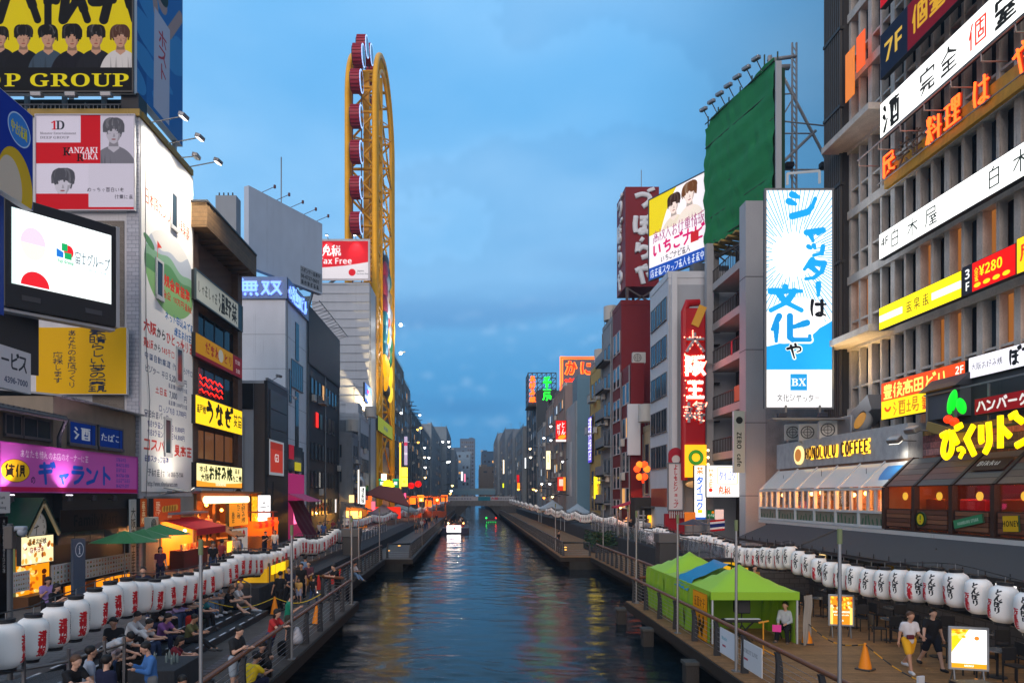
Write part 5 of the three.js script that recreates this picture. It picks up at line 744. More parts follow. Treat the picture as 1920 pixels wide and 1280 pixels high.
// the big wheel
{
 const XR=-15.6,XW=-19.9,Z0=107.6,Z1=131,R=(Z1 - Z0)/ 2,YA=80.6,g=thing('ferris_wheel','tall narrow oval ferris wheel of yellow steel rails carrying red drum gondolas','ferris wheel',[(XR + XW)/ 2,WALK,-(Z0 + Z1)/ 2]),yel=M([0.9,0.44,0.012],0.42,{map:T.paint,size:5});
 const path=(r,n=26)=>{const p=[];p.push([0,0,r]);for(let i=0;i<=n;i++){const a=i / n*Math.PI;p.push([0,YA - R - WALK + Math.sin(a)*r,Math.cos(a)*r]);}p.push([0,0,-r]);return p;};
 const Yc=YA - R - WALK,hx=(XR - XW)/ 2;
 const pos=(s,r)=>s<0?[Yc + s,r]:s>Math.PI*r?[Yc -(s - Math.PI*r),-r]:[Yc + Math.sin(s / r)*r,Math.cos(s / r)*r];
 for(const sx of[-1,1]){const x=sx*hx;part(g,'outer_rail',tube(path(R).map(([a,y,z])=>[x,y,z]),0.46,8),yel);part(g,'inner_rail',tube(path(R - 2.2).map(([a,y,z])=>[x,y,z]),0.34,7),yel);
 const m=[];const lad=(f0,f1)=>m.push(bar(f0,f1,0.17,4));for(let y=1;y<Yc;y +=3)for(const q of[1,-1]){lad([x,y,q*R],[x,y + 1.5,q*(R - 2.2)]);lad([x,y + 1.5,q*(R - 2.2)],[x,y + 3,q*R]);}for(let i=0;i<16;i++){const a=i / 16*Math.PI,b=(i + 0.5)/ 16*Math.PI,c=(i + 1)/ 16*Math.PI;lad([x,Yc + Math.sin(a)*R,Math.cos(a)*R],[x,Yc + Math.sin(b)*(R - 2.2),Math.cos(b)*(R - 2.2)]);lad([x,Yc + Math.sin(b)*(R - 2.2),Math.cos(b)*(R - 2.2)],[x,Yc + Math.sin(c)*R,Math.cos(c)*R]);}part(g,'lattice',mg(m),yel);}
 for(const q of[1,-1]){const m=[];for(let y=6;y<Yc + 2;y +=4.6){m.push(bar([-hx,y,q*(R - 2.2)],[hx,y,q*(R - 2.2)],0.24,5));const s=(y / 4.6|0)% 2?1:-1;m.push(bar([-hx*s,y,q*(R - 2.2)],[hx*s,y + 4.6,q*(R - 2.2)],0.2,4),bar([hx*s,y,q*(R - 2.2)],[-hx*s,y + 4.6,q*(R - 2.2)],0.2,4));}part(g,'cross_bracing',mg(m),yel);}
{const m=[];for(let i=1;i<10;i++){const a=i / 10*Math.PI;m.push(bar([-hx,Yc + Math.sin(a)*(R - 2.2),Math.cos(a)*(R - 2.2)],[hx,Yc + Math.sin(a)*(R - 2.2),Math.cos(a)*(R - 2.2)],0.22,5));const b=(i + 1)/ 10*Math.PI;if(i<9)m.push(bar([-hx,Yc + Math.sin(a)*(R - 2.2),Math.cos(a)*(R - 2.2)],[hx,Yc + Math.sin(b)*(R - 2.2),Math.cos(b)*(R - 2.2)],0.1,4));}part(g,'arch_bracing',mg(m),yel);}
 for(const q of[1,-1]){const m=[];for(let y=8;y<Yc;y +=9)m.push(bar([hx,y,R - 2.2],[hx,y + 9,-R + 2.2],0.16,4),bar([hx,y,-R + 2.2],[hx,y + 9,R - 2.2],0.16,4),bar([-hx,y,R - 2.2],[-hx,y + 9,-R + 2.2],0.16,4),bar([hx,y,R - 2.2],[hx,y,-R + 2.2],0.18,5));if(q>0)part(g,'side_bracing',mg(m),yel);}
 part(g,'mast',mg([bb(-0.2,0.7,0,Yc + 6,R - 4.6,R - 3.6),...[...Array(14)].map((_,i)=>bar([i % 2?-0.2:0.7,3 + i*4.6,R - 3.6],[i % 2?hx:-hx,7.6 + i*4.6,R - 2.2],0.15,4)),...[...Array(14)].map((_,i)=>bar([hx,3 + i*4.6,R - 2.2],[hx,7.6 + i*4.6,R - 7],0.15,4)),bb(hx - 0.3,hx + 0.3,0,Yc + 7,R - 7.4,R - 6.8),bb(-1.0,0.2,0,Yc + 4,-R + 3.6,-R + 4.6)]),yel);part(g,'chain',mg([-1.25,0.15].map((x)=>tube(path(R + 0.5,18).map(([a,y,z])=>[x,Math.max(y,20),z]),0.09,4))),M([0.1,0.05,0.05],0.5));
 const ribs=[cyl(1.62,1.62,1.5,20)];for(let i=0;i<20;i++){const a=i / 20*6.283;ribs.push(bx(0.16,1.5,0.16).rotateY(-a).translate(Math.cos(a)*1.64,0,Math.sin(a)*1.64));}const shell=mg(ribs).rotateZ(Math.PI / 2),glassG=cyl(1.42,1.5,0.12,20).rotateZ(-Math.PI / 2).translate(0.83,0,0),glassG2=glassG.clone().rotateY(Math.PI),ringG=new THREE.TorusGeometry(1.6,0.09,6,26).rotateY(Math.PI / 2).translate(0.8,0,0).toNonIndexed(),arm=mg([bx(0.2,0.3,1.6,0.3,0,-1.4),bx(0.2,0.3,1.6,-0.5,0,-1.4)]);
 const redM=M([0.36,0.03,0.05],0.45),ringM=glow('#9fc4ff',1.1),armM=M([0.05,0.03,0.03],0.5);
 const spacing=5.55,r=R + 1.2;for(let k=-6;k<14;k++){const s=k*spacing + 1.6,[y,z]=pos(s,r);if(s>Math.PI*r + 34)break;const b=part(g,'gondola',shell,redM,[-0.55,y,z]);part(b,'window',glassG,GL.mid);part(b,'window',glassG2,GL.mid);part(b,'light_ring',ringG,ringM);const ar=part(b,'arm',arm,armM);ar.rotation.x=s<0?0:s>Math.PI*r?Math.PI:-s / r;}
 const m=[[[-2.2,44,R - 1],[-11,39.5,R - 1]],[[-2.2,44,R - 1],[-9,37,R - 1]],[[-2.2,40,R - 1],[-9,35,R - 1]],[[-2.2,36,R - 1],[-10,35.5,R - 1]],[[-2.2,37.4,R - 1],[-10,37,R - 1]],[[-9,41,R - 1],[-4,34.6,R - 1]]].map(([a,b])=>bar(a,b,0.24,6));part(g,'tie_beam',mg(m),M([0.09,0.12,0.14],0.5));
 const lob=(x,y,z,sx,sy,sz,mat,name='relief')=>part(g,name,sph(1,0,0,0,18),mat,[x,y,z]).scale.set(sx,sy,sz);
 const rx=hx + 0.25;part(g,'relief_backing',rb(0.5,24,9.5,0.2,rx - 0.2,33.5,-1),M([0.03,0.04,0.06],0.5));
 for(const[y,z,sy,sz,c,e]of[[44,1.5,1.6,1.8,[0.09,0.1,0.12]],[42.5,2.6,1.8,1.5,[0.4,0.04,0.08]],[41,0.4,1.6,1.4,[0.6,0.6,0.62]],[42,-2.2,1.5,1.2,[0.12,0.3,0.2]],[39.4,3.0,2.2,1.2,[0.35,0.05,0.1]],[38.6,1.0,1.5,1.6,[0.62,0.45,0.35]],[38.8,-2.4,1.8,1.3,[0.55,0.3,0.06]],[36.5,2.8,1.8,1.3,[0.3,0.05,0.1]],[36.6,-0.6,1.6,1.7,[0.66,0.66,0.66]],[36.2,-3.8,2.0,1.0,[0.6,0.5,0.42]],[34,2.4,1.9,1.6,[0.02,0.2,0.3]],[34.4,-0.4,0.9,1.2,[0.6,0.08,0.05]],[33.4,-2.6,1.5,1.3,[0.5,0.5,0.5]],[31.6,3.0,2.0,1.2,[0.02,0.22,0.34]],[31.8,0.6,1.7,1.2,'#e8a418',0.6],[31.4,-1.8,1.8,0.9,[0.6,0.6,0.6]],[31,-4.2,1.9,0.9,[0.05,0.3,0.12]],[29,2.6,1.6,1.6,[0.02,0.18,0.3]],[28.8,0.0,1.4,1.0,[0.55,0.3,0.2]],[28.6,-3.0,1.7,1.1,[0.04,0.24,0.1]],[26,2.8,2.4,1.4,'#f0b414',0.8],[26.2,0.4,1.9,1.3,'#f0c020',0.6],[23.6,2.2,1.7,1.3,'#f2a810',0.7],[25.4,-4.2,2.6,1.2,'#f0c81a',0.9],[22.6,-4.4,1.7,1.0,'#f0d23a',0.9],[22.4,0,1.2,1.5,[0.07,0.07,0.08]]]){const m=part(g,e?'lit_relief':'relief',sph(1,0,0,0,14),e?glow(c,e):M(c,0.4),[rx + 0.2,y,z]);m.scale.set(0.55,sy,sz);m.rotation.x=Math.sin(y*7 + z)*0.5;}
 part(g,'pier_wall',bb(-hx + 1,hx - 0.3,0,13,-R + 3,R - 3),paint('#7f868d'));
}
flood('warm floodlight on the striped building roof aimed up at the big wheel',[-15.6,16.6,-98],[-14.2,17.2,-98.6],[-17,48,-109],1500,'#ffd9a0');flood('second warm floodlight on the far building roof aimed up at the big wheel',[-15.2,33.2,-134],[-13.6,33.8,-133],[-16,60,-124],900,'#ffd9a0');
sign('yellow-green discount store sign with blue lettering across the wheel columns',sideP(-15.0,708.5,736,778,806,708.5),(c,w,h)=>{fill(c,w,h,'#b9c83c');ltext(c,'Don Quijote',w*0.5,h*0.52,h*0.42,'#2d4fa8',{align:'center',sx:0.95});},{em:0.3,d:0.3,res:4});
for(const[px,n]of[[716,'near'],[742,'far']]){const z=104.5 - 0;const g=thing('green_sign',n + ' green bottle-shaped lit sign above the red tent roof under the wheel','sign',[xz(px,z),yz(921,z),-z]);part(g,'body',rb(0.85,1.7,0.5,0.1,0,0.85,0),glow('#0c8a58',0.55));part(g,'cap',rb(0.95,0.22,0.55,0.06,0,1.8,0),glow('#27c07e',0.7));part(g,'label',bx(0.5,0.5,0.04,0,1.25,0.27),glow('#dff2e4',0.9));}
{const z=104.3,g=thing('burst_sign','round yellow bulb-edged sign between the two green bottle signs','sign',[xz(727.5,z),yz(911,z),-z]);part(g,'disc',cyl(0.8,0.8,0.2,20).rotateX(Math.PI / 2),glow('#ffe01a',2.2));for(let i=0;i<14;i++)part(g,'bulb',sph(0.13,Math.cos(i*0.449)*0.88,Math.sin(i*0.449)*0.88,0.05,6),glow('#ffd000',1.6));const w=solo('white_lightbox','small bright white lightbox above the near green bottle sign','sign',rb(0.75,0.95,0.2,0.04),glow('#fff4ec',2.4),[xz(719.5,z),yz(894,z),-z]);}
// RIGHT BANK
// office building with fins and stacked signs
{
 const X=19,z0=15,z1=35,g=thing('office_building','tall office building of pale concrete fins and dark windows hung with stacked restaurant signs','building',[X + 6,WALK,-(z0 + z1)/ 2]),H=44,mid=(z0 + z1)/ 2,cc=conc('#d2c6ba',4),pane=bx(0.03,3.2,0.8),pane2=bx(0.03,0.9,0.8);
 part(g,'core',bb(-5.3,6,0,H,mid - z1,mid - z0),M([0.02,0.022,0.026],0.5));
 const fl=[6.7,10.05,13.4,16.8,20.15,23.5,26.9,30.25,33.6,37,40.3,43.7].map((y)=>y - WALK),finA=bx(0.46,H - 4,0.3,0.12,H / 2 + 1,0),finB=bx(0.32,H - 4,0.15,0.1,H / 2 + 1,0);
 for(let z=z1,k=0;z>z0;z -=0.9,k++){part(g,'fin',k % 2?finB:finA,cc,[k % 2?-5.65:-5.6,0,mid - z]);}
 for(const y of fl){part(g,'ledge',bx(0.5,0.42,z1 - z0 + 0.1,-5.55,y,0),cc);part(g,'transom',bx(0.34,0.1,z1 - z0,-5.5,y + 1.25,0),cc);for(let z=z1 - 0.45;z>z0;z -=0.9){if(y>30)continue;const f=y<14&&rnd()<0.3?M([0.05,0.02,0.006],0.1,{em:[0.26,0.09,0.02],ei:1}):pick([GL.dark,GL.dark,GL.mid]);part(g,'window',pane,f,[-5.34,y + 1.82,mid - z]);}}
 for(const y of[fl[2],fl[5]])part(g,'canopy',bx(1.6,0.3,4.2,-6.2,y + 0.1,mid - 33.2),cc);
 const lam=thing('bulb_lamp','warm lit windows glowing orange behind the fins beside the 7F sign','lit window',[X - 0.25,25.6,-33.4]);part(lam,'lit_pane',bb(0,0.03,0,2.4,-1.0,-0.2),glow('#ff8a2a',0.5));part(lam,'lit_pane',bb(0,0.03,0.9,2.6,0.0,0.7),glow('#ff5a14',0.8));
 const st=thing('stair_tower','dark louvred stair tower at the far corner of the office building','building',[X + 3,WALK,-35.9]);part(st,'wall',bb(-3,3,0,42,-0.85,0.85),M([0.035,0.034,0.035],0.6));for(let i=0;i<9;i++)part(st,'louvre',bb(-3.14,-3.0,0,42,-0.82 + i*0.19,-0.76 + i*0.19),M([0.075,0.07,0.066],0.5));for(let y=4;y<42;y +=4)part(st,'ledge',bb(-3.18,-2.9,y,y + 0.15,-0.86,0.86),M([0.05,0.048,0.046],0.5));
}
const RS=(t,b,at,p0,p1=2020,X=18.3)=>sideP(X,p0,p1,t,b,at);
sign('dark red corner of the topmost sign cut by the upper edge',RS(-60,18,1651,1651),(c,w,h)=>{fill(c,w,h,'#c0101c');jtext(c,'居酒屋完全個室',10,h*0.2,h*0.5,h*0.6,'#f5e6d8',{lw:0.13});},{em:0.6});
sign('dark red and navy 7F private-room sign with yellow characters',RS(68,150,1651,1651),(c,w,h)=>{fill(c,w,h,'#7a0f1e');c.fillStyle='#161c30';c.fillRect(0,0,h*0.98,h);ltext(c,'7F',h*0.14,h*0.52,h*0.62,'#f3c14a');jtext(c,'個室居酒屋',h*1.12,h*0.2,h*0.5,h*0.56,'#f0b32c',{lw:0.14,gap:1.12});},{em:0.45,res:1.8});
sign('long white private-room bar sign with black brush characters and one red character',RS(196,261,1651,1651),(c,w,h)=>{fill(c,w,h,'#fdfcf6');const b={lw:0.11,brush:true};jtext(c,'酒',h*0.16,h*0.12,h*0.72,h*0.8,'#15130f',b);jtext(c,'完全',h*1.75,h*0.22,h*0.62,h*0.62,'#25231f',{lw:0.08,gap:1.3,brush:true});jtext(c,'個',h*3.5,h*0.2,h*0.6,h*0.62,'#d0321c',{lw:0.08});jtext(c,'室居酒屋',h*4.35,h*0.18,h*0.66,h*0.66,'#15130f',{lw:0.1,gap:1.28,brush:true});},{em:1.1,light:['#fffaf0',0.7],res:1.8});
{
 const P=RS(318,355,1658,1658,2020,18.5),g=thing('neon_sign','yellow board of folk restaurant neon characters in orange and turquoise with a pipe frame','neon sign',P.pos,P.ry);part(g,'board',bx(P.w,P.h,0.18,0,0,-0.1),M([0.62,0.3,0.015],0.5,{map:T.concrete,size:1.4}));
 const or=glow('#ff5a1c',2.6),tq=glow('#22d8d0',2.2),off=M([0.12,0.06,0.03],0.5),s=[['民',0.6,or],['芸',1.65,off],['肉',2.5,off],['料',3.55,or],['理',4.6,or],['は',6.1,or],['や',7.9,or],['道',9.7,tq],['頓',11.1,tq]];
 for(const[ch,d,m]of s){const q=glyphGeo(ch,-P.w / 2 + d - 0.45,P.h / 2 + 0.55,0.9,1.15,0.042,{n:6});part(g,'letter',q,m,[0,0,0.14]);if(m!==off){const q2=glyphGeo(ch,-P.w / 2 + d - 0.45,P.h / 2 + 0.55,0.9,1.15,0.085,{flat:0.3});part(g,'letter_back',q2,m===tq?M([0.02,0.12,0.12],0.5):M([0.35,0.05,0.01],0.5),[0,0,0.05]);}}
 part(g,'pipe_frame',mg([bar([-P.w / 2 - 0.5,1.1,0.9],[P.w / 2,1.1,0.9],0.04),bar([-P.w / 2,-0.25,0.3],[P.w / 2,-0.25,0.3],0.03),...[...Array(10)].map((_,i)=>tube([[-P.w / 2 - 0.4 + i*1.5,1.1,0.9],[-P.w / 2 - 0.4 + i*1.5,0.8,0.9],[-P.w / 2 - 0.4 + i*1.5,0.8,0]],0.03,4))]),metal([0.4,0.3,0.26],0.5));areaLight(P,'#ff6a20',0.5,0.5);
}
sign('long white 4F pub sign with thin black characters written twice',RS(440,488,1649,1649),(c,w,h)=>{fill(c,w,h,'#fffef6');const u=h / 1.2;ltext(c,'4F',u*0.15,h*0.4,h*0.42,'#1d211f',{weight:''});const t=(x)=>['白','木','屋'].forEach((q,i)=>jtext(c,q,u*(x + i*1.22),h*0.16,h*0.62,h*0.68,'#17201d',{lw:0.075}));t(0.85);t(6.75);t(11.4);},{em:1.1,light:['#fffaf0',0.7],res:2});
sign('bright yellow 3F grill sign with two white bars',sideP(18.3,1649,1804,578,620,1649),(c,w,h)=>{fill(c,w,h,'#ffe60c');c.fillStyle='#fffef0';c.fillRect(0,h*0.36,w*0.32,h*0.3);c.fillRect(w*0.68,h*0.36,w*0.32,h*0.3);jtext(c,'安楽亭',w*0.36,h*0.26,h*0.46,h*0.5,'#6a5a10',{lw:0.09,gap:1.15});},{em:1.0,light:['#ffe040',0.6],res:3});
sign('black strip reading 3F and red sign with a yellow 280 price',sideP(18.3,1805,1906,502,556,1805),(c,w,h)=>{fill(c,w,h,'#e8120c');c.fillStyle='#1a1c26';c.fillRect(0,0,w*0.2,h);ltext(c,'3',w*0.1,h*0.3,h*0.46,'#f7f5f0',{align:'center'});ltext(c,'F',w*0.1,h*0.74,h*0.42,'#f7f5f0',{align:'center'});jtext(c,'全品',w*0.24,h*0.2,h*0.2,h*0.24,'#ffd81c',{v:true,lw:0.14});ltext(c,'¥280',w*0.33,h*0.38,h*0.5,'#ffe01c',{sx:0.95});for(let i=0;i<4;i++){c.fillStyle='#ffd81c';c.beginPath();c.ellipse(w*(0.3 + i*0.18),h*0.82,w*0.07,h*0.08,0,0,7);c.fill();}},{em:0.85,res:3});
sign('yellow menu sign at the right edge beside the red 280 price sign',sideP(18.3,1907,2010,448,515,1907),(c,w,h)=>{fill(c,w,h,'#ffd21c');jtext(c,'居酒屋',w*0.08,h*0.2,w*0.24,h*0.5,'#d0281c',{lw:0.15});},{em:0.9});
sign('orange and yellow 2F chicken tavern sign with a red 280 price',sideP(18.1,1653,1811,719,788,1653),(c,w,h)=>{fill(c,w,h,'#ffd81a');c.fillStyle='#e8481a';c.fillRect(0,0,w,h*0.5);jtext(c,'豊後高田どり',w*0.03,h*0.08,w*0.128,h*0.38,'#ffe86a',{lw:0.14,gap:1.04});ltext(c,'2F',w*0.99,h*0.17,h*0.26,'#fff6e0',{align:'right'});c.strokeStyle='#d8481a';c.lineWidth=h*0.07;c.beginPath();c.arc(w*0.09,h*0.66,h*0.12,0.2,3);c.stroke();jtext(c,'酒場',w*0.17,h*0.56,w*0.16,h*0.38,'#b8781a',{lw:0.1});jtext(c,'全品',w*0.53,h*0.56,w*0.06,h*0.18,'#c8281a',{v:true,lw:0.14});ltext(c,'280',w*0.6,h*0.73,h*0.44,'#d81c12');jtext(c,'円',w*0.92,h*0.7,w*0.06,h*0.2,'#c8281a',{lw:0.12});},{em:0.95,light:['#ffb030',0.7],res:3});
sign('white savoury pancake restaurant sign with bold black brush kana at the right edge',sideP(18.1,1817,2010,671,711,1817),(c,w,h)=>{fill(c,w,h,'#f2eef4');jtext(c,'大阪お好み焼',w*0.03,h*0.32,h*0.3,h*0.36,'#55525a',{lw:0.08});jtext(c,'ぼてぢゅう',w*0.44,h*0.1,h*0.66,h*0.78,'#121418',{lw:0.16,brush:true});},{em:0.85,res:3});
sign('dark red hamburg sign with white katakana above the yellow letters',sideP(17.5,1828,2010,748,779,1828),(c,w,h)=>{fill(c,w,h,'#8e141c');jtext(c,'ハンバーグ',h*0.15,h*0.14,h*0.72,h*0.72,'#fbf2ee',{lw:0.2,gap:1.12});},{em:0.5,res:3.5});
{
 const y=9.05,g=thing('kana_sign','huge glowing yellow kana letters with red cherries and green leaves over the steak house','sign',[17.3,8.2,-22]),ye=glow('#ffd800',1.25);let z=24.9;
 const chs=[['び',1.15,0.0],['っ',0.55,-0.5],['く',0.72,0.02],['り',0.82,0.06],['ド',0.95,0.12],['ン',1.0,0.15]];let zz=3.05;for(const[c,w,dy]of chs){const q=glyphGeo(c,0,0,w,c==='っ'?0.75:1.2,c==='っ'?0.085:0.12,{flat:0.55,n:8});part(g,'letter',q,ye,[-0.2,0.12 + dy,-zz],[0,-Math.PI / 2,0]);zz -=c==='び'?0.82:c==='っ'?0.4:w*0.9;}
 for(const[dz,dy,r]of[[2.5,0.36,0.15],[2.2,0.24,0.15]])part(g,'cherry',sph(r,0,0,0,12),glow('#ff3a10',1.0),[-0.25,dy,-dz]);for(const[dz,dy,a,l]of[[2.3,0.95,0.35,0.45],[1.85,0.75,-0.5,0.32]]){const m=part(g,'leaf',sph(1,0,0,0,12),glow('#10e028',0.9),[-0.25,dy,-dz]);m.scale.set(0.1,l,0.2);m.rotation.x=a;}part(g,'stem',tube([[-0.25,0.45,-2.5],[-0.25,0.7,-2.3],[-0.25,0.4,-2.2]],0.03,5),M([0.03,0.2,0.03],0.5));part(g,'support_rail',mg([bar([0,-0.8,-3.0],[0,-0.8,6],0.05),bar([0,-0.1,-3.0],[0,-0.1,6],0.05)]),blackM);
 areaLight({pos:[17,7.8,-22],ry:-Math.PI / 2,w:6,h:1.2},'#ffd020',1.0,0.3);
}
// coffee house and steak house at the foot
{
 const A0=27.4,A1=39.3,g=thing('coffee_house','grey-fronted coffee house with a long sloping glass window bay over the terrace','restaurant',[17.6,4.5,-(A0 + A1)/ 2]),m=(A0 + A1)/ 2,al=paint('#b4bbbd',0.4),bays=[39.3,37.05,34.95,33,31.06,29.2,27.4];
 part(g,'fascia',bb(0,3.0,2.85,4.27,m - A1 - 0.3,m - A0 - 0.25),M([0.42,0.43,0.44],0.7,{map:T.concrete,size:2.6}));part(g,'underside',bb(0.02,0.3,2.6,2.85,m - A1,m - A0),M([0.1,0.06,0.04],0.7));part(g,'floor',bb(-1.1,3,-0.1,0.05,m - A1,m - A0),al);part(g,'back_wall',bb(1.8,1.9,0,2.8,m - A1,m - A0),M([0.36,0.16,0.05],0.7,{map:T.wood,size:2}));part(g,'ceiling',bb(0,1.9,2.55,2.6,m - A1,m - A0),M([0.3,0.14,0.06],0.7));part(g,'end_wall',mg([bb(-0.9,1.9,0,2.0,m - A0 - 0.06,m - A0 - 0.02)]),M([0.3,0.14,0.05],0.7));
 for(const z of bays){part(g,'mullion',bb(-1.16,-1.0,0,1.62,m - z - 0.06,m - z + 0.06),al);part(g,'rafter',beam([-1.08,1.62,m - z],[0.05,2.76,m - z],0.1,0.12),al);}
 for(const y of[0.04,0.64,1.6])part(g,'rail',bb(-1.15,-1.0,y - 0.05,y + 0.06,m - A1,m - A0),al);
 const low=M([0.17,0.17,0.13],0.45,{map:T.plaster,size:1.2}),reed=M([0.03,0.10,0.055],0.8);
 const slope=new THREE.MeshPhysicalMaterial({color:new THREE.Color().setRGB(0.72,0.78,0.78),roughness:0.1,transmission:0.35,thickness:0,ior:1.5});
 for(let i=0;i<6;i++){const a=m - bays[i]+ 0.07,b=m - bays[i + 1]- 0.07,d=b - a,w=(b + a)/ 2;part(g,'lower_panel',bx(0.03,0.52,d,-1.07,0.33,w),low);const r=[];for(let k=0;k<6;k++)r.push(beam([-1.09,0.09,a + d*(k + 0.5)/ 6],[-1.09,0.3 + rnd()*0.25,a + d*(k + 0.5)/ 6 + rnd(-0.1,0.1)],0.012,0.06));part(g,'reed_pattern',mg(r),reed);part(g,'window_pane',bx(0.02,0.88,d,-1.07,1.12,w),GL.clear);for(let k=1;k<3;k++)part(g,'glazing_bar',bb(-1.12,-1.02,0.68,1.56,a + d*k / 3 - 0.06,a + d*k / 3 + 0.06),al);part(g,'roof_pane',beam([-1.02,1.7,w],[0.0,2.72,w],d,0.02),slope);
 const p=part(g,'pendant_lamp',sph(0.1,0,0,0,10),glow('#ffc46a',7),[-0.45 +(i % 2)*0.5,1.36 +(i % 3)*0.06,w + d*0.2]);part(p,'cord',bb(-0.008,0.008,0,1.1,-0.008,0.008),blackM);const l=new THREE.PointLight('#ff9a3c',9,0,2);l.position.set(17.6 - 0.3,4.5 + 1.3,-m + w - d*0.15);l.castShadow=true;l.shadow.radius=5;scene.add(l);
 part(g,'table',mg([cyl(0.35,0.35,0.04,12,0,0.72,0),cyl(0.04,0.04,0.7,6,0,0.36,0)]),M([0.25,0.12,0.05],0.5),[-0.3,0.05,w]);part(g,'wall_art',bx(0.03,0.7,0.5,1.77,1.3,w + rnd(-0.3,0.3)),pick([glow('#ffb84a',0.5),M([0.45,0.2,0.1],0.6),M([0.1,0.12,0.15],0.5)]));}
 part(g,'blue_poster',(()=>{const s=new THREE.Shape();s.moveTo(-0.62,0.5);s.lineTo(0.62,0.5);s.quadraticCurveTo(0.7,-0.1,0,-0.62);s.quadraticCurveTo(-0.72,-0.2,-0.62,0.5);return new THREE.ShapeGeometry(s,8).toNonIndexed();})(),M([0.01,0.16,0.42],0.4),[-0.55,2.2,m - 28.0],[-0.75,-Math.PI / 2,0,'YXZ']);
 g.children[g.children.length - 1].rotation.order='YXZ';
 part(g,'logo_disc',cyl(0.5,0.5,0.1,26).rotateZ(Math.PI / 2),glow('#ffe59a',0.9),[-0.06,3.5,m - 1280*17.6 /(1501 - 888)]);part(g,'logo_inner',cyl(0.34,0.34,0.06,22).rotateZ(Math.PI / 2),M([0.5,0.2,0.06],0.5,{em:[0.5,0.16,0.02],ei:0.6}),[-0.1,3.5,m - 36.75]);
 const dark=M([0.12,0.06,0.02],0.5),ga=glow('#ffc030',2.0);const f='HONOLULU COFFEE',Ls={H:'bbbs rbrs bkrk',O:'fbobrgrnosfscncgfb',N:'bsbbrsrb',L:'bbbsqs',U:'bbbogskslsqorb',C:'qdnbfbcgcnfsnsqq',F:'rbbbbs bkok',E:'rbbbbsrs bkok'};let z=1280*17.6 /(1515 - 888);const lh=0.62,step=(z - 1280*17.6 /(1637 - 888))/ 15;
[...f].forEach((ch,i)=>{if(ch!==' '){const k='~' + ch;if(!GLY[k])KANA(k + ' ' + Ls[ch].split(' ').map((q)=>'!' + q).join(' '));const q=glyphGeo(k,0,0,step*0.74,lh,0.05,{flat:0.6}),b=glyphGeo(k,0,0,step*0.74,lh,0.085,{flat:0.2});part(g,'letter',q,dark,[-0.14,3.52 + lh / 2,m - z + i*step],[0,-Math.PI / 2,0]);part(g,'letter_glow',b,ga,[-0.03,3.52 + lh / 2,m - z + i*step],[0,-Math.PI / 2,0]);}});
 const B0=14.2,B1=A0,s=thing('steak_house','dark timber steak house with a sloping plank roof and wooden window boxes over the terrace','restaurant',[17.6,4.5,-(B0 + B1)/ 2]),n=(B0 + B1)/ 2,dw=M([0.05,0.024,0.016],0.6,{map:T.wood,size:1.4}),rw=M([0.5,0.34,0.28],0.6,{map:T.planks2,size:2.6,bump:0.012,bumpTex:T.planks2,bsize:2.6}),bz=[27.36,25.5,23.5,21.6,19.8,18,16.2,14.4];
 part(s,'back_wall',bb(1.5,1.6,0,2.6,n - B1,n - B0),M([0.09,0.03,0.015],0.7));part(s,'floor',bb(-1.1,1.6,-0.1,0.03,n - B1,n - B0),dw);part(s,'fascia',bb(0.05,0.3,2.78,3.9,n - B1 + 0.6,n - B0),rw);part(s,'upper_wall',bb(0.6,1,3.9,6,n - B1,n - B0),paint('#3a3d42'));part(s,'upper_rail',mg([bb(0.1,0.16,5.2,5.26,n - B1 + 0.6,n - B0),...[0,1.6,3.2,4.8].map((q)=>bb(0.1,0.16,3.9,5.2,n - B1 + 0.7 + q,n - B1 + 0.76 + q))]),steelM);part(s,'ceiling',bb(0,1.5,2.5,2.58,n - B1,n - B0),dw);
 for(const zz of bz){part(s,'post',bb(-1.18,-0.98,0,1.66,n - zz - 0.09,n - zz + 0.09),dw);part(s,'rafter',beam([-1.1,1.66,n - zz],[0.05,2.82,n - zz],0.14,0.12),M([0.02,0.012,0.01],0.6));}
 for(let i=0;i<7;i++){const a=n - bz[i]+ 0.1,b=n - bz[i + 1]- 0.1,d=b - a,w=(a + b)/ 2,pl=5;for(let k=0;k<pl;k++){const t0=k / pl,t1=(k + 0.94)/ pl,q=part(s,'roof_plank',beam([-1.08,1.68,0],[-1.08 + 1.1*0.19,1.68 + 1.1*0.19,0],d,0.05),M([[0.13,0.05,0.035],[0.09,0.05,0.04],[0.17,0.06,0.035],[0.07,0.06,0.055],[0.12,0.07,0.05]][(i*3 + k*2)% 5],0.5,{map:T.wood,size:1.1}),[t0*1.1,t0*1.1,w]);}
 part(s,'window_box',bb(-1.1,-1.0,0.08,0.82,a,b),dw);for(let k=0;k<4;k++)part(s,'box_plank',bb(-1.15,-1.1,0.14 + k*0.165,0.28 + k*0.165,a + 0.1,b - 0.1),M([[0.2,0.075,0.04],[0.13,0.05,0.03],[0.24,0.1,0.05]][(i + k)% 3],0.6,{map:T.wood,size:0.9}));part(s,'window_pane',bx(0.02,0.78,d,-1.05,1.25,w),GL.clear);
 if(i<5){const b=part(s,'bulb',sph(0.07,0,0,0,8),glow('#ffb060',8),[0.2,1.9,w + 0.3]);const l=new THREE.PointLight('#ff7a22',2.2,0,2);l.position.set(17.75,4.5 + 1.7,-n + w + 0.1);l.castShadow=true;l.shadow.radius=4;scene.add(l);part(s,'hanging_disc',cyl(0.15,0.15,0.03,14).rotateZ(Math.PI / 2),glow('#ffc640',0.6),[-0.9,1.3,w + 0.05]);part(s,'bench_back',rb(0.2,0.5,d*0.7,0.05,0.4,0.95,w),M(i===1?[0.4,0.015,0.02]:[0.2,0.06,0.02],0.5));}}
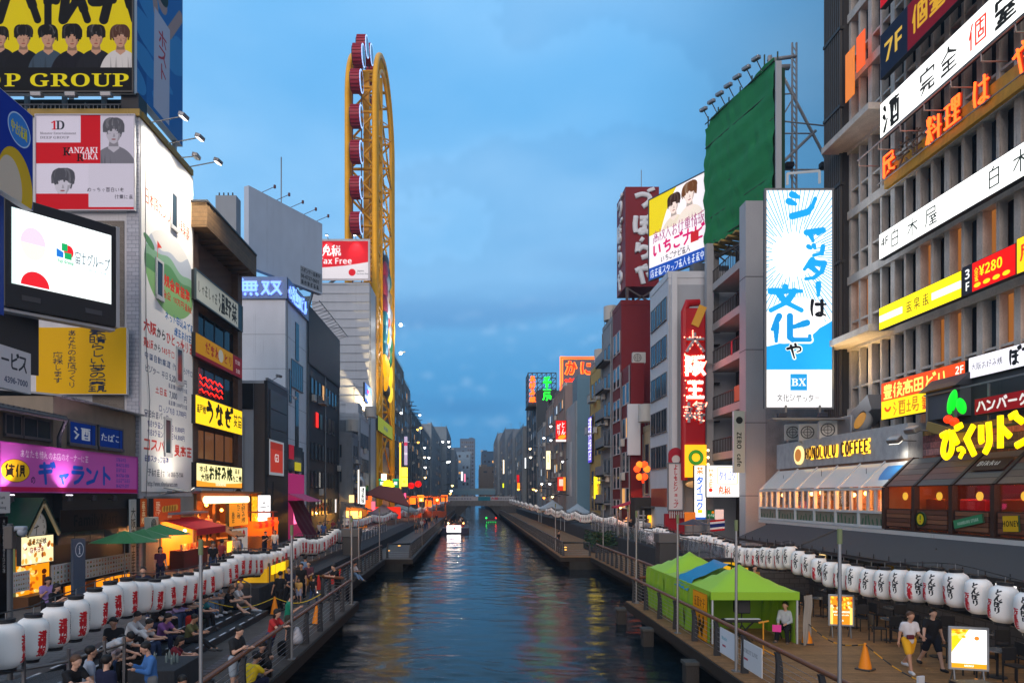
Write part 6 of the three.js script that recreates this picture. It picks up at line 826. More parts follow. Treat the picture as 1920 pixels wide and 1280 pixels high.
 const plaque=(z,w,h,col,txt,tilt,round)=>{const pr=print(120,120*h / w,(c,W,H)=>{fill(c,W,H,col);if(round){c.fillStyle='#d8c61c';c.beginPath();c.ellipse(W / 2,H / 2,W*0.36,H*0.38,0,0,7);c.fill();c.fillStyle='#2a7a2a';c.fillRect(W*0.44,H*0.24,W*0.12,H*0.3);c.fillStyle='#b83018';c.beginPath();c.arc(W / 2,H*0.68,W*0.06,0,7);c.fill();}else ltext(c,txt,W / 2,H / 2,H*0.5,col==='#d6ad1c'?'#2a2414':'#b7d0bd',{align:'center',sx:0.8});});const q=part(s,'plaque',round?cyl(w / 2,w / 2,0.05,20).rotateX(Math.PI / 2):bx(w,h,0.05),M([0.03,0.06,0.03],0.5),[-1.2,0.46,n - z],[0,-Math.PI / 2,tilt]);q.rotation.order='YXZ';if(round){const cg=new THREE.CircleGeometry(w*0.48,20),uv=cg.attributes.uv;for(let i=0;i<uv.count;i++)uv.setXY(i,lerp(pr.u0,pr.u1,uv.getX(i)),lerp(pr.v0,pr.v1,uv.getY(i)));part(q,'face',cg,printMat(pr,0.08),[0,0,0.03]);}else part(q,'face',printGeo(pr,w - 0.02,h - 0.02),printMat(pr,0.08),[0,0,0.03]);};
 plaque(25.0,0.55,0.55,'#1c3a1c','',0,true);plaque(22.6,1.35,0.3,'#3f8a62','HAMBURG STEAK',0.2);plaque(20.8,0.62,0.5,'#d6ad1c','HONEY',0.05);
 const bp=print(260,120,(c,w,h)=>{fill(c,w,h,'#33201a');ltext(c,'Bikku',w*0.06,h*0.4,h*0.55,'#a9a6a0',{sx:0.95});});part(s,'roof_lettering',printGeo(bp,1.5,0.55),printMat(bp),[-0.52,2.36,n - 22.5],[0,0,0]).rotation.set(-Math.PI / 4,-Math.PI / 2,0,'YXZ');
 flood('small black lamp on an arm at the end of the coffee house fascia',[17.65,8.0,-27.2],[16.9,8.05,-27.4],[17.6,7.0,-27.6],6);flood('second small black lamp on an arm beside the yellow kana',[17.65,8.3,-26.2],[16.9,8.35,-26.3],[17.6,7.0,-26.4]);
 const dg=solo('timber_gable','weathered reclaimed plank gable piece between the coffee house and the yellow kana','board',beam([0,0,0],[0,0.6,-2.0],0.08,0.35),M([0.3,0.2,0.06],0.6),[17.5,7.9,-24.3]);
 const db=thing('vent_housing','dark gabled rooftop vent housing in front of the orange and yellow sign','vent',[17.9,8.8,-25.9]);part(db,'body',bx(1.0,1.1,1.9,0.4,0.5,0),paint('#4b5058'));part(db,'roof',(()=>{const s2=new THREE.Shape([[-0.75,0],[0.75,0],[0.1,0.75]].map(([a,b])=>new THREE.Vector2(a,b)));return wuv(new THREE.ExtrudeGeometry(s2,{depth:2.1,bevelEnabled:false}).translate(0.4,1.05,-1.05));})(),paint('#2c3036'));
 const hk=thing('ventilation_cowl','orange-mouthed round ventilation cowl on the coffee house roof','vent',[18.3,8.9,-31.6]);hk.scale.setScalar(0.66);part(hk,'cowl',lathe([[0.05,0],[0.55,0.05],[0.75,0.4],[0.72,0.7]],20).rotateZ(1.2),paint('#8f9294'),[0,0.35,0]);part(hk,'mouth',cyl(0.62,0.62,0.05,20).rotateZ(1.2),M([0.75,0.3,0.02],0.6),[-0.6,0.6,0]);part(hk,'leg',mg([bx(0.08,0.5,0.08,-0.3,0,0.3),bx(0.08,0.5,0.08,0.3,0,-0.3)]),steelM);
 for(const[x,y,z,n2]of[[18.2,9.4,-38.6,'left'],[18.0,9.2,-36.5,'middle'],[18.1,9.15,-34.6,'right']])airUnit(n2 + ' of the three outdoor units on the coffee house roof',[x,y,z],-0.3,1.3);const dk=solo('duct','grey ventilation duct on the coffee house roof','duct',mg([rb(1.2,0.9,2.2,0.08),beam([0,0.2,1],[0,0.9,2.4],0.9,0.8)]),metal([0.3,0.3,0.31],0.5),[18.9,9.3,-34.2]);
 solo('gutter_beam','long pale gutter beam below the coffee house and steak house windows','beam',bb(-0.12,0.12,-0.1,0.06,-12.6,12.6),paint('#b7b7b4'),[16.45,4.4,-26.5]);
 for(const[a,b,nn]of[[30.7,37.6,'shorter far'],[13.4,30.45,'long near']]){const w=thing('awning',nn + ' charcoal fabric awning over the terrace','awning',[14.5,3.5,-(a + b)/ 2],0,'charcoal awnings');part(w,'fabric',beam([0,0,0],[2.0,0.86,0],b - a,0.05),M([0.055,0.055,0.058],0.85,{bump:0.004,bumpTex:T.fine,bsize:0.5}));part(w,'front_bar',bb(-0.05,0.05,-0.1,0.04,-(b - a)/ 2,(b - a)/ 2),blackM);const hk2=[];for(let z=-(b - a)/ 2 + 0.3;z<(b - a)/ 2;z +=0.9)hk2.push(bar([0.02,0.02,z],[0.02,0.2,z],0.02,4));part(w,'hooks',mg(hk2),blackM);part(w,'arm',mg([beam([2,0.3,-(b - a)/ 2 + 0.1],[0,0,-(b - a)/ 2 + 0.1],0.06,0.06),beam([2,0.3,(b - a)/ 2 - 0.1],[0,0,(b - a)/ 2 - 0.1],0.06,0.06)]),blackM);}
 const sf=thing('terrace_shopfront','dark glazed shop front under the charcoal awnings with scattered lamps','shop front',[16.7,DECK,-26.5]);part(sf,'wall',bb(0,0.3,0,3.4,-12.5,12.5),M([0.02,0.02,0.022],0.5));for(let z=-12;z<12;z +=2){part(sf,'glazing',bx(0.04,2.5,1.86,-0.03,1.35,z + 1),GL.dark);part(sf,'mullion',bx(0.1,3.2,0.1,-0.05,1.6,z),blackM);}for(const[z,y,c,w]of[[-10.5,2.4,'#fff6e8',1.6],[-6,2.0,'#ffd890',0.5],[0.5,2.3,'#fff2dc',0.9],[3.6,1.6,'#ffe23a',0.5],[5.2,2.2,'#ffffff',0.8],[7.5,1.2,'#e8f03a',0.5],[9,2.0,'#fff',0.7]])part(sf,'lit_panel',bx(0.04,0.5,w,-0.08,y,z),glow(c,1.0));
 for(const z of[-18,-23,-29]){const l=thing('ceiling_lamp',{'-18':'near','-23':'middle','-29':'far'}[z]+ ' small warm lamp under the charcoal awning','lamp',[15.6,3.75,z],0,'lamps under the awning');part(l,'lamp_glass',sph(0.07,0,-0.1,0,8),glow('#ffdca8',8));part(l,'cord',bb(-0.01,0.01,-0.05,0.3,-0.01,0.01),blackM);const p=new THREE.PointLight('#ffcf98',2.2,0,2);p.position.set(15.6,3.5,z);p.castShadow=true;p.shadow.radius=4;scene.add(p);}
}
// shutter-company billboard, balcony building, netted billboard
sign('tall white and blue billboard with big blue brush katakana and a burst of rays',frontP(34.5,1435.5,1562,355,765),(c,w,h)=>{
 fill(c,w,h,'#f6fbff');c.save();c.translate(w*0.42,h*0.3);for(let i=0;i<90;i++){const a=i / 90*6.283,r0=w*(0.42 + 0.1*Math.sin(i*3.7));c.strokeStyle='#2f9ad6';c.lineWidth=w*0.012;c.beginPath();c.moveTo(Math.cos(a)*r0,Math.sin(a)*r0);c.lineTo(Math.cos(a)*w*1.1,Math.sin(a)*w*1.1);c.stroke();}c.restore();c.fillStyle='#f6fbff';c.fillRect(0,h*0.0,w*0.0,0);c.fillStyle='#1f9ae0';c.beginPath();c.moveTo(w,h*0.6);c.quadraticCurveTo(w*0.6,h*0.68,0,h*0.72);c.lineTo(0,h*0.83);c.lineTo(w,h*0.83);c.fill();c.fillStyle='#f8fbfd';c.beginPath();c.ellipse(w*0.4,h*0.6,w*0.5,h*0.1,-0.3,0,7);c.fill();
 const b={lw:0.17,brush:true};jtext(c,'シ',w*0.32,h*0.015,w*0.5,h*0.125,'#1a97dc',b);jtext(c,'ャ',w*0.46,h*0.13,w*0.5,h*0.11,'#1a97dc',b);jtext(c,'ッ',w*0.54,h*0.215,w*0.4,h*0.09,'#1a97dc',b);jtext(c,'タ',w*0.54,h*0.31,w*0.4,h*0.11,'#1a97dc',b);jtext(c,'ー',w*0.68,h*0.425,w*0.2,h*0.07,'#1a97dc',{...b,lw:0.3,v:true});jtext(c,'は',w*0.66,h*0.5,w*0.28,h*0.085,'#12161c',{lw:0.13,brush:true});jtext(c,'文',w*0.05,h*0.44,w*0.54,h*0.125,'#1a97dc',{lw:0.17,brush:true});jtext(c,'化',w*0.04,h*0.58,w*0.66,h*0.12,'#f4faff',{lw:0.3,brush:true});jtext(c,'化',w*0.04,h*0.58,w*0.66,h*0.12,'#1688cc',{lw:0.17,brush:true});jtext(c,'や',w*0.3,h*0.705,w*0.26,h*0.07,'#f4faff',{lw:0.26});jtext(c,'や',w*0.3,h*0.705,w*0.26,h*0.07,'#101318',{lw:0.12,brush:true});
 c.fillStyle='#f2f2f2';c.fillRect(0,h*0.825,w,h*0.175);c.fillStyle='#1f8fd0';c.fillRect(w*0.37,h*0.845,w*0.25,h*0.075);ltext(c,'BX',w*0.495,h*0.883,h*0.05,'#eef6fb',{align:'center',font:'serif'});jtext(c,'文化シヤッター',w*0.17,h*0.938,w*0.088,h*0.034,'#26282c',{lw:0.09});
},{name:'billboard',cat:'billboard',em:0.85,light:['#eef8ff',0.7],frame:'#6e7276',res:1.9});
{
 const z0=43,z1=49.4,X=17.2,g=thing('balcony_building','grey building of open balcony floors behind a tall panelled corner column','building',[X + 5,WALK,-(z0 + z1)/ 2]),H=22.2,wl=conc('#8f9296',4),m=(z0 + z1)/ 2;
 part(g,'core',bb(-3.2,5,0,H,m - z1,m - z0 - 0.2),M([0.035,0.03,0.028],0.7));part(g,'camera_wall',bb(-3.8,5,0,H,m - z0 - 0.3,m - z0),wl);part(g,'corner_column',bb(-5.05,-3.8,0,H + 0.4,m - z0 - 1.0,m - z0 + 0.02),paint('#a3a6aa',0.5));for(let y=4;y<H;y +=4.6)part(g,'column_joint',bb(-5.06,-3.7,y,y + 0.05,m - z0 - 1.01,m - z0 + 0.03),M([0.12,0.12,0.13],0.8));part(g,'far_column',bb(-5.4,-4.9,0,H,m - z1 - 0.2,m - z1 + 0.25),paint('#9a9da1',0.5));
 for(const y of[8.7,11.8,15.1,18.0,20.9]){part(g,'floor_slab',bb(-5.0,-3,y - WALK - 0.35,y - WALK + 0.15,m - z1,m - z0 - 1),paint('#a8a6a4'));const r=[bb(-4.98,-4.92,y - WALK + 1.05,y - WALK + 1.1,m - z1 + 0.2,m - z0 - 1)];for(let z=m - z1 + 0.3;z<m - z0 - 1;z +=0.3)r.push(bb(-4.97,-4.93,y - WALK + 0.15,y - WALK + 1.05,z - 0.015,z + 0.015));part(g,'balcony_rail',mg(r),M([0.03,0.025,0.025],0.5));part(g,'wall_lamp',sph(0.1,-3.3,y - WALK + 1.9,m - 46.5,8),glow('#ff8a30',y===15.1?3:0.6));}
 part(g,'balcony_banner',bb(-5.04,-5.0,10.2,11.2,m - 44.9,m - 44.0),M([0.6,0.14,0.06],0.6));part(g,'red_cloth',bb(-5.04,-5.0,13.4,14.3,m - 45.5,m - 45.3),M([0.5,0.02,0.04],0.6));
 const sh=thing('equipment_shelf','steel shelf with floodlights below the shutter billboard','shelf',[16.6,9.62,-34.1]);sh.scale.setScalar(0.81);for(const x of[17.2,18.0]){const l=new THREE.SpotLight('#ffd48a',30,0,0.75,0.9,2);l.position.set(x,9.9,-33.3);l.target.position.set(19.4,19,-33.4);l.castShadow=true;l.shadow.radius=6;scene.add(l,l.target);}part(sh,'deck_plate',bx(4.6,0.1,0.8,0,0,0.2),steelM);part(sh,'post',mg([-1.2,0.9].map((x)=>bb(x - 0.05,x + 0.05,0,0.9,-0.1,0))),steelM);for(const x of[-1.6,0.9])part(sh,'lamp_head',rb(0.55,0.3,0.3,0.04,x,0.25,0.3),M([0.03,0.035,0.05],0.4));
 const t=thing('steel_lattice','pale steel lattice tower and stays behind the green netted billboard','lattice tower',[21,24.2,-45]),s=[],P=(px,py)=>[xz(px,45)- 21,yz(py,45)- 24.2];const ln=(a,b,c,d,r=0.09,z=0)=>{const p=P(a,b),q=P(c,d);s.push(bar([p[0],p[1],z],[q[0],q[1],z],r,5));};
 ln(1444,105,1444,360,0.16);ln(1448,105,1448,360,0.1,-1);ln(1486,80,1486,355,0.07);ln(1494,80,1494,355,0.07);ln(1440,112,1494,105,0.13);ln(1440,120,1486,118,0.2,-0.4);ln(1452,110,1548,295,0.1);ln(1444,328,1530,245,0.11);ln(1444,178,1490,175,0.05);ln(1444,250,1520,250,0.05);ln(1455,240,1490,180,0.05);ln(1488,250,1488,330,0.05,-0.3);ln(1422,232,1549,246,0.05,0.6);for(let y=85;y<350;y +=12)ln(1486,y,1494,y + 12,0.035);for(let y=115;y<350;y +=20)ln(1441,y,1449,y,0.05);ln(1450,318,1550,318,0.06);part(t,'steelwork',mg(s),paint('#9fa3a8',0.5));part(t,'frame_box',mg([beam([...P(1470,353),0.5],[...P(1470,332),0.5],0.12,0.12),beam([...P(1470,332),0.5],[...P(1530,327),0.5],0.12,0.12),beam([...P(1530,327),0.5],[...P(1530,350),0.5],0.12,0.12)]),glow('#cfd4da',0.3));for(const px of[1476,1541])part(t,'lamp_head',bx(0.5,0.3,0.4,...P(px,314),0.3),blackM);
}
{
 const a=V(17.15,0,-50.5),b=V(19.0,0,-43.1),yb=24.0,yt=33.4,n=34,mrow=26,pos=[],idx=[],uv=[],d=b.clone().sub(a),nx=V(-d.z,0,d.x).normalize().multiplyScalar(-1);if(nx.z<0)nx.multiplyScalar(-1);
 for(let j=0;j<=mrow;j++)for(let i=0;i<=n;i++){const u=i / n,v=j / mrow,w=0.12*Math.sin(u*40 + v*5)*noise3.noise(u*6,v*5,2)+ 0.22*noise3.noise(u*3,v*4,7)+ 0.05*Math.sin(v*44),p=a.clone().addScaledVector(d,u).addScaledVector(nx,w + 0.1*Math.sin(v*3));const top=yt + 0.25*Math.sin(u*9)*u +(u<0.06?-0.5:0);pos.push(p.x,lerp(yb - 0.25*noise3.noise(u*9,1,1)- 0.9*(1 - u)*(u<0.1?1:0),top,v),p.z);uv.push(u*7,v*9);if(i&&j){const q=(j - 1)*(n + 1)+ i - 1;idx.push(q,q + 1,q + n + 1,q + 1,q + n + 2,q + n + 1);}}
 const g=thing('netted_billboard','tall billboard wrapped in dark green scaffold netting above the balcony building','billboard',[0,0,0]);const net=new THREE.MeshPhysicalMaterial({color:new THREE.Color().setRGB(0.004,0.17,0.045),roughness:0.8,side:THREE.DoubleSide});net.bumpMap=rep(T.fine,0.8);net.bumpScale=0.006;part(g,'net',mesh3(pos,idx,uv),net);
 const D=d.length(),ry=Math.atan2(-d.z,d.x);const bk=part(g,'board',bx(D - 0.4,9.0,0.5),M([0.03,0.08,0.045],0.8),[(a.x + b.x)/ 2 - nx.x*0.7,28.6,(a.z + b.z)/ 2 - nx.z*0.7],[0,ry,0]);const sc=[];for(let i=0;i<=6;i++){const p=a.clone().addScaledVector(d,i / 6);sc.push(bar([p.x - nx.x*0.25,24,p.z - nx.z*0.25],[p.x - nx.x*0.25,33.9 +(i===5?0.6:0),p.z - nx.z*0.25],0.05));}for(let k=0;k<6;k++)sc.push(bar([a.x,24.3 + k*1.8,a.z],[b.x,24.3 + k*1.8,b.z],0.045));part(g,'scaffold',mg(sc),M([0.05,0.08,0.06],0.6));part(g,'edge_strip',bb(19.05,19.4,24.2,33.2,-43.1,-42.95),paint('#b9bec2'));
 const un=[];for(let i=0;i<9;i++){const p=a.clone().addScaledVector(d,(i + 0.5)/ 9);un.push(beam([p.x - 0.2,23.9,p.z],[p.x + 2.2,23.5,p.z],0.5,0.14));}part(g,'underside',mg(un),M([0.3,0.2,0.06],0.7));part(g,'truss',mg([beam([a.x + 0.5,23.3,a.z],[b.x + 0.8,23.3,b.z],0.2,0.2),...[...Array(9)].map((_,i)=>{const p=a.clone().addScaledVector(d,i / 9),q=a.clone().addScaledVector(d,(i + 1)/ 9);return bar([p.x + 0.5,23.3,p.z],[q.x + 0.5,i % 2?22.6:24,q.z],0.06);})]),M([0.07,0.065,0.06],0.6));
 for(let i=0;i<7;i++){const p=a.clone().addScaledVector(d,0.06 + i*0.13);flood(['first','second','third','fourth','fifth','sixth','seventh'][i]+ ' unlit floodlight from the left along the top of the green netting',[p.x,33.4,p.z],[p.x - 0.5,34.0,p.z + 0.3],[p.x,30,p.z]);}
 part(g,'support_column',mg([bb(17.6,18.0,18,24,-50.4,-50.0)]),steelM);
}
// recruiting billboard, red character tower
sign('bright job-site billboard, yellow, white and blue with pink lettering, left of the netting',slantP(1217,57,1326,51.8,30.5,23.75),(c,w,h)=>{fill(c,w,h,'#fbf3f4');c.fillStyle='#e8cf1c';c.beginPath();c.moveTo(0,0);c.lineTo(w*0.5,0);c.quadraticCurveTo(w*0.2,h*0.3,w*0.12,h*0.85);c.lineTo(0,h);c.fill();faceFig(c,w*0.45,h*0.2,h*0.22,'#3a2418','#f3ddd0','#e8d8c0');faceFig(c,w*0.72,h*0.16,h*0.23,'#6a4020','#f6e0d4','#f0e0d0');c.fillStyle='#fbf3f4';c.fillRect(0,h*0.45,w,h*0.4);jtext(c,'高収入お仕事情報',w*0.08,h*0.42,w*0.105,h*0.15,'#a8487a',{lw:0.1});jtext(c,'いちごナビ',w*0.07,h*0.57,w*0.17,h*0.17,'#d81a6a',{lw:0.17});jtext(c,'いちごナビ求人',w*0.22,h*0.755,w*0.07,h*0.08,'#33303a',{lw:0.12});c.fillStyle='#c8242c';c.fillRect(w*0.74,h*0.62,w*0.13,h*0.12);c.fillStyle='#1f4fae';c.fillRect(0,h*0.85,w,h*0.16);jtext(c,'店舗・スタッフ求人も掲載中',w*0.03,h*0.88,w*0.068,h*0.1,'#eef2fa',{lw:0.13});},{name:'billboard',cat:'billboard',em:0.62,frame:'#4a5058',res:3});
{
 const z=67,x0=xz(1173,z),x1=xz(1236,z),yT=yz(350,z),yB=yz(537,z),g=thing('character_tower','dark red rooftop sign tower with big white kana down both faces','sign',[(x0 + x1)/ 2,yB,-z - 2]),W=x1 - x0,H=yT - yB,rd=paint('#7a1420',0.5),wh=paint('#d6d8da',0.5);part(g,'case',bx(W,H,4,0,H / 2,0),rd);
[...'づぼらや'].forEach((c,i)=>{const s=H / 4;const q=glyphGeo(c,0,0,2.0,s*0.86,0.26,{flat:0.6,n:8});part(g,'letter',q,wh,[-W / 2 + 0.75,H - i*s - 0.2,2.05]);part(g,'letter',q,wh,[-W / 2 - 0.05,H - i*s - 0.2,-1.2],[0,-Math.PI / 2,0]);});
 part(g,'support',mg([beam([-W / 2,-2,1.8],[W / 2,0,1.8],0.16,0.16),beam([W / 2,-2,1.8],[-W / 2,0,1.8],0.16,0.16),bx(0.25,2,0.25,-W / 2 + 0.2,-1,1.8),bx(0.25,2,0.25,W / 2 - 0.2,-1,1.8),bx(0.25,2,0.25,0,-1,-1.8)]),M([0.07,0.05,0.05],0.6));part(g,'antenna',bar([0.4,H,0],[0.4,H + 2.6,0],0.04),steelM);
}
// buildings along the right bank, near to far
const XG=14.4;
{
 const w=building('white_office','white office building with ribbon windows on its canal face and a tall plain camera face',XG,26,50.4,55.6,21.9,{kit:0,wall:paint('#c3c7cc',0.6),side:{y:[19.8,16.95,14.2,11.5,8.8],n:3,w:1.35,h:1.7,nx:2,from:0.06,to:0.94,glass:null}});part(w,'camera_face',bb(-5.78,5.8,0,19.6,2.61,2.64),paint('#9fa5ac',0.6));part(w,'pilaster',bb(-5.6,-5.2,0,20.4,2.64,2.8),paint('#c8ccd0',0.6));for(const y of[15,11,7])win(w,-3.3,y - WALK,2.68,0,1.0,2.0,{glass:GL.mid});part(w,'roof_unit',mg([rb(1.2,1.2,1,0.05,-3,21,1),rb(1,1,1,0.05,-1.4,20.9,1)]),paint('#5a5e62'));
 for(const y of[18.4,15.6,12.8]){part(w,'balcony',mg([bb(-2.9,-2.2,y - WALK - 1.6,y - WALK - 1.5,2.66,3.2),bb(-2.9,-2.2,y - WALK - 0.7,y - WALK - 0.66,3.16,3.2)]),blackM);}
 part(w,'brick_window',bb(-5.84,-5.78,3.2,4.6,-2.2,2.2),M([0.3,0.05,0.03],0.4));
 building('red_building','dark red building with white window bands on its canal face under the red character tower',XG,24,66.5,70.6,24.4,{kit:0,wall:paint('#6d1219',0.6),front:{y:[21],n:1,w:0.01,h:0.01},side:{y:[21,17.6,14.3,11,7.6,4.4],n:2,w:1.3,h:2.1,glass:null,frame:paint('#b9b4b8')}});
 const lr=building('red_annexe','lower dark red annexe with white window bands in front of the red building',XG,15.6,62.4,66.4,18.0,{wall:paint('#701319',0.6),side:{y:[15.4,12.2,9,5.6],n:2,w:1.3,h:1.9,lit:0.3,frame:paint('#b9b4b8')},roof:false});airUnit('outdoor unit on the roof of the lower red annexe',[15.2,18.5,-62.8],0,1.4);
 building('cream_block','narrow cream building between the red annexe and the white office building',15.5,22,56,62.2,11.6,{wall:plaster('#b7a98a'),side:{y:[9.6,6.6],n:3,w:1.1,h:1.6,lit:0.5}});
 solo('blank_signboard','blank pale hanging signboard on the red annexe','sign',bx(1.15,4.6,0.3),paint('#c7cbd0',0.4),[xz(1189,61.5),yz(805,61.5),-61.6]);
 const bl=building('balcony_block','grey block stacked with small balconies beyond the red building',XG,24,70.8,76,24,{wall:plaster('#8c9298'),side:{y:[21,18,15,12,9,6],n:2,w:1.2,h:1.6}});for(let k=0;k<6;k++)part(bl,'balcony',mg([bb(-5.7,-4.8,4 + k*3 - 0.9,4 + k*3 - 0.75,-2.3,2.3),bb(-5.7,-5.62,4 + k*3 - 0.9,4 + k*3 + 0.2,-2.3,2.3)]),paint('#6e757c'));
 building('yellow_building','pale yellow building with small windows beyond the balcony block',XG,24,76.2,84,20.6,{wall:plaster('#b59a5c'),side:{y:[18.4,14.8,11.4,8,5],n:3,w:1.3,h:1.6,lit:0.05},front:{y:[18,14],n:3,w:1.2,h:1.6,to:0.5}});
 sign('purple-lit vertical sign of white characters on the yellow building',sideP(XG - 0.3,1103,1109.5,784,868,1103),(c,w2,h)=>{fill(c,w2,h,'#5a46c8');jtext(c,'道頓堀店',4,6,w2 - 8,h*0.22,'#f2eeff',{v:true,lw:0.16});},{em:0.9,res:3});
 sign('bright yellow vertical sign at the foot of the yellow building',frontP(79,1113.5,1125,893,935),(c,w2,h)=>{fill(c,w2,h,'#ffe01a');jtext(c,'酒場',w2*0.25,h*0.3,w2*0.5,h*0.25,'#c86a10',{v:true,lw:0.15});},{em:2.0,light:['#ffe030',2.5],res:4});
 const gr=building('sheeted_building','building wrapped in blue-grey construction sheeting',XG,25,95.6,106,19.2,{wall:M([0.30,0.34,0.37],0.75,{map:T.plaster,size:5}),roof:false});part(gr,'sheet',(()=>{const p=[],ix=[];for(let i=0;i<=14;i++)for(let j=0;j<=20;j++)p.push(-5.2 + i*0.4,j*1.02,5.32 + 0.1*Math.sin(i*1.3 + j*0.3)*noise3.noise(i*0.4,j*0.3,1)+ 0.04*Math.sin(j*1.4));for(let i=0;i<14;i++)for(let j=0;j<20;j++){const a=i*21 + j;ix.push(a,a + 21,a + 1,a + 1,a + 21,a + 22);}return mesh3(p,ix).toNonIndexed();})(),M([0.10,0.19,0.25],0.7,{side:1,bump:0.01,bumpTex:T.fine,bsize:1}));part(gr,'upper_sheet',bx(5.4,3.6,5,-2.4,19.2,2.7),M([0.13,0.2,0.25],0.75));part(gr,'notice',bb(-5.38,-5.32,4,12,-1,1),paint('#aeb6bb'));
}
// right bank street signs in the middle distance
{
 const P=frontP(48.3,1283,1325,566,900),g=thing('bulb_sign','tall red vertical sign with four big characters outlined in glowing bulbs and a green-and-gold emblem','neon sign',P.pos,P.ry),rd=M([0.38,0.01,0.015],0.4),hot=glow('#ff2a18',2.2),dim=glow('#c01a14',0.5),wh=glow('#fff2ea',1.5),gy=M([0.35,0.33,0.35],0.5);
 part(g,'case',rb(P.w,P.h*0.9,0.7,0.15,0,P.h*0.02,-0.4),rd);part(g,'side_tube',tube([[-P.w / 2 + 0.1,-P.h / 2,-0.3],[-P.w / 2 + 0.1,P.h / 2 - 0.6,-0.3],[-P.w / 2 + 0.35,P.h / 2,-0.3],[P.w / 2 - 0.4,P.h / 2 + 0.05,-0.3]],0.24,10),rd);
[...'大阪王将'].forEach((c,i)=>{const s=1.45,y=P.h / 2 - 2.2 - i*1.64,hh=1.5;part(g,'letter_back',glyphGeo(c,-s / 2,y,s,hh,0.19,{flat:0.4}),i===1||i===2?hot:dim,[0,0,0.02]);part(g,'letter',glyphGeo(c,-s / 2,y,s,hh,0.11,{flat:0.6}),i===1||i===2?wh:gy,[0,0,0.14]);
 const bl=[];for(const st of glyph(c)){const q=strokePts(st,3);for(let k=0;k + 1<q.length;k++)for(let t=0;t<1;t +=0.3)bl.push(sph(0.055,-s / 2 + lerp(q[k][0],q[k + 1][0],t)*s +(k % 2?0.16:-0.16),y - lerp(q[k][1],q[k + 1][1],t)*hh + 0.12,0.16,5));}part(g,'bulbs',mg(bl),glow('#ff8a70',4));});
 part(g,'slanted_panel',bx(0.55,1.5,0.1),M([0.4,0.2,0.03],0.5,{em:[0.5,0.25,0.02],ei:0.25}),[0.25,P.h / 2 - 1.0,0.05],[0,0,-0.4]);part(g,'emblem_panel',bx(1.5,2.3,0.14),glow('#ffb21a',1.0),[0,-P.h / 2 + 1.35,0.06]);part(g,'emblem',new THREE.TorusGeometry(0.42,0.13,8,20).toNonIndexed(),glow('#3a8a2a',0.6),[0,-P.h / 2 + 1.6,0.16]);part(g,'lamp',mg([0,1,2,3].map((i)=>sph(0.09,P.w / 2 + 0.05,-P.h / 2 + 0.6 + i*0.5,0.2,6))),glow('#ffd08a',6));part(g,'gyoza_shape',sph(0.6,0,0,0,12),glow('#e8b070',0.3),[0.1,-P.h / 2 - 0.3,0.3]).scale.set(1.5,0.45,0.6);part(g,'bracket',mg([bx(1.2,0.1,0.1,1.3,2,-0.5),bx(1.2,0.1,0.1,1.3,-2,-0.5)]),steelM);
 areaLight(P,'#ff3a28',1.6,0.4);
}
sign('white vertical plate reading ZERO cafe with a round emblem',frontP(42.7,1376.5,1397,770,886),(c,w,h)=>{fill(c,w,h,'#b7bcae');c.fillStyle='#2c2f2c';c.beginPath();c.arc(w / 2,h*0.15,w*0.32,0,7);c.fill();ltext(c,'ZERO',w*0.48,h*0.48,w*0.62,'#23281f',{rot:Math.PI / 2,align:'center'});ltext(c,'cafe',w*0.48,h*0.8,w*0.58,'#23281f',{rot:Math.PI / 2,align:'center',weight:''});},{res:2.4,rim:0.02});
sign('white lit drugstore sign with blue vertical katakana',frontP(46.0,1302,1324,872,974),(c,w,h)=>{fill(c,w,h,'#fbfbf4');jtext(c,'薬',w*0.2,h*0.03,w*0.6,h*0.13,'#e07a1a',{lw:0.13});jtext(c,'タイコク',w*0.2,h*0.2,w*0.6,h*0.15,'#1f5fc8',{v:true,lw:0.17});c.fillStyle='#d8c81a';c.fillRect(w*0.3,h*0.82,w*0.4,h*0.06);c.fillStyle='#2a56a8';c.fillRect(0,h*0.96,w,h*0.04);},{em:0.95,light:['#fff',0.8],res:3});
sign('square white lit drugstore tax-free sign edged with bulbs beside the vertical one',frontP(45.6,1325,1387,872,932),(c,w,h)=>{fill(c,w,h,'#fdf9f4');jtext(c,'薬局',w*0.04,h*0.1,w*0.18,h*0.3,'#d0861a',{v:true,lw:0.1});c.strokeStyle='#e8a01a';c.lineWidth=3;c.strokeRect(w*0.34,h*0.06,w*0.6,h*0.52);jtext(c,'タイコク',w*0.38,h*0.16,w*0.125,h*0.32,'#3a5fd0',{lw:0.14});jtext(c,'免税',w*0.36,h*0.64,w*0.18,h*0.3,'#d8501c',{lw:0.13});c.fillStyle='#d8301c';c.beginPath();c.arc(w*0.12,h*0.78,w*0.06,0,7);c.fill();},{em:1.0,light:['#fffaf4',0.8],res:3});
sign('hanging white banner sign with red kana column below a red arch top',frontP(49.2,1253,1281,868,956),(c,w,h)=>{fill(c,w,h,'#c9c4c6');jtext(c,'よしもとショップ',w*0.36,h*0.03,w*0.32,h*0.11,'#a8242c',{v:true,lw:0.14});},{res:3,frame:'#6b7076'});
